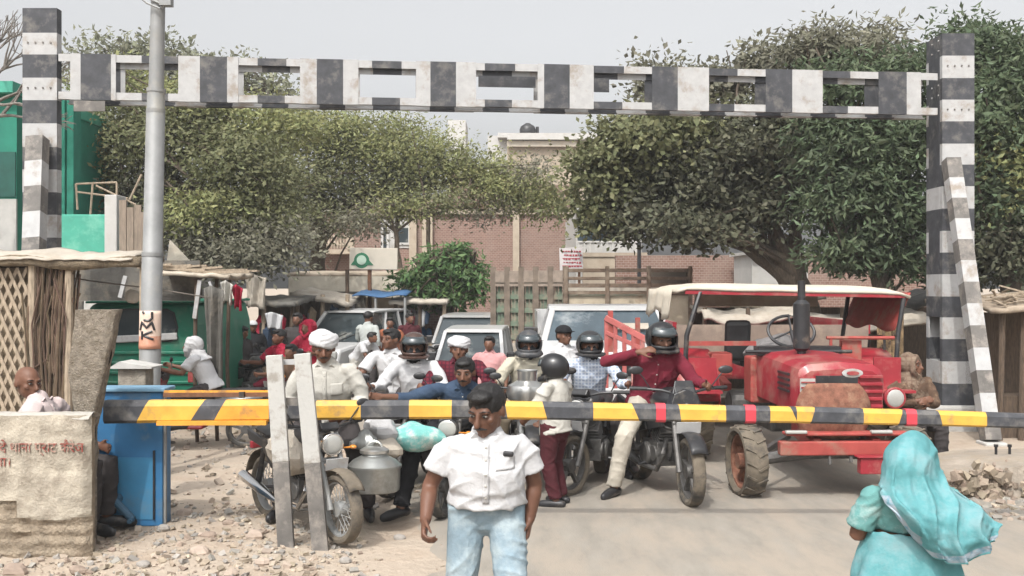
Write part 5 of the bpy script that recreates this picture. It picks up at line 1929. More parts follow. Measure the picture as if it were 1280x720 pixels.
    for px, y_, mt, top in ((243, 13.2, WOODD, 2.1), (268, 13.3, WOODD, 2.1), (284, 13.3, WOODD, 2.08)):
        m = MB()
        x = GX(px, y_)
        m.tube([(x - o.x + .04, y_ - o.y, -.05), (x - o.x, y_ - o.y, 1.0), (x - o.x + .03, y_ - o.y, top)], .026, 7)
        T.part(m, 'post', mt, smooth=True)
    for a, b in (((150, 372), (157, 345)), ((243, 398), (250, 350)), ((262, 352), (270, 372))):
        m = MB()
        m.beam(P(*a, 13.15) - o, P(*b, 13.15) - o, .05, .03)
        T.part(m, 'strut', WHT)
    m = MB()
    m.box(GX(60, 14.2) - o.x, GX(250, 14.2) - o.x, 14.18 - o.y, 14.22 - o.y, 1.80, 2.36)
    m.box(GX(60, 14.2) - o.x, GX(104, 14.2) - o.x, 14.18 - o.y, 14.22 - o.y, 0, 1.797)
    T.part(m, 'shade_stand_in', TARPD)  # dark sheets added in place of the shade around the van
    m = MB()
    pts = [P(80, 346, 11.5), P(120, 352, 11.55), P(200, 362, 11.6), P(262, 372, 11.7)]
    solo(MB().tube(pts, .008, 5), 'washing_line', ROPE, 'thin rope strung under the stall roof from post to post', 'rope')
    m = MB()
    m.ell(P(166, 370, 11.7), (.10, .05, .085), 10)
    m.v = [tuple(V(p) + noise.noise_vector(V(p) * 9) * .03) for p in m.v]
    solo(m, 'cloth_bundle', TARP, 'small pale cloth bundle tied under the stall roof above the green van', 'bundle', smooth=True)


def left_house():
    Y = 16.4
    T = Thing('green_house', 'turquoise painted house with a shuttered upper room above the thatched stall', 'house', (GX(40, Y), Y, 0))
    o = T.o.location
    zp = GZ(322, Y)
    m = MB()
    m.box(GX(-70, Y) - o.x, GX(134, Y) - o.x, 0, 6, 0, zp)
    T.part(m, 'ground_floor', LCONC)
    m = MB()
    m.box(GX(68, Y) - o.x, GX(133, Y) - o.x, -.02, .14, zp + .003, GZ(268, Y))
    T.part(m, 'parapet', TURQ, bevel=.02)
    m = MB()
    m.box(GX(68, Y) - o.x, GX(134, Y) - o.x, -.06, .18, zp - .08, zp - .002)
    T.part(m, 'ledge', WHTW)
    m = MB()
    m.box(GX(133.4, Y) - o.x, GX(149, Y) - o.x, -.10, .3, 0, GZ(244, Y))
    T.part(m, 'pier', WHTW, bevel=.015)
    Y2 = 17.2
    y_ = Y2 - o.y
    m = MB()
    m.box(GX(-90, Y2) - o.x, GX(21, Y2) - o.x, y_, y_ + 4, zp, GZ(105, Y2))
    T.part(m, 'upper_room', TEAL)
    m = MB()
    m.box(GX(-90, Y2) - o.x, GX(20, Y2) - o.x, y_ - .025, y_ - .005, GZ(246, Y2), GZ(190, Y2))
    T.part(m, 'shutter', DTEAL)
    m = MB()
    m.box(GX(-90, Y2) - o.x, GX(22, Y2) - o.x, y_ - .05, y_ - .006, zp, GZ(249, Y2))
    T.part(m, 'sill_wall', LCONC)
    m = MB()
    m.box(GX(-90, Y2) - o.x, GX(23, Y2) - o.x, y_ - .2, y_ + 4.1, GZ(118, Y2), GZ(105, Y2) + .012)
    T.part(m, 'roof_slab', TURQ)
    m = MB()
    for i, (a, b) in enumerate(((66, 73), (74, 82), (83, 92))):
        m.box(GX(a, 16.9) - o.x, GX(b, 16.9) - o.x, .5 - .03 * (i % 2), .8, zp, GZ(124, 16.9))
    T.part(m, 'column', TEAL, bevel=.01)
    m = MB()
    for a, b in (((95, 230), (146, 228)), ((113, 268), (116, 230)), ((95, 230), (97, 262)), ((146, 228), (146, 246)), ((97, 240), (160, 248)), ((162, 250), (177, 218)), ((120, 232), (170, 256))):
        m.tube([P(*a, 16.8) - o, P(*b, 16.8) - o], .018, 6)
    solo_o = T.part(m, 'roof_railing', WOODL)
    # plank screen between the house and the pole
    m = MB()
    Y = 15.8
    for i, px in enumerate(range(149, 202, 9)):
        m.box(GX(px, Y), GX(px + 8.6, Y), Y + .01 * (i % 3), Y + .04 + .01 * (i % 3), 0, GZ(250 + (i * 7) % 12 + i * 2, Y))
    solo(m, 'plank_screen', mat('weathered_plank', (.27, .215, .17), .95, .25, 6, .5, 30, stretch=(7, 7, 1)), 'tall screen of weathered planks beside the turquoise parapet', 'screen')
    m = MB()
    Y = 15.2
    a, b, c = P(208, 330, Y), P(212, 300, Y), P(246, 336, Y)
    m.add([a, b, c, a + V((0, .05, 0)), b + V((0, .05, 0)), c + V((0, .05, 0)), V((a.x, Y, 1.5)), V((c.x, Y, 1.5)), V((a.x, Y + .05, 1.5)), V((c.x, Y + .05, 1.5))], [(0, 1, 2), (5, 4, 3), (0, 6, 7, 2), (3, 5, 9, 8), (0, 3, 4, 1), (1, 4, 5, 2), (0, 6, 8, 3), (2, 5, 9, 7)])
    solo(m, 'tarpaulin', CREAM, 'pale pointed tarpaulin corner beyond the lean-to stall', 'tarpaulin')


def houses():
    # far brick house
    Y = 36
    T = Thing('brick_house', 'long unfinished brick house with plaster bands behind the olive trees', 'house', (GX(570, Y), Y, 0))
    o = T.o.location
    L_ = lambda px: GX(px, Y) - o.x
    m = MB()
    zt = GZ(248, Y)
    m.box(L_(400), L_(719), 0, 9, 0, zt)
    T.part(m, 'wall', BRICK)
    m = MB()
    m.box(L_(540), L_(720), -.12, -.005, GZ(268, Y), GZ(262, Y))
    m.box(L_(418), L_(517), -.14, -.005, GZ(270, Y), GZ(265, Y))
    for a, b in ((512, 521), (528, 541), (641, 649)):
        m.box(L_(a), L_(b), -.17, -.006, 0, zt - .02)
    T.part(m, 'plaster_band', TANB)
    m = MB()
    m.box(L_(418), L_(476), -.02, -.004, 0, GZ(271, Y))
    T.part(m, 'brown_bay', BRICKB)
    m = MB()
    m.box(L_(655), L_(719), -.02, -.004, 0, zt - .05)
    T.part(m, 'brown_bay', BRICKB)
    m = MB()
    m.box(L_(476), L_(512), -.03, -.004, GZ(310, Y), GZ(271, Y))
    T.part(m, 'rendered_bay', LCONC)
    for a, b, c, d in ((495, 512, 285, 304), (478, 485, 285, 312)):
        m = MB()
        m.box(L_(a), L_(b), -.05, -.032, GZ(d, Y), GZ(c, Y))
        w_ = T.part(m, 'window', GLASS)
        m = MB()
        for x_ in (a, b):
            m.box(L_(x_) - .04, L_(x_) + .04, -.08, -.052, GZ(d, Y), GZ(c, Y))
        m.box(L_(a), L_(b), -.075, -.053, GZ(d, Y) - .06, GZ(d, Y) + .02)
        T.part(m, 'frame', WHTW, parent=w_)
    m = MB()
    m.box(L_(400), L_(447), -1.0, -.03, GZ(313, Y) - .15, GZ(313, Y))
    m.box(L_(402), L_(447), -1.0, -.95, GZ(297, Y) - .03, GZ(297, Y) + .03)
    for i in range(12):
        x_ = L_(403 + i * 3.6)
        m.lathe([(.03, 0), (.06, .12), (.035, .25), (.05, .42)], 8, (x_, -.975, GZ(312, Y)))
    m.box(L_(440), L_(448), -1.05, -.9, GZ(313, Y), GZ(292, Y))
    T.part(m, 'balcony', TANB)
    m = MB()
    m.box(L_(560), L_(640), .2, 8, zt, zt + .9)
    m.box(L_(640), L_(719), .2, 8, zt, zt + .5)
    T.part(m, 'upper_wall', BRICKB)
    # house on the roofline with a tank
    Y = 52
    T = Thing('rooftop_house', 'tan house with a white parapet and a black water tank above the brick house', 'house', (GX(665, Y), Y, 0))
    o = T.o.location
    m = MB()
    m.box(L2(634, Y, o), L2(760, Y, o), 0, 8, 0, GZ(176, Y))
    T.part(m, 'wall', TANB)
    m = MB()
    m.box(L2(634, Y, o), L2(770, Y, o), -.5, 8.2, GZ(176, Y), GZ(168, Y))
    T.part(m, 'roof_slab', WHTW)
    m = MB()
    m.box(L2(634, Y, o), L2(720, Y, o), -.3, -.1, GZ(184, Y), GZ(177, Y))
    T.part(m, 'fascia', CREAM)
    m = MB()
    m.box(L2(609, Y, o), L2(634, Y, o), 1, 6, 0, GZ(166, Y))
    m.box(L2(622, Y, o), L2(634, Y, o), .5, 1, GZ(170, Y), GZ(164, Y))
    T.part(m, 'side_wing', WHTW)
    m = MB()
    c = P(660, 167, Y) - o
    m.lathe([(.38, 0), (.42, .1), (.42, .36), (.36, .52), (.2, .62), (.12, .68)], 18, (c.x, 1, c.z))
    m.lathe([(.08, 0), (.08, .5)], 8, (c.x + .5, 1, c.z))
    T.part(m, 'water_tank', BPL, smooth=True, ang=50)
    m = MB()
    m.box(GX(560, 60), GX(582, 60), 60, 63, 0, GZ(150, 60))
    solo(m, 'far_house', WHTW, 'pale blank far house just showing above the olive tree', 'house')
    # white house behind the red lettered board
    Y = 30
    T = Thing('white_house', 'pale house with a railing and tan yard wall behind the truck', 'house', (GX(760, Y), Y, 0))
    o = T.o.location
    m = MB()
    m.box(L2(720, Y, o), L2(802, Y, o), 0, 6, 0, GZ(262, Y))
    T.part(m, 'wall', WHTW)
    m = MB()
    m.box(L2(718, Y, o), L2(806, Y, o), -.6, -.005, GZ(268, Y), GZ(260, Y))
    T.part(m, 'sunshade', LCONC)
    m = MB()
    m.box(L2(722, Y, o), L2(775, Y, o), -.06, -.01, GZ(302, Y), GZ(285, Y))
    T.part(m, 'window', GLASSP)
    m = MB()
    for i in range(11):
        x_ = L2(722 + i * 7, Y, o)
        m.box(x_ - .015, x_ + .015, -.50, -.47, GZ(318, Y), GZ(303, Y))
    m.box(L2(720, Y, o), L2(800, Y, o), -.51, -.46, GZ(304, Y), GZ(302, Y))
    T.part(m, 'railing', WHTW)
    m = MB()
    m.box(L2(726, Y, o), L2(803, Y, o), -.9, -.65, 0, GZ(322, Y))
    m.box(L2(725, Y, o), L2(804, Y, o), -.94, -.61, GZ(322, Y), GZ(317, Y))
    T.part(m, 'yard_wall', TANB)
    m = MB()
    Y = 27
    m.box(GX(770, Y), GX(1180, Y), Y, Y + .3, 0, GZ(319, Y))
    solo(m, 'brick_wall', BRICK, 'long red brick yard wall under the dark tree', 'wall')
    m = MB()
    m.tube([P(799, 400, 26), P(799, 302, 26)], .05, 8)
    solo(m, 'iron_post', BPL, 'dark iron post standing before the tan yard wall', 'post')
    m = MB()
    Y = 24.5
    m.box(GX(940, Y), GX(1010, Y), Y, Y + 2, 0, GZ(318, Y))
    m.box(GX(936, Y), GX(1014, Y), Y - .2, Y + 2.2, GZ(318, Y), GZ(314, Y))
    solo(m, 'shed', WHTW, 'small whitewashed shed glimpsed between the dark tree limbs', 'shed')


def L2(px, Y, o):
    return GX(px, Y) - o.x


def signs():
    Y = 22.5
    T = Thing('sign_board', 'long cream sign board with a green emblem above the tea stalls', 'sign', (GX(467, Y), Y, 0))
    o = T.o.location
    m = MB()
    m.cbox(P(467, 323.5, Y) - o, (60 / FX * Y, .06, 27 / FX * Y), (0, .6, 0))
    T.part(m, 'panel', mat('cream_sign', (.55, .50, .42), .7, .06, 4, .05), bevel=.01)
    m = MB()
    c = P(452, 325, Y - .035) - o
    m.lathe([(.001, 0), (.17, 0), (.17, .012)], 20, (c.x, c.y, c.z - .01), 'y')
    m.prism([(-.24, -.11), (-.14, .02), (0, .17), (.14, .02), (.26, -.11)], (c.x, c.y - .008, c.z), (1, 0, 0), (0, 0, 1), (0, .01, 0))
    m.lathe([(.001, -.016), (.105, -.016), (.105, -.01)], 18, (c.x, c.y, c.z + .0), 'y', 1)
    T.part(m, 'emblem', [mat('emblem_green', (.03, .17, .09), .6, .15), mat('emblem_pale', (.42, .55, .45), .6, .1)])
    for px in (462, 434):
        m = MB()
        m.tube([P(px, 337, Y + .05) - o, V((GX(px, Y) - o.x, .05, 0))], .045, 8)
        T.part(m, 'post', WOODD if px < 450 else RST, smooth=True)
    Y = 20.6
    T = Thing('notice_board', 'square white board with rows of red writing above the truck body', 'sign', (GX(714, Y), Y, 0))
    o = T.o.location
    m = MB()
    m.cbox(P(714, 323.5, Y) - o, (29 / FX * Y, .03, 28 / FX * Y), (0, -1.5, 0))
    T.part(m, 'panel', mat('white_sign', (.68, .64, .64), .6, .05, 4, .02))
    m = MB()
    g = random.Random(3)
    for r_ in range(5):
        py = 313.5 + r_ * 4.6
        x = 702.5 + g.uniform(0, 3)
        while x < 725:
            w_ = g.uniform(1.2, 3.2)
            m.box(GX(x, Y) - o.x, GX(x + w_, Y) - o.x, -.022, -.016, GZ(py + g.uniform(1.2, 2.4), Y), GZ(py, Y))
            x += w_ + g.uniform(.5, 1.2)
        if r_ in (2, 4):
            m.box(GX(703, Y) - o.x, GX(725, Y) - o.x, -.021, -.016, GZ(py + .5, Y), GZ(py - .1, Y))
    T.part(m, 'lettering', mat('sign_red', (.42, .07, .09), .7, .2))
    m = MB()
    m.beam(P(705, 337, Y + .03) - o, V((GX(705, Y) - o.x, .03, 0)), .05, .05)
    m.beam(P(724, 337, Y + .03) - o, V((GX(724, Y) - o.x, .03, 0)), .05, .05)
    T.part(m, 'post', RST)


def mid_stalls():
    """tea stalls and shops along the far side of the road"""
    g = random.Random(12)
    specs = [  # px0, px1, roof py, depth Y, depth size, roof mat, label, category
        (362, 506, 344, 24, 3.0, TANB, 'tan roofed tea stall under the long cream sign board'),
        (366, 440, 368, 21, 2.0, TARP, 'low stall with a pale slanted tarp by the tree trunk'),
        (288, 372, 380, 19, 2.2, TARPD, 'dark cluttered shop with hanging goods behind the red dressed women'),
        (488, 560, 378, 22, 2.4, TARP, 'open stall with a pale flat roof in front of the bright green tree'),
    ]
    for k, (a, b, py, Y, dp, rm, lab) in enumerate(specs):
        T = Thing('market_stall', lab, 'stall', (GX((a + b) / 2, Y), Y, 0))
        o = T.o.location
        xa, xb = GX(a, Y) - o.x, GX(b, Y) - o.x
        zr = GZ(py, Y)
        m = MB()
        fn = lambda u, v: (xa + (xb - xa) * u, -.3 + dp * v, zr + .10 * v + .05 * noise.noise(V((u * 6 + k, v * 4, k))) - (.10 if k == 1 else 0) * u * 2)
        m.grid(fn, 16, 8)
        T.part(m, 'roof', rm, smooth=True, solid=.09)
        for px in (xa + .1, (xa + xb) / 2, xb - .1):
            m = MB()
            m.tube([(px, -.1, -.02), (px + .03, -.12, zr)], .045, 7)
            T.part(m, 'post', g.choice([WOODD, WOODL]), smooth=True)
        m = MB()
        m.box(xa, xb, dp - .1, dp - .05, 0, zr + .05)
        T.part(m, 'back_wall', [TANB, TARPD, WOODD, BRICKB][k])
        m = MB()
        m.box(xa + .2, xb - .3, .2, .7, 0, .85)
        m.box(xa + .15, xb - .25, .12, .78, .853, .90)
        T.part(m, 'counter', WOODL, bevel=.02)
        if k == 0:
            m = MB()
            m.box(xa + .05, xb - .05, -.36, -.33, zr - .52, zr - .03)
            T.part(m, 'fascia', mat('cream_fascia', (.58, .53, .44), .8, .1, 4, .1, stain=(.40, .34, .26), samt=.3))
        # goods hanging and standing in the stall
        for i in range(9 if k == 2 else 5):
            m = MB()
            x = g.uniform(xa + .2, xb - .2)
            z = zr - g.uniform(.15, .5)
            s = g.uniform(.10, .22)
            m.tube([(x, -.05, z), (x + .02, -.05, z - s * .5), (x, -.05, z - s * 2)], [s * .2, s * .6, s * .5], 7, rnd_ends=True)
            T.part(m, 'hanging_goods', g.choice([C_RED, C_WHITE, C_TAN, C_CHAR, C_BLUE, C_OFFW, C_MAROON, C_CHAR]), smooth=True)
        for i in range(7):
            m = MB()
            x = g.uniform(xa + .3, xb - .4)
            r_ = g.uniform(.05, .11)
            m.lathe([(r_, 0), (r_ * 1.1, r_), (r_ * .8, r_ * 2.2), (r_ * .4, r_ * 2.6)], 10, (x, g.uniform(.25, .6), .903))
            T.part(m, 'jar', g.choice([TIN, REDD, C_OFFW, BLUETARP, C_TAN, WOODD]), smooth=True, ang=40)
    Y = 21.5
    m = MB()
    fn = lambda u, v: (GX(440, Y) + (GX(508, Y) - GX(440, Y)) * u, Y + 1.4 * v, GZ(370, Y) + .10 * v + .025 * math.sin(u * 9))
    m.grid(fn, 14, 6)
    T = Thing('blue_awning', 'faded blue plastic awning on thin poles under the cream sign board', 'awning', (GX(474, Y), Y, 0))
    o = T.o.location
    m.v = [(x - o.x, y - o.y, z) for x, y, z in m.v]
    T.part(m, 'sheet', BLUETARP, smooth=True, solid=.03)
    for px in (441, 469, 506):
        m = MB()
        m.tube([(GX(px, Y) - o.x, .05, 0), (GX(px, Y) - o.x, .05, GZ(372, Y))], .03, 6)
        T.part(m, 'post', GALV, smooth=True)
    # hanging clothes and sacks along the lean-to
    for k, (px, py, w_, h_, mt, lab) in enumerate(((284, 366, 7, 13, C_OFFW, 'pale cloth hanging from the corner of the lean-to stall'), (297, 372, 6, 14, C_RED, 'red cloth hanging beside the pale one at the lean-to'), (268, 420, 12, 60, TARPD, 'grey sacking hung on the lean-to post behind the scooter'),
                                                   (320, 365, 13, 20, TARP, 'tan cloth bag hung high beside the dark shop'), (343, 402, 11, 10, C_WHITE, 'white cloth bundle hanging in the dark shop'))):
        m = MB()
        Y = 12.9 if px < 300 else 18.6
        c = P(px, py, Y)
        s = Y / FX
        fn = lambda u, v: (c.x + (u - .5) * 2 * w_ * s * (1 - .15 * v), Y + .05 * math.sin(u * 11 + v * 2), c.z + h_ * s - 2 * h_ * s * v + .03 * math.sin(u * 5))
        m.grid(fn, 12, 10)
        o = solo(m, 'hanging_cloth', mt, lab, 'cloth', 'cloths hung along the stalls', smooth=True)
        q = o.modifiers.new('solid', 'SOLIDIFY')
        q.thickness = .02


def right_side():
    g = random.Random(8)
    # shack at the right edge
    Y = 13.6
    T = Thing('wooden_shack', 'dark wooden shack with a rough sheet roof behind the striped brace', 'shack', (GX(1275, Y), Y, 0))
    o = T.o.location
    m = MB()
    fn = lambda u, v: (GX(1228, Y) + 2.2 * u - o.x, -.5 + 2.4 * v, GZ(388, Y) + .18 * u + .1 * v + .05 * noise.noise(V((u * 9, v * 7, 2))))
    m.grid(fn, 18, 10)
    T.part(m, 'roof', mat('earthy_sheet', (.30, .24, .18), .95, .3, 7, .7, 20, stain=(.45, .38, .30), samt=.4), smooth=True, solid=.06)
    m = MB()
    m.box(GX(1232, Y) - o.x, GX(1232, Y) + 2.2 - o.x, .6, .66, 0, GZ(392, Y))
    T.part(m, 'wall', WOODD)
    for px in (1236, 1262, 1300):
        m = MB()
        m.tube([(GX(px, Y) - o.x, -.3, -.02), (GX(px, Y) - o.x + .04, -.3, GZ(388, Y))], .04, 7)
        T.part(m, 'post', WOODD, smooth=True)
    m = MB()
    m.box(GX(1240, Y) - o.x, GX(1310, Y) - o.x, -.1, .4, 0, .55)
    T.part(m, 'bench', WOODD)
    m = MB()
    for i in range(40):
        x = GX(1228, Y) + g.random() * 1.4 - o.x
        z = GZ(388, Y) + .05 + g.random() * .2
        m.beam((x, -.5 + g.random() * 1.2, z), (x + g.uniform(-.5, .5), -.4 + g.random() * 1.2, z + g.uniform(-.05, .1)), .03, .02)
    T.part(m, 'roof_sticks', WOODL)
    # long low stalls behind the tractor
    Y = 17.5
    T = Thing('tarp_stall', 'long stall roofed with sagging pale tarps seen through the tractor canopy', 'stall', (GX(960, Y), Y, 0))
    o = T.o.location
    for a, b, py, dy, mt in ((880, 1000, 392, 0, TARP), (900, 1060, 372, 1.2, CREAM), (1000, 1150, 398, -.5, TARP), (1100, 1230, 372, .8, TARPD)):
        m = MB()
        fn = lambda u, v: (GX(a + (b - a) * u, Y) - o.x, dy + 1.6 * v, GZ(py, Y) + .08 * u - .12 * math.sin(u * math.pi) + .10 * v + .09 * noise.noise(V((u * 7 + a, v * 4, py))) - (.10 if v < .01 else 0))
        m.grid(fn, 24, 10)
        T.part(m, 'roof', mt, smooth=True, solid=.05)
    for px in (885, 940, 1000, 1060, 1120, 1180):
        m = MB()
        m.tube([(GX(px, Y) - o.x, .3, 0), (GX(px, Y) - o.x, .3, GZ(385, Y))], .04, 6)
        T.part(m, 'post', WOODD, smooth=True)
    m = MB()
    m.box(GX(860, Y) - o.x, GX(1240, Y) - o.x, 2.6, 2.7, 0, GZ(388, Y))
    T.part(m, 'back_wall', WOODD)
    # brown striped cloth hung by the canopy
    m = MB()
    Y = 14.6
    fn = lambda u, v: (GX(1098, Y) + .36 * u, Y + .04 * math.sin(u * 25), GZ(388, Y) - v * 1.35)
    m.grid(fn, 20, 12)
    o2 = solo(m, 'hanging_cloth', cloth('striped_brown', (.30, .21, .12), .5, stain=(.07, .05, .04), samt=.6, sscale=9), 'brown and black mottled cloth hung between the tractor canopy and the striped post', 'cloth', 'cloths hung along the stalls', smooth=True)
    o2.modifiers.new('solid', 'SOLIDIFY').thickness = .02
    m = MB()
    Y = 14.0
    fn = lambda u, v: (GX(1205, Y) + .36 * u, Y + 1.1 + .03 * math.sin(u * 14), GZ(455, Y) - v * .62)
    m.grid(fn, 12, 8)
    o2 = solo(m, 'hanging_cloth', C_MAROON, 'maroon cloth hung between the striped post and its brace', 'cloth', 'cloths hung along the stalls', smooth=True)
    o2.modifiers.new('solid', 'SOLIDIFY').thickness = .02
    # concrete platform at the right with a rubble face
    m = MB()

    def top(u, v):
        x = 3.95 + 3.3 * u
        y = 9.75 + 1.05 * v
        zz = .30 + .03 * noise.noise(V((x * 2, y * 2, 0))) - max(0, .35 - u * 1.4) * .35
        if v < .01:
            y += .09 * noise.noise(V((x * 5, 0, 0)))
        return (x, y, zz)
    m.grid(top, 50, 24)
    n0 = len(m.v)

    def face(u, v):
        p = top(u, 0)
        q = noise.noise(V((p[0] * 7, v * 5, 2)))
        return (p[0] + .03 * q, p[1] - v * .12 - .10 * abs(q) * v, p[2] * (1 - v) - .04 * v)
    m.grid(face, 90, 9)

    def side(u, v):
        p = top(0, u)
        return (p[0] - v * .1, p[1], p[2] * (1 - v) - .04 * v)
    m.grid(side, 20, 4)
    solo(m, 'concrete_platform', mat('platform_concrete', (.33, .285, .235), .95, .2, 5, .7, 25, stain=(.32, .265, .20), samt=.45, sscale=3, dist=.03), 'broken edged concrete platform under the foot of the striped brace', 'platform', smooth=True, ang=50)
    g = random.Random(2)
    m = MB()
    for i in range(260):
        x, y, z = g.gauss(4.42, .17), 9.64 + g.uniform(-.05, .06), abs(g.gauss(.10, .10))
        s = .014 + .05 * g.random() ** 3
        M = Euler((g.random() * 6, g.random() * 6, g.random() * 6)).to_matrix()
        q = [M @ V((a * s * g.uniform(.5, 1.2), b * s * g.uniform(.4, 1), c * s * g.uniform(.3, .8))) for a in (-1, 1) for b in (-1, 1) for c in (-1, 1)]
        m.add([(x + p.x, y + p.y, z + p.z) for p in q], [(0, 1, 3, 2), (4, 6, 7, 5), (0, 4, 5, 1), (2, 3, 7, 6), (0, 2, 6, 4), (1, 5, 7, 3)])
    solo(m, 'rubble', MATS['stone_brown'], 'stones packed against the face of the concrete platform', 'rubble', kind='stuff')
    for k, px in enumerate((1245, 1262)):
        m = MB()
        Y = 10.3
        m.tube([(GX(px, Y), Y, .28), (GX(px, Y), Y, .40)], .014, 8)
        m.tube([(GX(px, Y), Y, .385), (GX(px, Y), Y, .41)], .022, 8)
        solo(m, 'anchor_bolt', BPL, 'short dark bolt in the concrete platform, the one ' + ('nearer the sari wearer' if k == 0 else 'farther from the sari wearer'), 'bolt', 'bolts in the platform', smooth=True)


def vehicles_far():
    # green van, tail towards the camera
    Y = 14.5
    T = Thing('green_van', 'green van with a wide rounded window parked behind the lamp pole', 'van', (GX(176, Y), Y, 0))
    hw = 144 / FX * Y / 2
    zr = GZ(379, Y)
    prof = [(-hw, .35), (-hw, 1.05), (-hw * .96, 1.55), (-hw * .90, zr - .06), (-hw * .82, zr), (hw * .82, zr), (hw * .88, zr - .05), (hw * .96, 1.45), (hw, 1.05), (hw, .35)]
    m = MB()
    m.prism(prof, (0, 0, 0), (1, 0, 0), (0, 0, 1), (0, 3.0, 0))
    T.part(m, 'body', VANG, bevel=.05)
    wn = [(-hw * .62, 1.28), (-hw * .66, 1.40), (-hw * .60, 1.62), (-hw * .5, 1.66), (hw * .44, 1.66), (hw * .56, 1.61), (hw * .62, 1.42), (hw * .58, 1.28), (hw * .5, 1.24), (-hw * .55, 1.24)]
    m = MB()
    m.prism([(x * 1.05, (z - 1.45) * 1.12 + 1.45) for x, z in wn], (0, -.012, 0), (1, 0, 0), (0, 0, 1), (0, .02, 0))
    w_ = T.part(m, 'window_seal', BPL)
    m = MB()
    m.prism(wn, (0, -.022, 0), (1, 0, 0), (0, 0, 1), (0, .02, 0))
    T.part(m, 'window', GLASS, parent=w_)
    m = MB()
    m.cbox((.02, -.035, 1.27), (hw * 1.25, .03, .10), (0, -3, 0))
    T.part(m, 'trim_panel', WHT, bevel=.015)
    for z in (1.06, .92, .78, .64):
        m = MB()
        m.cbox((0, -.015, z), (hw * 1.86, .03, .045))
        T.part(m, 'body_rib', VANG, bevel=.012)
    m = MB()
    m.cbox((0, -.05, .42), (hw * 1.9, .12, .14))
    T.part(m, 'bumper', BPL, bevel=.02)
    m = MB()
    m.box(-hw * .95, hw * .95, -.03, 3.03, zr - .003, zr + .03)
    T.part(m, 'gutter', VANG, bevel=.01)
    for q in (-1, 1):
        m = MB()
        m.cbox((q * hw * .9, -.02, .75), (.12, .04, .22))
        T.part(m, 'tail_light', REDT, bevel=.015)
        wheel(T, (q * (hw - .14), .5, .29), .29, .18, 0, RUB, GALV, 0, 'wheel')
        wheel(T, (q * (hw - .14), 2.4, .29), .29, .18, 0, RUB, GALV, 0, 'wheel')
    # cars
    car('white car with an open fronted stall behind it, beside the man in pale grey', GX(428, 19.5), 20.8, -22, 3.3, 1.3, 1.53, W=1.0)
    car('grey roofed tall jeep behind the white capped rider', GX(577, 18), 21.5, -6, 3.9, 1.5, 1.42, paint=CARG, W=.85)
    car('white car facing the barrier behind the maroon shirted rider', GX(588, 15.5), 17.2, -4, 3.6, 1.4, 1.30, W=.80, hood=1.0)
    # pickup cab facing the barrier
    Y = 14.3
    T = Thing('white_pickup', 'white pickup with a broad windscreen behind the red trailer rails', 'pickup', (GX(764, Y), Y + 1.2, 0))
    hw = .98
    m = MB()
    m.prism([(-1.2, .40), (-1.26, .75), (-1.18, 1.12), (-.75, 1.22), (.3, 1.24), (2.8, 1.24), (2.8, .40)], (-hw, 0, 0), (0, 1, 0), (0, 0, 1), (2 * hw, 0, 0))
    T.part(m, 'body', CARW, bevel=.05)
    m = MB()
    b = [(-hw + .05, -.75, 1.2), (hw - .05, -.75, 1.2), (hw - .05, .75, 1.24), (-hw + .05, .75, 1.24)]
    t = [(-hw + .20, -.18, 1.66), (hw - .20, -.18, 1.66), (hw - .20, .7, 1.66), (-hw + .20, .7, 1.66)]
    panes(T, [(x * .965, y, z) for x, y, z in b + t], GLASSP)
    for i in range(4):
        m = MB()
        m.beam(b[i], t[i], .09, .07, up=(0, 1, 0))
        T.part(m, 'pillar', CARW, bevel=.015)
    m = MB()
    m.prism([(-.27, 1.64), (-.05, 1.71), (.35, 1.73), (.75, 1.66)], (-hw + .14, 0, 0), (0, 1, 0), (0, 0, 1), (2 * hw - .28, 0, 0))
    T.part(m, 'roof', CARW, bevel=.03)
    for q in (-1, 1):
        m = MB()
        m.cbox((q * (hw + .13), -.55, 1.28), (.20, .09, .26))
        m.beam((q * (hw - .02), -.5, 1.2), (q * (hw + .08), -.55, 1.25), .03, .03)
        T.part(m, 'mirror', BPL, bevel=.02)
        m = MB()
        m.cbox((q * .74, -1.24, .86), (.30, .06, .2))
        T.part(m, 'headlight', LENS, bevel=.03)
        wheel(T, (q * (hw - .14), -.6, .34), .34, .2, 0, RUB, GALV, 0, 'wheel')
        wheel(T, (q * (hw - .14), 1.9, .34), .34, .2, 0, RUB, GALV, 0, 'wheel')
    m = MB()
    m.cbox((0, -1.26, .85), (1.0, .04, .2))
    T.part(m, 'grille', BPL)
    m = MB()
    m.cbox((0, -1.3, .5), (2 * hw, .16, .2))
    T.part(m, 'bumper', CARW, bevel=.03)
    m = MB()
    m.box(-hw, -hw + .05, .85, 2.8, 1.243, 1.6)
    m.box(hw - .05, hw, .85, 2.8, 1.243, 1.6)
    m.box(-hw + .05, hw - .05, 2.75, 2.8, 1.243, 1.6)
    T.part(m, 'load_bed', CARW)
    m = MB()
    m.cbox((.35, -.60, 1.42), (.5, .02, .10), (-35, 0, 0))
    T.part(m, 'sun_strip', TARP)
    # cargo truck seen from behind
    Y = 19.0
    T = Thing('cargo_truck', 'old cargo truck with a green slatted side and tan tailboard', 'truck', (GX(770, Y), Y, 0))
    o = T.o.location
    xl, xr = GX(707, Y) - o.x, GX(862, Y) - o.x
    y1 = 5.2
    zt = GZ(336, Y)
    m = MB()
    m.box(xl, xr, 0, .06, .9, GZ(369, Y))
    T.part(m, 'tailboard', TRUCKT)
    m = MB()
    for py, h_ in ((366, .07), (357, .08), (348, .06), (338, .07)):
        m.box(xl - .05, xr + .05, -.06, -.004, GZ(py, Y) - h_ / 2, GZ(py, Y) + h_ / 2)
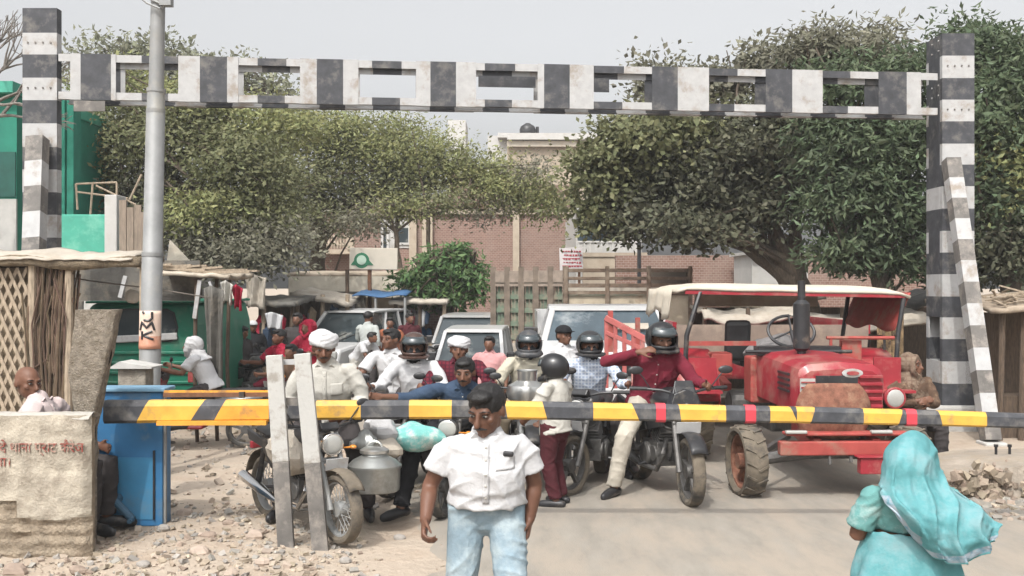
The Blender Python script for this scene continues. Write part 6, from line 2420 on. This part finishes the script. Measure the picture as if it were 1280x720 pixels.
    for i in range(4):
        x_ = xl + (xr - xl) * i / 3
        m.box(x_ - .04, x_ + .04, -.09, -.065, .85, zt + .05)
    T.part(m, 'tail_rail', mat('rusty_rail', (.15, .105, .075), .9, .3, 8, .4, 30, stain=(.26, .21, .16), samt=.4), bevel=.01)
    m = MB()
    m.box(xl + .02, xr, -.064, -.01, GZ(361.5, Y) - .03, GZ(361.5, Y) + .03)
    T.part(m, 'pale_rail', TARP)
    # left side leans away so that its slats show from the road
    xf = xl - 1.36
    yf = 0.95
    sp = lambda t, z: V((xl + (xf - xl) * t, yf * t, z))
    m = MB()
    for i in range(6):
        m.beam(sp(i / 5, .9), sp(i / 5, zt + .05), .11, .08, up=(0, 1, 0))
    T.part(m, 'side_stake', mat('stake_brown', (.17, .135, .105), .9, .3, 8, .4, 30))
    for k in range(5):
        z = 1.02 + k * .26
        m = MB()
        m.beam(sp(0, z) + V((0, .05, 0)), sp(1, z) + V((0, .05, 0)), .03, .09, up=(0, 0, 1))
        T.part(m, 'side_plank', TRUCKG if k != 4 else TARP)
    m = MB()
    m.beam(sp(0, zt - .14) + V((0, .02, 0)), sp(1, zt - .14) + V((0, .02, 0)), .05, .22)
    m.beam(sp(0, zt - .30) + V((0, .02, 0)), sp(1, zt - .30) + V((0, .02, 0)), .05, .05)
    T.part(m, 'top_rail', mat('weathered_rail', (.26, .21, .17), .9, .25, 8, .4, 30))
    m = MB()
    for i in range(20):
        a = sp((i + .3) / 20, .95)
        m.beam(a + V((0, .10, 0)), sp((i + .3) / 20, zt - .1) + V((0, .10, 0)), .06, .02, up=(0, 1, 0))
    T.part(m, 'inner_slat', TRUCKG)
    m = MB()
    m.box(xl, xr, .07, y1, .82, .9)
    m.box(xr - .05, xr, .07, y1, .903, zt)
    T.part(m, 'bed', WOODD)
    m = MB()
    m.box(xl + .1, xr - .1, y1 + .05, y1 + 1.8, .7, 1.85)
    T.part(m, 'cab', TRUCKG, bevel=.08)
    for q in (xl + .25, xr - .25):
        wheel(T, (q, .9, .48), .48, .3, 0, RUB, RST, 0, 'wheel')
        wheel(T, (q, y1 + .9, .48), .48, .3, 0, RUB, RST, 0, 'wheel')
    # red trailer with slanted rails behind the tractor
    T = Thing('red_trailer', 'red tractor trailer with slanted side rails behind the riders', 'trailer', (GX(870, 14), 14.6, 0))
    o = T.o.location
    m = MB()
    for t in np.linspace(0, 1, 8):
        a = P(758, 398, 12.6).lerp(P(838, 441, 12.3), t)
        m.beam(V((a.x, a.y, .75)) - o, a - o, .05, .05, up=(0, 1, 0))
    m.beam(P(757, 397, 12.6) - o, P(840, 442, 12.3) - o, .07, .07)
    m.beam(P(757, 397, 12.6) - V((0, 0, .18)) - o, P(840, 442, 12.3) - V((0, 0, .10)) - o, .05, .05)
    T.part(m, 'side_rail', mat('pinkish_red', (.42, .11, .10), .7, .2, 6, .1, 30, stain=(.5, .3, .26), samt=.4), bevel=.006)
    m = MB()
    m.beam(P(763, 388, 12.6) - o, P(763, 440, 12.6) - o, .06, .06, up=(0, 1, 0))
    m.beam(P(797, 397, 13.4) - o, P(797, 440, 13.4) - o, .06, .06, up=(0, 1, 0))
    T.part(m, 'upright', REDD)
    m = MB()
    m.box(GX(846, 14.2) - o.x, GX(1085, 14.2) - o.x, -.42, -.36, 1.02, GZ(406, 14.2))
    T.part(m, 'front_board', mat('brownish_board', (.25, .19, .155), .85, .2, 4, .2, 30, stain=(.36, .28, .22), samt=.4))
    m = MB()
    m.box(GX(842, 14.2) - o.x, GX(1090, 14.2) - o.x, -.46, -.34, .72, 1.017)
    m.box(GX(842, 14.2) - o.x, GX(1090, 14.2) - o.x, -.34, 3.2, .72, .80)
    T.part(m, 'bed', REDT, bevel=.01)
    m = MB()
    m.box(GX(1085, 14.2) - o.x, GX(1090, 14.2) - o.x, -.33, 3.2, .803, 1.5)
    T.part(m, 'side_board', REDT)
    m = MB()
    m.box(GX(842, 14.2) - o.x, GX(847, 14.2) - o.x, -.33, 3.2, .803, 1.5)
    T.part(m, 'side_board', REDT)
    m = MB()
    m.beam((.35, -.4, .74), (.35, -1.0, .66), .1, .1)
    T.part(m, 'drawbar', REDD)
    for q in (GX(850, 14.2) - o.x + .25, GX(1085, 14.2) - o.x - .25):
        wheel(T, (q, 1.6, .40), .40, .24, 0, RUBD, REDD, 0, 'wheel')
    # sacks and a jacket on the tractor seat side
    m = MB()
    m.ell((0, 0, 0), (.36, .18, .20), 18)
    m.v = [tuple(V(p) + noise.noise_vector(V(p) * 5) * .10) for p in m.v]
    m.v = [(x + GX(972, 11.75), y + 11.75, z + GZ(440, 11.75)) for x, y, z in m.v]
    solo(m, 'grey_sack', cloth('grey_sack', (.22, .21, .21), .3), 'crumpled grey sack on the tractor seat behind the steering wheel', 'sack', smooth=True)


def scooter():
    X, Y = GX(247, 12.75), 12.75
    T = Thing('scooter', 'dark red and black scooter under the white scarfed rider', 'scooter', (X, Y, 0), -90, 1.15, .9)
    wheel(T, (0, -.62, .24), .24, .10, 0, RUB, MGR, 0, 'front_wheel')
    wheel(T, (0, .58, .24), .24, .10, 0, RUB, MGR, 0, 'rear_wheel')
    m = MB()
    m.prism([(-.64, .50), (-.52, .52), (-.38, .95), (-.46, 1.0), (-.56, .95)], (-.17, 0, 0), (0, 1, 0), (0, 0, 1), (.34, 0, 0))
    m.prism([(-.45, .26), (.1, .26), (.1, .32), (-.40, .32)], (-.15, 0, 0), (0, 1, 0), (0, 0, 1), (.30, 0, 0))
    T.part(m, 'leg_shield', REDT, bevel=.03)
    m = MB()
    m.tube([(0, .02, .42), (0, .3, .58), (0, .75, .66)], [(.13, .16), (.19, .18), (.13, .10)], 14, ref=(1, 0, 0), rnd_ends=True)
    T.part(m, 'rear_body', BGL, smooth=True)
    m = MB()
    m.tube([(0, .02, .74), (0, .35, .77), (0, .75, .79)], [(.11, .04), (.13, .05), (.10, .04)], 12, ref=(1, 0, 0), rnd_ends=True)
    T.part(m, 'seat', SEATM, smooth=True)
    m = MB()
    m.tube([(-.33, -.30, 1.02), (0, -.42, 1.0), (.33, -.30, 1.02)], .016, 8)
    m.tube([(0, -.45, .98), (0, -.62, .24)], .03, 8)
    m.cbox((0, -.44, 1.0), (.24, .14, .14))
    T.part(m, 'handlebar', BPL, bevel=.01)
    for q in (-1, 1):
        m = MB()
        m.tube([(q * .22, -.36, 1.0), (q * .27, -.40, 1.16)], .007, 6)
        m.ell((q * .29, -.40, 1.19), (.06, .015, .04), 12)
        T.part(m, 'mirror', BPL, smooth=True)
    m = MB()
    fn = lambda u, v: ((u - .5) * .14, -.62 - .29 * math.cos(R(20 + 140 * v)), .24 + .29 * math.sin(R(20 + 140 * v)))
    m.grid(fn, 5, 12)
    T.part(m, 'mudguard', REDT, smooth=True, solid=.006)
    m = MB()
    m.cbox((0, -.53, .98), (.14, .05, .10))
    T.part(m, 'headlight', LENS, bevel=.02)
    return X, Y


# ------------------------------------------------------------------ placing the people and their machines
def pose(base, **k):
    return dict(base, **k)


def walker():
    J = pose(STAND, hip=(0, .02, .965), chest=(.0, -.01, 1.12), neck=(.0, -.01, 1.275), head=(.002, -.06, 1.388), shL=(-.172, 0, 1.205), shR=(.172, .01, 1.205),
             elL=(-.262, .02, 1.0), wrL=(-.272, -.13, .86), hdL=(0, 0, -.05), elR=(.225, .06, 1.0), wrR=(.20, .03, .83), hpL=(-.088, .02, .885), hpR=(.088, .02, .885),
             knL=(-.118, -.02, .48), anL=(-.115, .06, .09), knR=(.118, -.13, .48), anR=(.10, .10, .12), hs=1.0, hyaw=-26, hpitch=20, curlL=.75, curlR=.4)
    Y = 5.12
    X = GX(608, Y)
    T = person('man in a white short sleeved shirt and pale jeans walking in front of the barrier', (X, Y, 0), 0, J, W=1.08, skin=SKINW, top=C_WHITE, sleeve=.62, bot=C_JEAN,
               head='hair', belly=.04, fat=.97, vox=.0085, moustache=True)
    fr = T.front
    m = MB()
    c_ = fr(.102, .735, .012)
    m.cbox(c_, (.048, .02, .026), (0, 4, 0))
    T.part(m, 'clip', BPL, bevel=.008)
    # sari wearer
    Y = 4.27
    X = GX(1137, Y)
    S = .85
    J = pose(STAND, elR=(.245, -.01, 1.13), wrR=(.13, -.20, 1.19), elL=(-.23, -.05, 1.12), wrL=(-.10, -.22, 1.15), hpitch=6)
    T = person('woman seen from behind in a turquoise sari pulled over her head', (X, Y, 0), 180, J, S=S, W=1.04, top=None, bot=None, shoes=None, head='bald', vox=.010)
    m = MB()
    up = V((0, 0, 1))
    m.tube([(0, 0, 1.165), (0, -.0, 1.20), (0, 0, 1.29), (0, 0, 1.345)], [(.160, .125), (.170, .130), (.182, .118), (.12, .085)], 18, ref=(1, 0, 0))
    for q in (-1, 1):
        sh, el = V((q * .185, .01, 1.325)), V((q * .24, .0, 1.15))
        m.ell(sh - V((q * .015, 0, .012)), (.068, .068, .064), 12)
        m.tube([sh - V((q * .07, 0, .01)), sh - V((q * .02, 0, .01)), sh.lerp(el, .5), sh.lerp(el, .9)], [.055, .064, .066, .066], 14)
    T.part(folds(remesh(m, .011, 2), .006, (14, 14, 14)), 'blouse', C_BLOUSE, smooth=True, ang=180)
    M0 = T.M
    T.M = Matrix.Identity(3)
    m = MB()

    def skirt(u, v):
        a = 2 * math.pi * u
        z = .975 - .92 * v
        w_ = .158 + .035 * min(1, v * 5) + .10 * v
        d_ = .125 + .03 * min(1, v * 5) + .13 * v
        k = 1 + .035 * math.sin(a * 9 + v * 5) * min(1, v * 4) + .05 * noise.noise(V((math.cos(a) * 3, math.sin(a) * 3, v * 7)))
        zz = z + .012 * math.sin(a * 2 + 1) + .01 * noise.noise(V((a * 3, v * 20, 1)))
        zz += .030 * (1 + math.cos(a)) * max(0, 1 - v * 4)
        return (w_ * k * math.cos(a) * 1.04 - .01, d_ * k * math.sin(a), zz)
    m.grid(skirt, 90, 60)
    T.part(m, 'skirt', C_SARI, smooth=True, solid=.006)
    rows = [[(1106, 592, .08), (1111, 562, .09), (1137, 546, .10), (1160, 556, .09), (1172, 585, .08), (1174, 604, .08)],
            [(1102, 594, .0), (1108, 561, .0), (1138, 539.5, .0), (1163, 552, .0), (1175, 585, .0), (1177, 606, .0)],
            [(1101, 600, -.06), (1114, 577, -.125), (1140, 566, -.15), (1161, 576, -.125), (1177, 592, -.06), (1181, 610, -.05)],
            [(1098, 612, -.10), (1116, 606, -.15), (1141, 604, -.175), (1163, 606, -.16), (1188, 613, -.12), (1202, 621, -.08)],
            [(1106, 627, -.15), (1124, 632, -.19), (1150, 634, -.215), (1182, 634, -.21), (1214, 634, -.16), (1232, 641, -.12)],
            [(1121, 647, -.17), (1141, 655, -.22), (1167, 660, -.25), (1197, 657, -.25), (1229, 652, -.20), (1247, 656, -.15)],
            [(1140, 667, -.18), (1158, 680, -.22), (1179, 687, -.25), (1206, 683, -.25), (1231, 671, -.2), (1246, 663, -.16)],
            [(1152, 682, -.17), (1168, 697, -.20), (1188, 705, -.23), (1209, 703, -.23), (1227, 690, -.19), (1239, 673, -.16)]]

    def to_off(c):
        yy = Y + c[2]
        return V((GX(c[0], yy) - X, c[2], GZ(c[1], yy)))
    G_ = [[to_off(c) for c in r_] for r_ in rows]

    def cr(p0, p1, p2, p3, t):
        return .5 * ((2 * p1) + (p2 - p0) * t + (2 * p0 - 5 * p1 + 4 * p2 - p3) * t * t + (3 * p1 - p0 - 3 * p2 + p3) * t ** 3)

    def line(ps, t):
        n = len(ps) - 1
        x = min(t * n, n - 1e-6)
        i = int(x)
        return cr(ps[max(i - 1, 0)], ps[i], ps[i + 1], ps[min(i + 2, n)], x - i)

    def drape(u, v):
        p = line([line(r_, u) for r_ in G_], v)
        k = max(0, v - .25) * 1.2
        f = ((1 - abs(math.sin(u * 15 + v * 5 + 2.4 * noise.noise(V((u * 2, v * 3, 0)))))) ** 2) * .034 * (.3 + k) + .035 * k * noise.noise(V((u * 7, v * 4, 3))) + .006 * noise.noise(V((u * 16, v * 16, 1)))
        return p + V((f * .15, -f * 1.3, f * .35))
    m = MB()
    nu, nv = 90, 110
    m.grid(drape, nu, nv)
    for k in range(len(m.f)):
        u, v = (k % (nu - 1)) / (nu - 1), (k // (nu - 1)) / (nv - 1)
        if (u < .12 and v > .50) or .905 < v < .965:
            m.m[k] = 1
    T.part(m, 'veil', [C_SARI, C_BORDER], smooth=True, ang=180, solid=.005)


def riders():
    # milkman and his motorcycle in front of the crowd
    bx, by = -1.725, 8.44
    motorcycle('old dusty spoke wheeled motorcycle hung with milk cans beside the white boards', bx, by, 36, 1.12, .9, body=BPL, spokes=28, tyre=RUBD, fender=RUBD, steer=0)
    J = pose(RIDE, chest=(0, .05, 1.08), neck=(0, 0, 1.29), head=(-.01, -.05, 1.41), elL=(-.27, .02, .98), wrL=(-.16, -.12, .86), elR=(.27, .02, .98), wrR=(.16, -.14, .87), hpitch=14, hyaw=10)
    person('milkman in off white shirt and white turban behind the boom beside the white boards', (-1.62, 8.92, 0), 0, J, S=1.04, fat=1.08, top=C_OFFW, sleeve=1.9, bot=C_CHAR, head='turban', headmat=C_WHITE, vox=.011, moustache=True, long=.2)
    for px, Yc, zb, lab, sc in ((468, 8.32, .34, 'wide dull milk can hanging before the turquoise bundle', .9), (372, 8.7, .38, 'milk can hanging behind the white boards', .9)):
        c = V((GX(px, Yc), Yc, zb))
        T = Thing('milk_can', lab, 'milk can', c, 0, 1.15, sc, group=None)
        m = MB()
        m.lathe([(.185, 0), (.195, .01), (.20, .04), (.205, .20), (.215, .215), (.215, .235), (.20, .245), (.17, .28), (.10, .32), (.09, .35)], 28)
        T.part(m, 'body', TIN, smooth=True, ang=35)
        m = MB()
        m.lathe([(.10, .335), (.115, .345), (.115, .37), (.08, .395), (.02, .40)], 20)
        l_ = T.part(m, 'lid', STEEL, smooth=True, ang=35)
        m = MB()
        m.tube([(.06 * math.cos(a), 0, .39 + .06 * math.sin(a)) for a in [math.pi * i / 8 for i in range(9)]], .008, 6)
        T.part(m, 'handle', STEEL, parent=l_, smooth=True)
    m = MB()
    m.ell((0, 0, 0), (.20, .16, .17), 16)
    m.v = [tuple(V(p) * (1 + .5 * noise.noise(V(p) * 7))) for p in m.v]
    m.v = [(x + GX(366, 8.25), y + 8.30, z + .66) for x, y, z in m.v]
    solo(m, 'sack', TARP, 'tan sack slung on the dusty motorcycle behind the two boards', 'sack', smooth=True)
    m = MB()
    m.ell((0, 0, 0), (.27, .2, .115), 22)
    m.v = [tuple(V(p) * (1 + .35 * noise.noise(V(p) * 6 + V((2, 0, 0))))) for p in m.v]
    m.v = [(x + GX(513, 8.85), y + 8.85, z + GZ(546, 8.85)) for x, y, z in m.v]
    solo(m, 'cloth_bundle', cloth('aqua_bundle', (.20, .50, .47), .2, stain=(.62, .68, .64), samt=.45, sscale=8), 'pale turquoise cloth bundle lying on the motorcycle below the boom', 'bundle', smooth=True)
    for k, (px, py, Yc, r_, mt, lab) in enumerate(((478, 534, 8.7, .11, C_WHITE, 'white plastic bag behind the handlebar of the dusty motorcycle'), (545, 560, 9.0, .13, C_CHAR, 'black bag under the turquoise cloth bundle'), (455, 552, 8.5, .09, TIN, 'small tin on the handlebar of the dusty motorcycle'), (486, 560, 8.6, .085, TARP, 'grey rag hanging over the wide milk can'))):
        m = MB()
        m.ell((0, 0, 0), (r_ * 1.3, r_, r_), 14)
        m.v = [tuple(V(p) * (1 + .6 * noise.noise(V(p) * 9 + V((k, 0, 0))))) for p in m.v]
        m.v = [(x + GX(px, Yc), y + Yc, z + GZ(py, Yc)) for x, y, z in m.v]
        solo(m, 'bag', mt, lab, 'bag', smooth=True)
    # man in slate blue leaning on his machine
    motorcycle('black motorcycle under the turquoise bundle, ridden by the man in slate blue', -.44, 9.42, -14, 1.1, .9, body=BGL)
    J = pose(RIDE, hip=(.0, .16, .80), chest=(.0, .02, 1.0), neck=(.02, -.08, 1.125), head=(.03, -.16, 1.235), shL=(-.19, -.06, 1.08), shR=(.20, -.02, 1.07), elL=(-.40, -.16, 1.0), wrL=(-.60, -.30, 1.03), elR=(.27, -.14, .90), wrR=(.2, -.34, .98),
             anL=(-.44, -.48, .09), knL=(-.36, -.36, .52), toeL=(-.7, -.8, 0), hpitch=12, hyaw=-8)
    person('bareheaded man in a slate blue shirt leaning over his motorcycle behind the boom', (GX(577, 9.3), 9.3, 0), 0, J, S=1.0, top=C_BLUE, sleeve=1.3, bot=C_BLACK, head='hair', vox=.011, moustache=True)
    # row behind
    J = pose(PEGS, hpitch=6, hyaw=-12)
    person('maroon shirted rider with a white cloth cap behind the man in slate blue', (GX(574, 10.5), 10.5, 0), 0, pose(PEGS, head=(0, -.06, 1.40)), S=.97, top=C_PLAID, sleeve=1.9, bot=C_CHAR, head='turban', headmat=C_WHITE)
    motorcycle('dark motorcycle of the rider in maroon with a white cloth cap', GX(574, 10.5), 10.5, 0, 1.1, .95, body=BPL)
    motorcycle('dark motorcycle with a round lamp under the white shirted helmeted rider', GX(516, 10.3), 10.3, -14, 1.1, .95, body=BGL)
    person('rider in white shirt and brown helmet with dark scarf over the face', (GX(519, 10.5), 10.5, 0), -8, pose(RIDE, hyaw=14, hpitch=6), S=.97, top=C_WHITE, sleeve=1.85, bot=C_CHAR, head='helmet', headmat=mat('brown_helmet', (.05, .028, .022), .25, .2, coat=.4), scarfmat=C_BLACK)
    person('bareheaded man in white half hidden behind the brown helmeted rider', (GX(490, 11.8), 11.8, 0), -10, pose(PEGS, hyaw=-30), S=.98, top=C_WHITE, sleeve=.75, bot=C_CHAR, head='hair')
    person('rider in a cream shirt and black helmet above a steel pot', (GX(661, 11.0), 11.0, 0), 0, pose(RIDE, hpitch=8), S=.97, top=C_CREAM, sleeve=1.85, bot=C_TAN, head='helmet', headmat=HGREY, scarfmat=C_BLACK)
    motorcycle('motorcycle with a chrome lamp under the rider in cream', GX(660, 10.7), 10.7, 2, 1.15, .98, body=BPL, spokes=28)
    T = Thing('steel_pot', 'shiny steel pot standing on the motorcycle of the rider in cream', 'pot', (GX(659, 10.1), 10.1, GZ(503, 10.1)), 0, 1.1, 1.)
    m = MB()
    m.lathe([(.13, 0), (.17, .03), (.19, .10), (.17, .17), (.12, .20), (.10, .215)], 24)
    T.part(m, 'body', STEEL, smooth=True)
    m = MB()
    m.lathe([(.08, .21), (.085, .21), (.09, .31), (.098, .32), (.09, .32), (.08, .31)], 20)
    T.part(m, 'neck', STEEL, smooth=True)
    person('helmeted rider in a pale blue shirt with a black face scarf beside the trailer rails', (GX(737, 10.8), 10.8, 0), 0, pose(RIDE, hpitch=4, hyaw=6), S=.97, top=C_LBLUE, sleeve=1.85, bot=C_CHAR, head='helmet', headmat=BPL, scarfmat=C_BLACK, hstripe=HSTR)
    motorcycle('black motorcycle with a bare dusty front tyre behind the child in the white shirt', .80, 10.35, -14, 1.12, .98, body=BPL, tyre=RUBD, steer=-20)
    person('bareheaded man in a white shirt standing behind the child in the helmet', (GX(704, 12.4), 12.4, 0), 30, pose(STAND), S=.93, top=C_WHITE, sleeve=.7, bot=C_CHAR, head='cap', headmat=C_BLACK)
    # child standing with back half turned
    J = pose(STAND, hpitch=14, elL=(-.22, -.05, 1.06), wrL=(-.17, -.20, .92), elR=(.22, -.06, 1.06), wrR=(.15, -.22, .95), knL=(-.10, -.06, .48), anL=(-.12, .0, .085), anR=(.11, .07, .085))
    person('child in an oversized black helmet and maroon trousers standing with back turned', (GX(694, 9.33), 9.33, 0), -122, J, S=.83, W=1.2, top=C_OFFW, sleeve=.85, bot=C_DMAR, head='helmet', headmat=BGL, vox=.011, long=.10)
    # right hand rider
    motorcycle('black sports motorcycle at the front of the queue beside the tractor', 1.48, 9.98, 13, 1.15, 1.04, body=BGL, steer=-7, lamp='mask', screen=True, fender=BPL, tyre=RUBD)
    J = pose(RIDE, head=(.05, -.05, 1.40), neck=(.03, 0, 1.28), hip=(-.02, .15, .82), chest=(.02, .06, 1.09), anL=(-.36, -.34, .09), knL=(-.28, -.36, .54), elL=(-.40, -.02, 1.19), wrL=(-.14, -.16, 1.29), hdL=(.1, 0, .02),
             elR=(.30, -.08, 1.02), wrR=(.36, -.30, 1.0), anR=(.20, .1, .32), knR=(.24, -.24, .66), hyaw=14, hpitch=10, toeL=(-.6, -1, 0))
    person('rider in maroon with light trousers and black helmet, one elbow raised', (1.40, 10.05, 0), 0, J, S=1.06, top=C_MAROON, sleeve=1.92, bot=C_KHAKI, head='helmet', headmat=BGL, vox=.011, coat=.01, shoes=BPL, hstripe=HGREY)
    # shawl woman by the post
    person('woman wrapped in a brown shawl sitting between the tractor and a striped post', (GX(1139, 11.3), 11.3, 0), 12, pose(SIT, hyaw=38, elL=(-.22, -.04, .70), wrL=(-.04, -.2, .76), elR=(.22, -.04, .70), wrR=(.04, -.22, .74)), S=1.0, W=1.12,
           top=C_BROWN, collar=False, sleeve=1.9, bot=C_CHAR, head='veil', headmat=C_VEIL, coat=.035, vox=.011)
    m = MB()
    m.cbox((GX(1139, 11.4), 11.42, .21), (.5, .4, .42))
    solo(m, 'wooden_crate', WOODD, 'low dark crate under the woman in the brown shawl', 'crate', bevel=.01)
    # scooter rider
    sx, sy = scooter()
    J = pose(RIDE, knL=(-.13, -.22, .66), anL=(-.12, -.16, .34), knR=(.13, -.22, .66), anR=(.14, -.16, .34), chest=(0, .06, 1.10), head=(0, -.06, 1.40), elL=(-.25, -.12, 1.04), wrL=(-.27, -.36, 1.1), elR=(.25, -.12, 1.04), wrR=(.27, -.36, 1.1))
    person('scooter rider with head wrapped in white cloth, facing the blue box', (sx, sy, 0), -90, J, S=.90, top=C_WHITE, sleeve=.7, bot=C_CHAR, head='scarf', headmat=C_WHITE)
    # man sitting behind the plaster wall
    J = pose(SIT, neck=(0, .10, 1.0), head=(0, .17, 1.12), chest=(0, .08, .80), hyaw=-30, hpitch=8)
    person('bald man in a pinkish white shirt sitting behind the plaster wall', (-3.78, 8.42, 0), 84, J, S=1.08, top=C_PINKW, sleeve=.8, bot=C_CHAR, head='bald', vox=.011)
    m = MB()
    m.cbox((-3.88, 8.42, .40), (.36, .34, .05))
    for a in (-1, 1):
        for b in (-1, 1):
            m.beam((-3.88 + a * .15, 8.42 + b * .14, 0), (-3.88 + a * .14, 8.42 + b * .13, .38), .035, .035)
    solo(m, 'stool', WOODD, 'low wooden stool under the bald man behind the plaster wall', 'stool')
    # crowd in the distance
    far = [
        ('man in a pale grey shirt and dark trousers walking beside the far white car', 460, 19.5, 150, pose(STAND, hpitch=10, elR=(.27, -.06, 1.08), wrR=(.25, -.25, .95)), .93, C_LGREY, 1.3, C_CHAR, 'hair', None),
        ('woman with a red sari drawn over her head', 388, 15.5, -30, pose(PEGS, head=(0, -.05, 1.40)), .98, C_RED, 1.6, C_RED, 'veil', C_RED),
        ('bareheaded woman in red with dark hair beside the red veiled woman', 352, 14.6, -40, pose(PEGS), .90, C_RED, .8, C_MAROON, 'long_hair', None),
        ('man in a brown shirt riding in front of the red dressed women', 366, 13.4, -20, pose(RIDE, head=(0, -.06, 1.36)), .84, cloth('brown_shirt', (.12, .075, .05), .2), .8, C_CHAR, 'hair', None),
        ('man in black with a white cap standing by the dark shop', 316, 18.5, 20, STAND, .84, C_BLACK, 1.8, C_CHAR, 'cap', C_WHITE),
        ('bareheaded man in charcoal standing beside the white capped man in black', 303, 17.0, 60, pose(STAND, hpitch=16), .82, C_CHAR, 1.3, C_CHAR, 'hair', None),
        ('man in dark clothes standing in the shade behind the red veiled woman', 372, 18.0, -10, STAND, .94, C_CHAR, 1.6, C_BLACK, 'hair', None),
        ('man in a white shirt bending beside the pale grey shirted man', 446, 18.4, 60, pose(STAND, chest=(0, -.16, 1.12), neck=(0, -.30, 1.26), head=(0, -.38, 1.36), shL=(-.18, -.26, 1.22), shR=(.18, -.26, 1.22), elL=(-.2, -.36, .98), wrL=(-.16, -.46, .78), elR=(.2, -.36, .98), wrR=(.16, -.46, .78)), .80, C_WHITE, .8, C_OFFW, 'hair', None),
        ('man in a dark shirt standing under the pale flat roofed stall', 512, 20.5, 30, STAND, .90, C_DMAR, 1.2, C_CHAR, 'hair', None),
        ('child in a pinkish shirt behind the cream shirted rider', 612, 13.6, -10, STAND, .82, cloth('dusty_pink', (.50, .26, .26), .15), .8, C_CHAR, 'hair', None),
        ('man in an orange brown shirt standing by the far white car', 488, 19.6, 0, STAND, .86, cloth('rust_shirt', (.30, .11, .06), .2), .8, C_CHAR, 'hair', None),
    ]
    for lab, px, Y, yaw, J, S, top, sl, bot, hd_, hm in far:
        person(lab, (GX(px, Y), Y, 0), yaw, J, S=S, top=top, sleeve=sl, bot=bot, head=hd_, headmat=hm, vox=.018, face=False)
    motorcycle('dull red motorcycle carrying the women in red', GX(374, 14.6), 14.6, -32, 1.05, .95, body=REDD)
    motorcycle('motorcycle parked in the shade by the dark shop', GX(318, 16.6), 16.6, 60, 1.05, .92, body=BPL)
    motorcycle('motorcycle standing by the open stall with the pale flat roof', GX(530, 18.8), 18.8, 40, 1.05, .92, body=BPL)


import sys
ONLY = []
setting()
walker()
riders()
tractor()
vehicles_far()
gauge()
barrier()
near_left()
left_stalls()
left_house()
houses()
signs()
mid_stalls()
right_side()
vegetation()
scene.cycles.max_bounces = 6
scene.cycles.transparent_max_bounces = 4
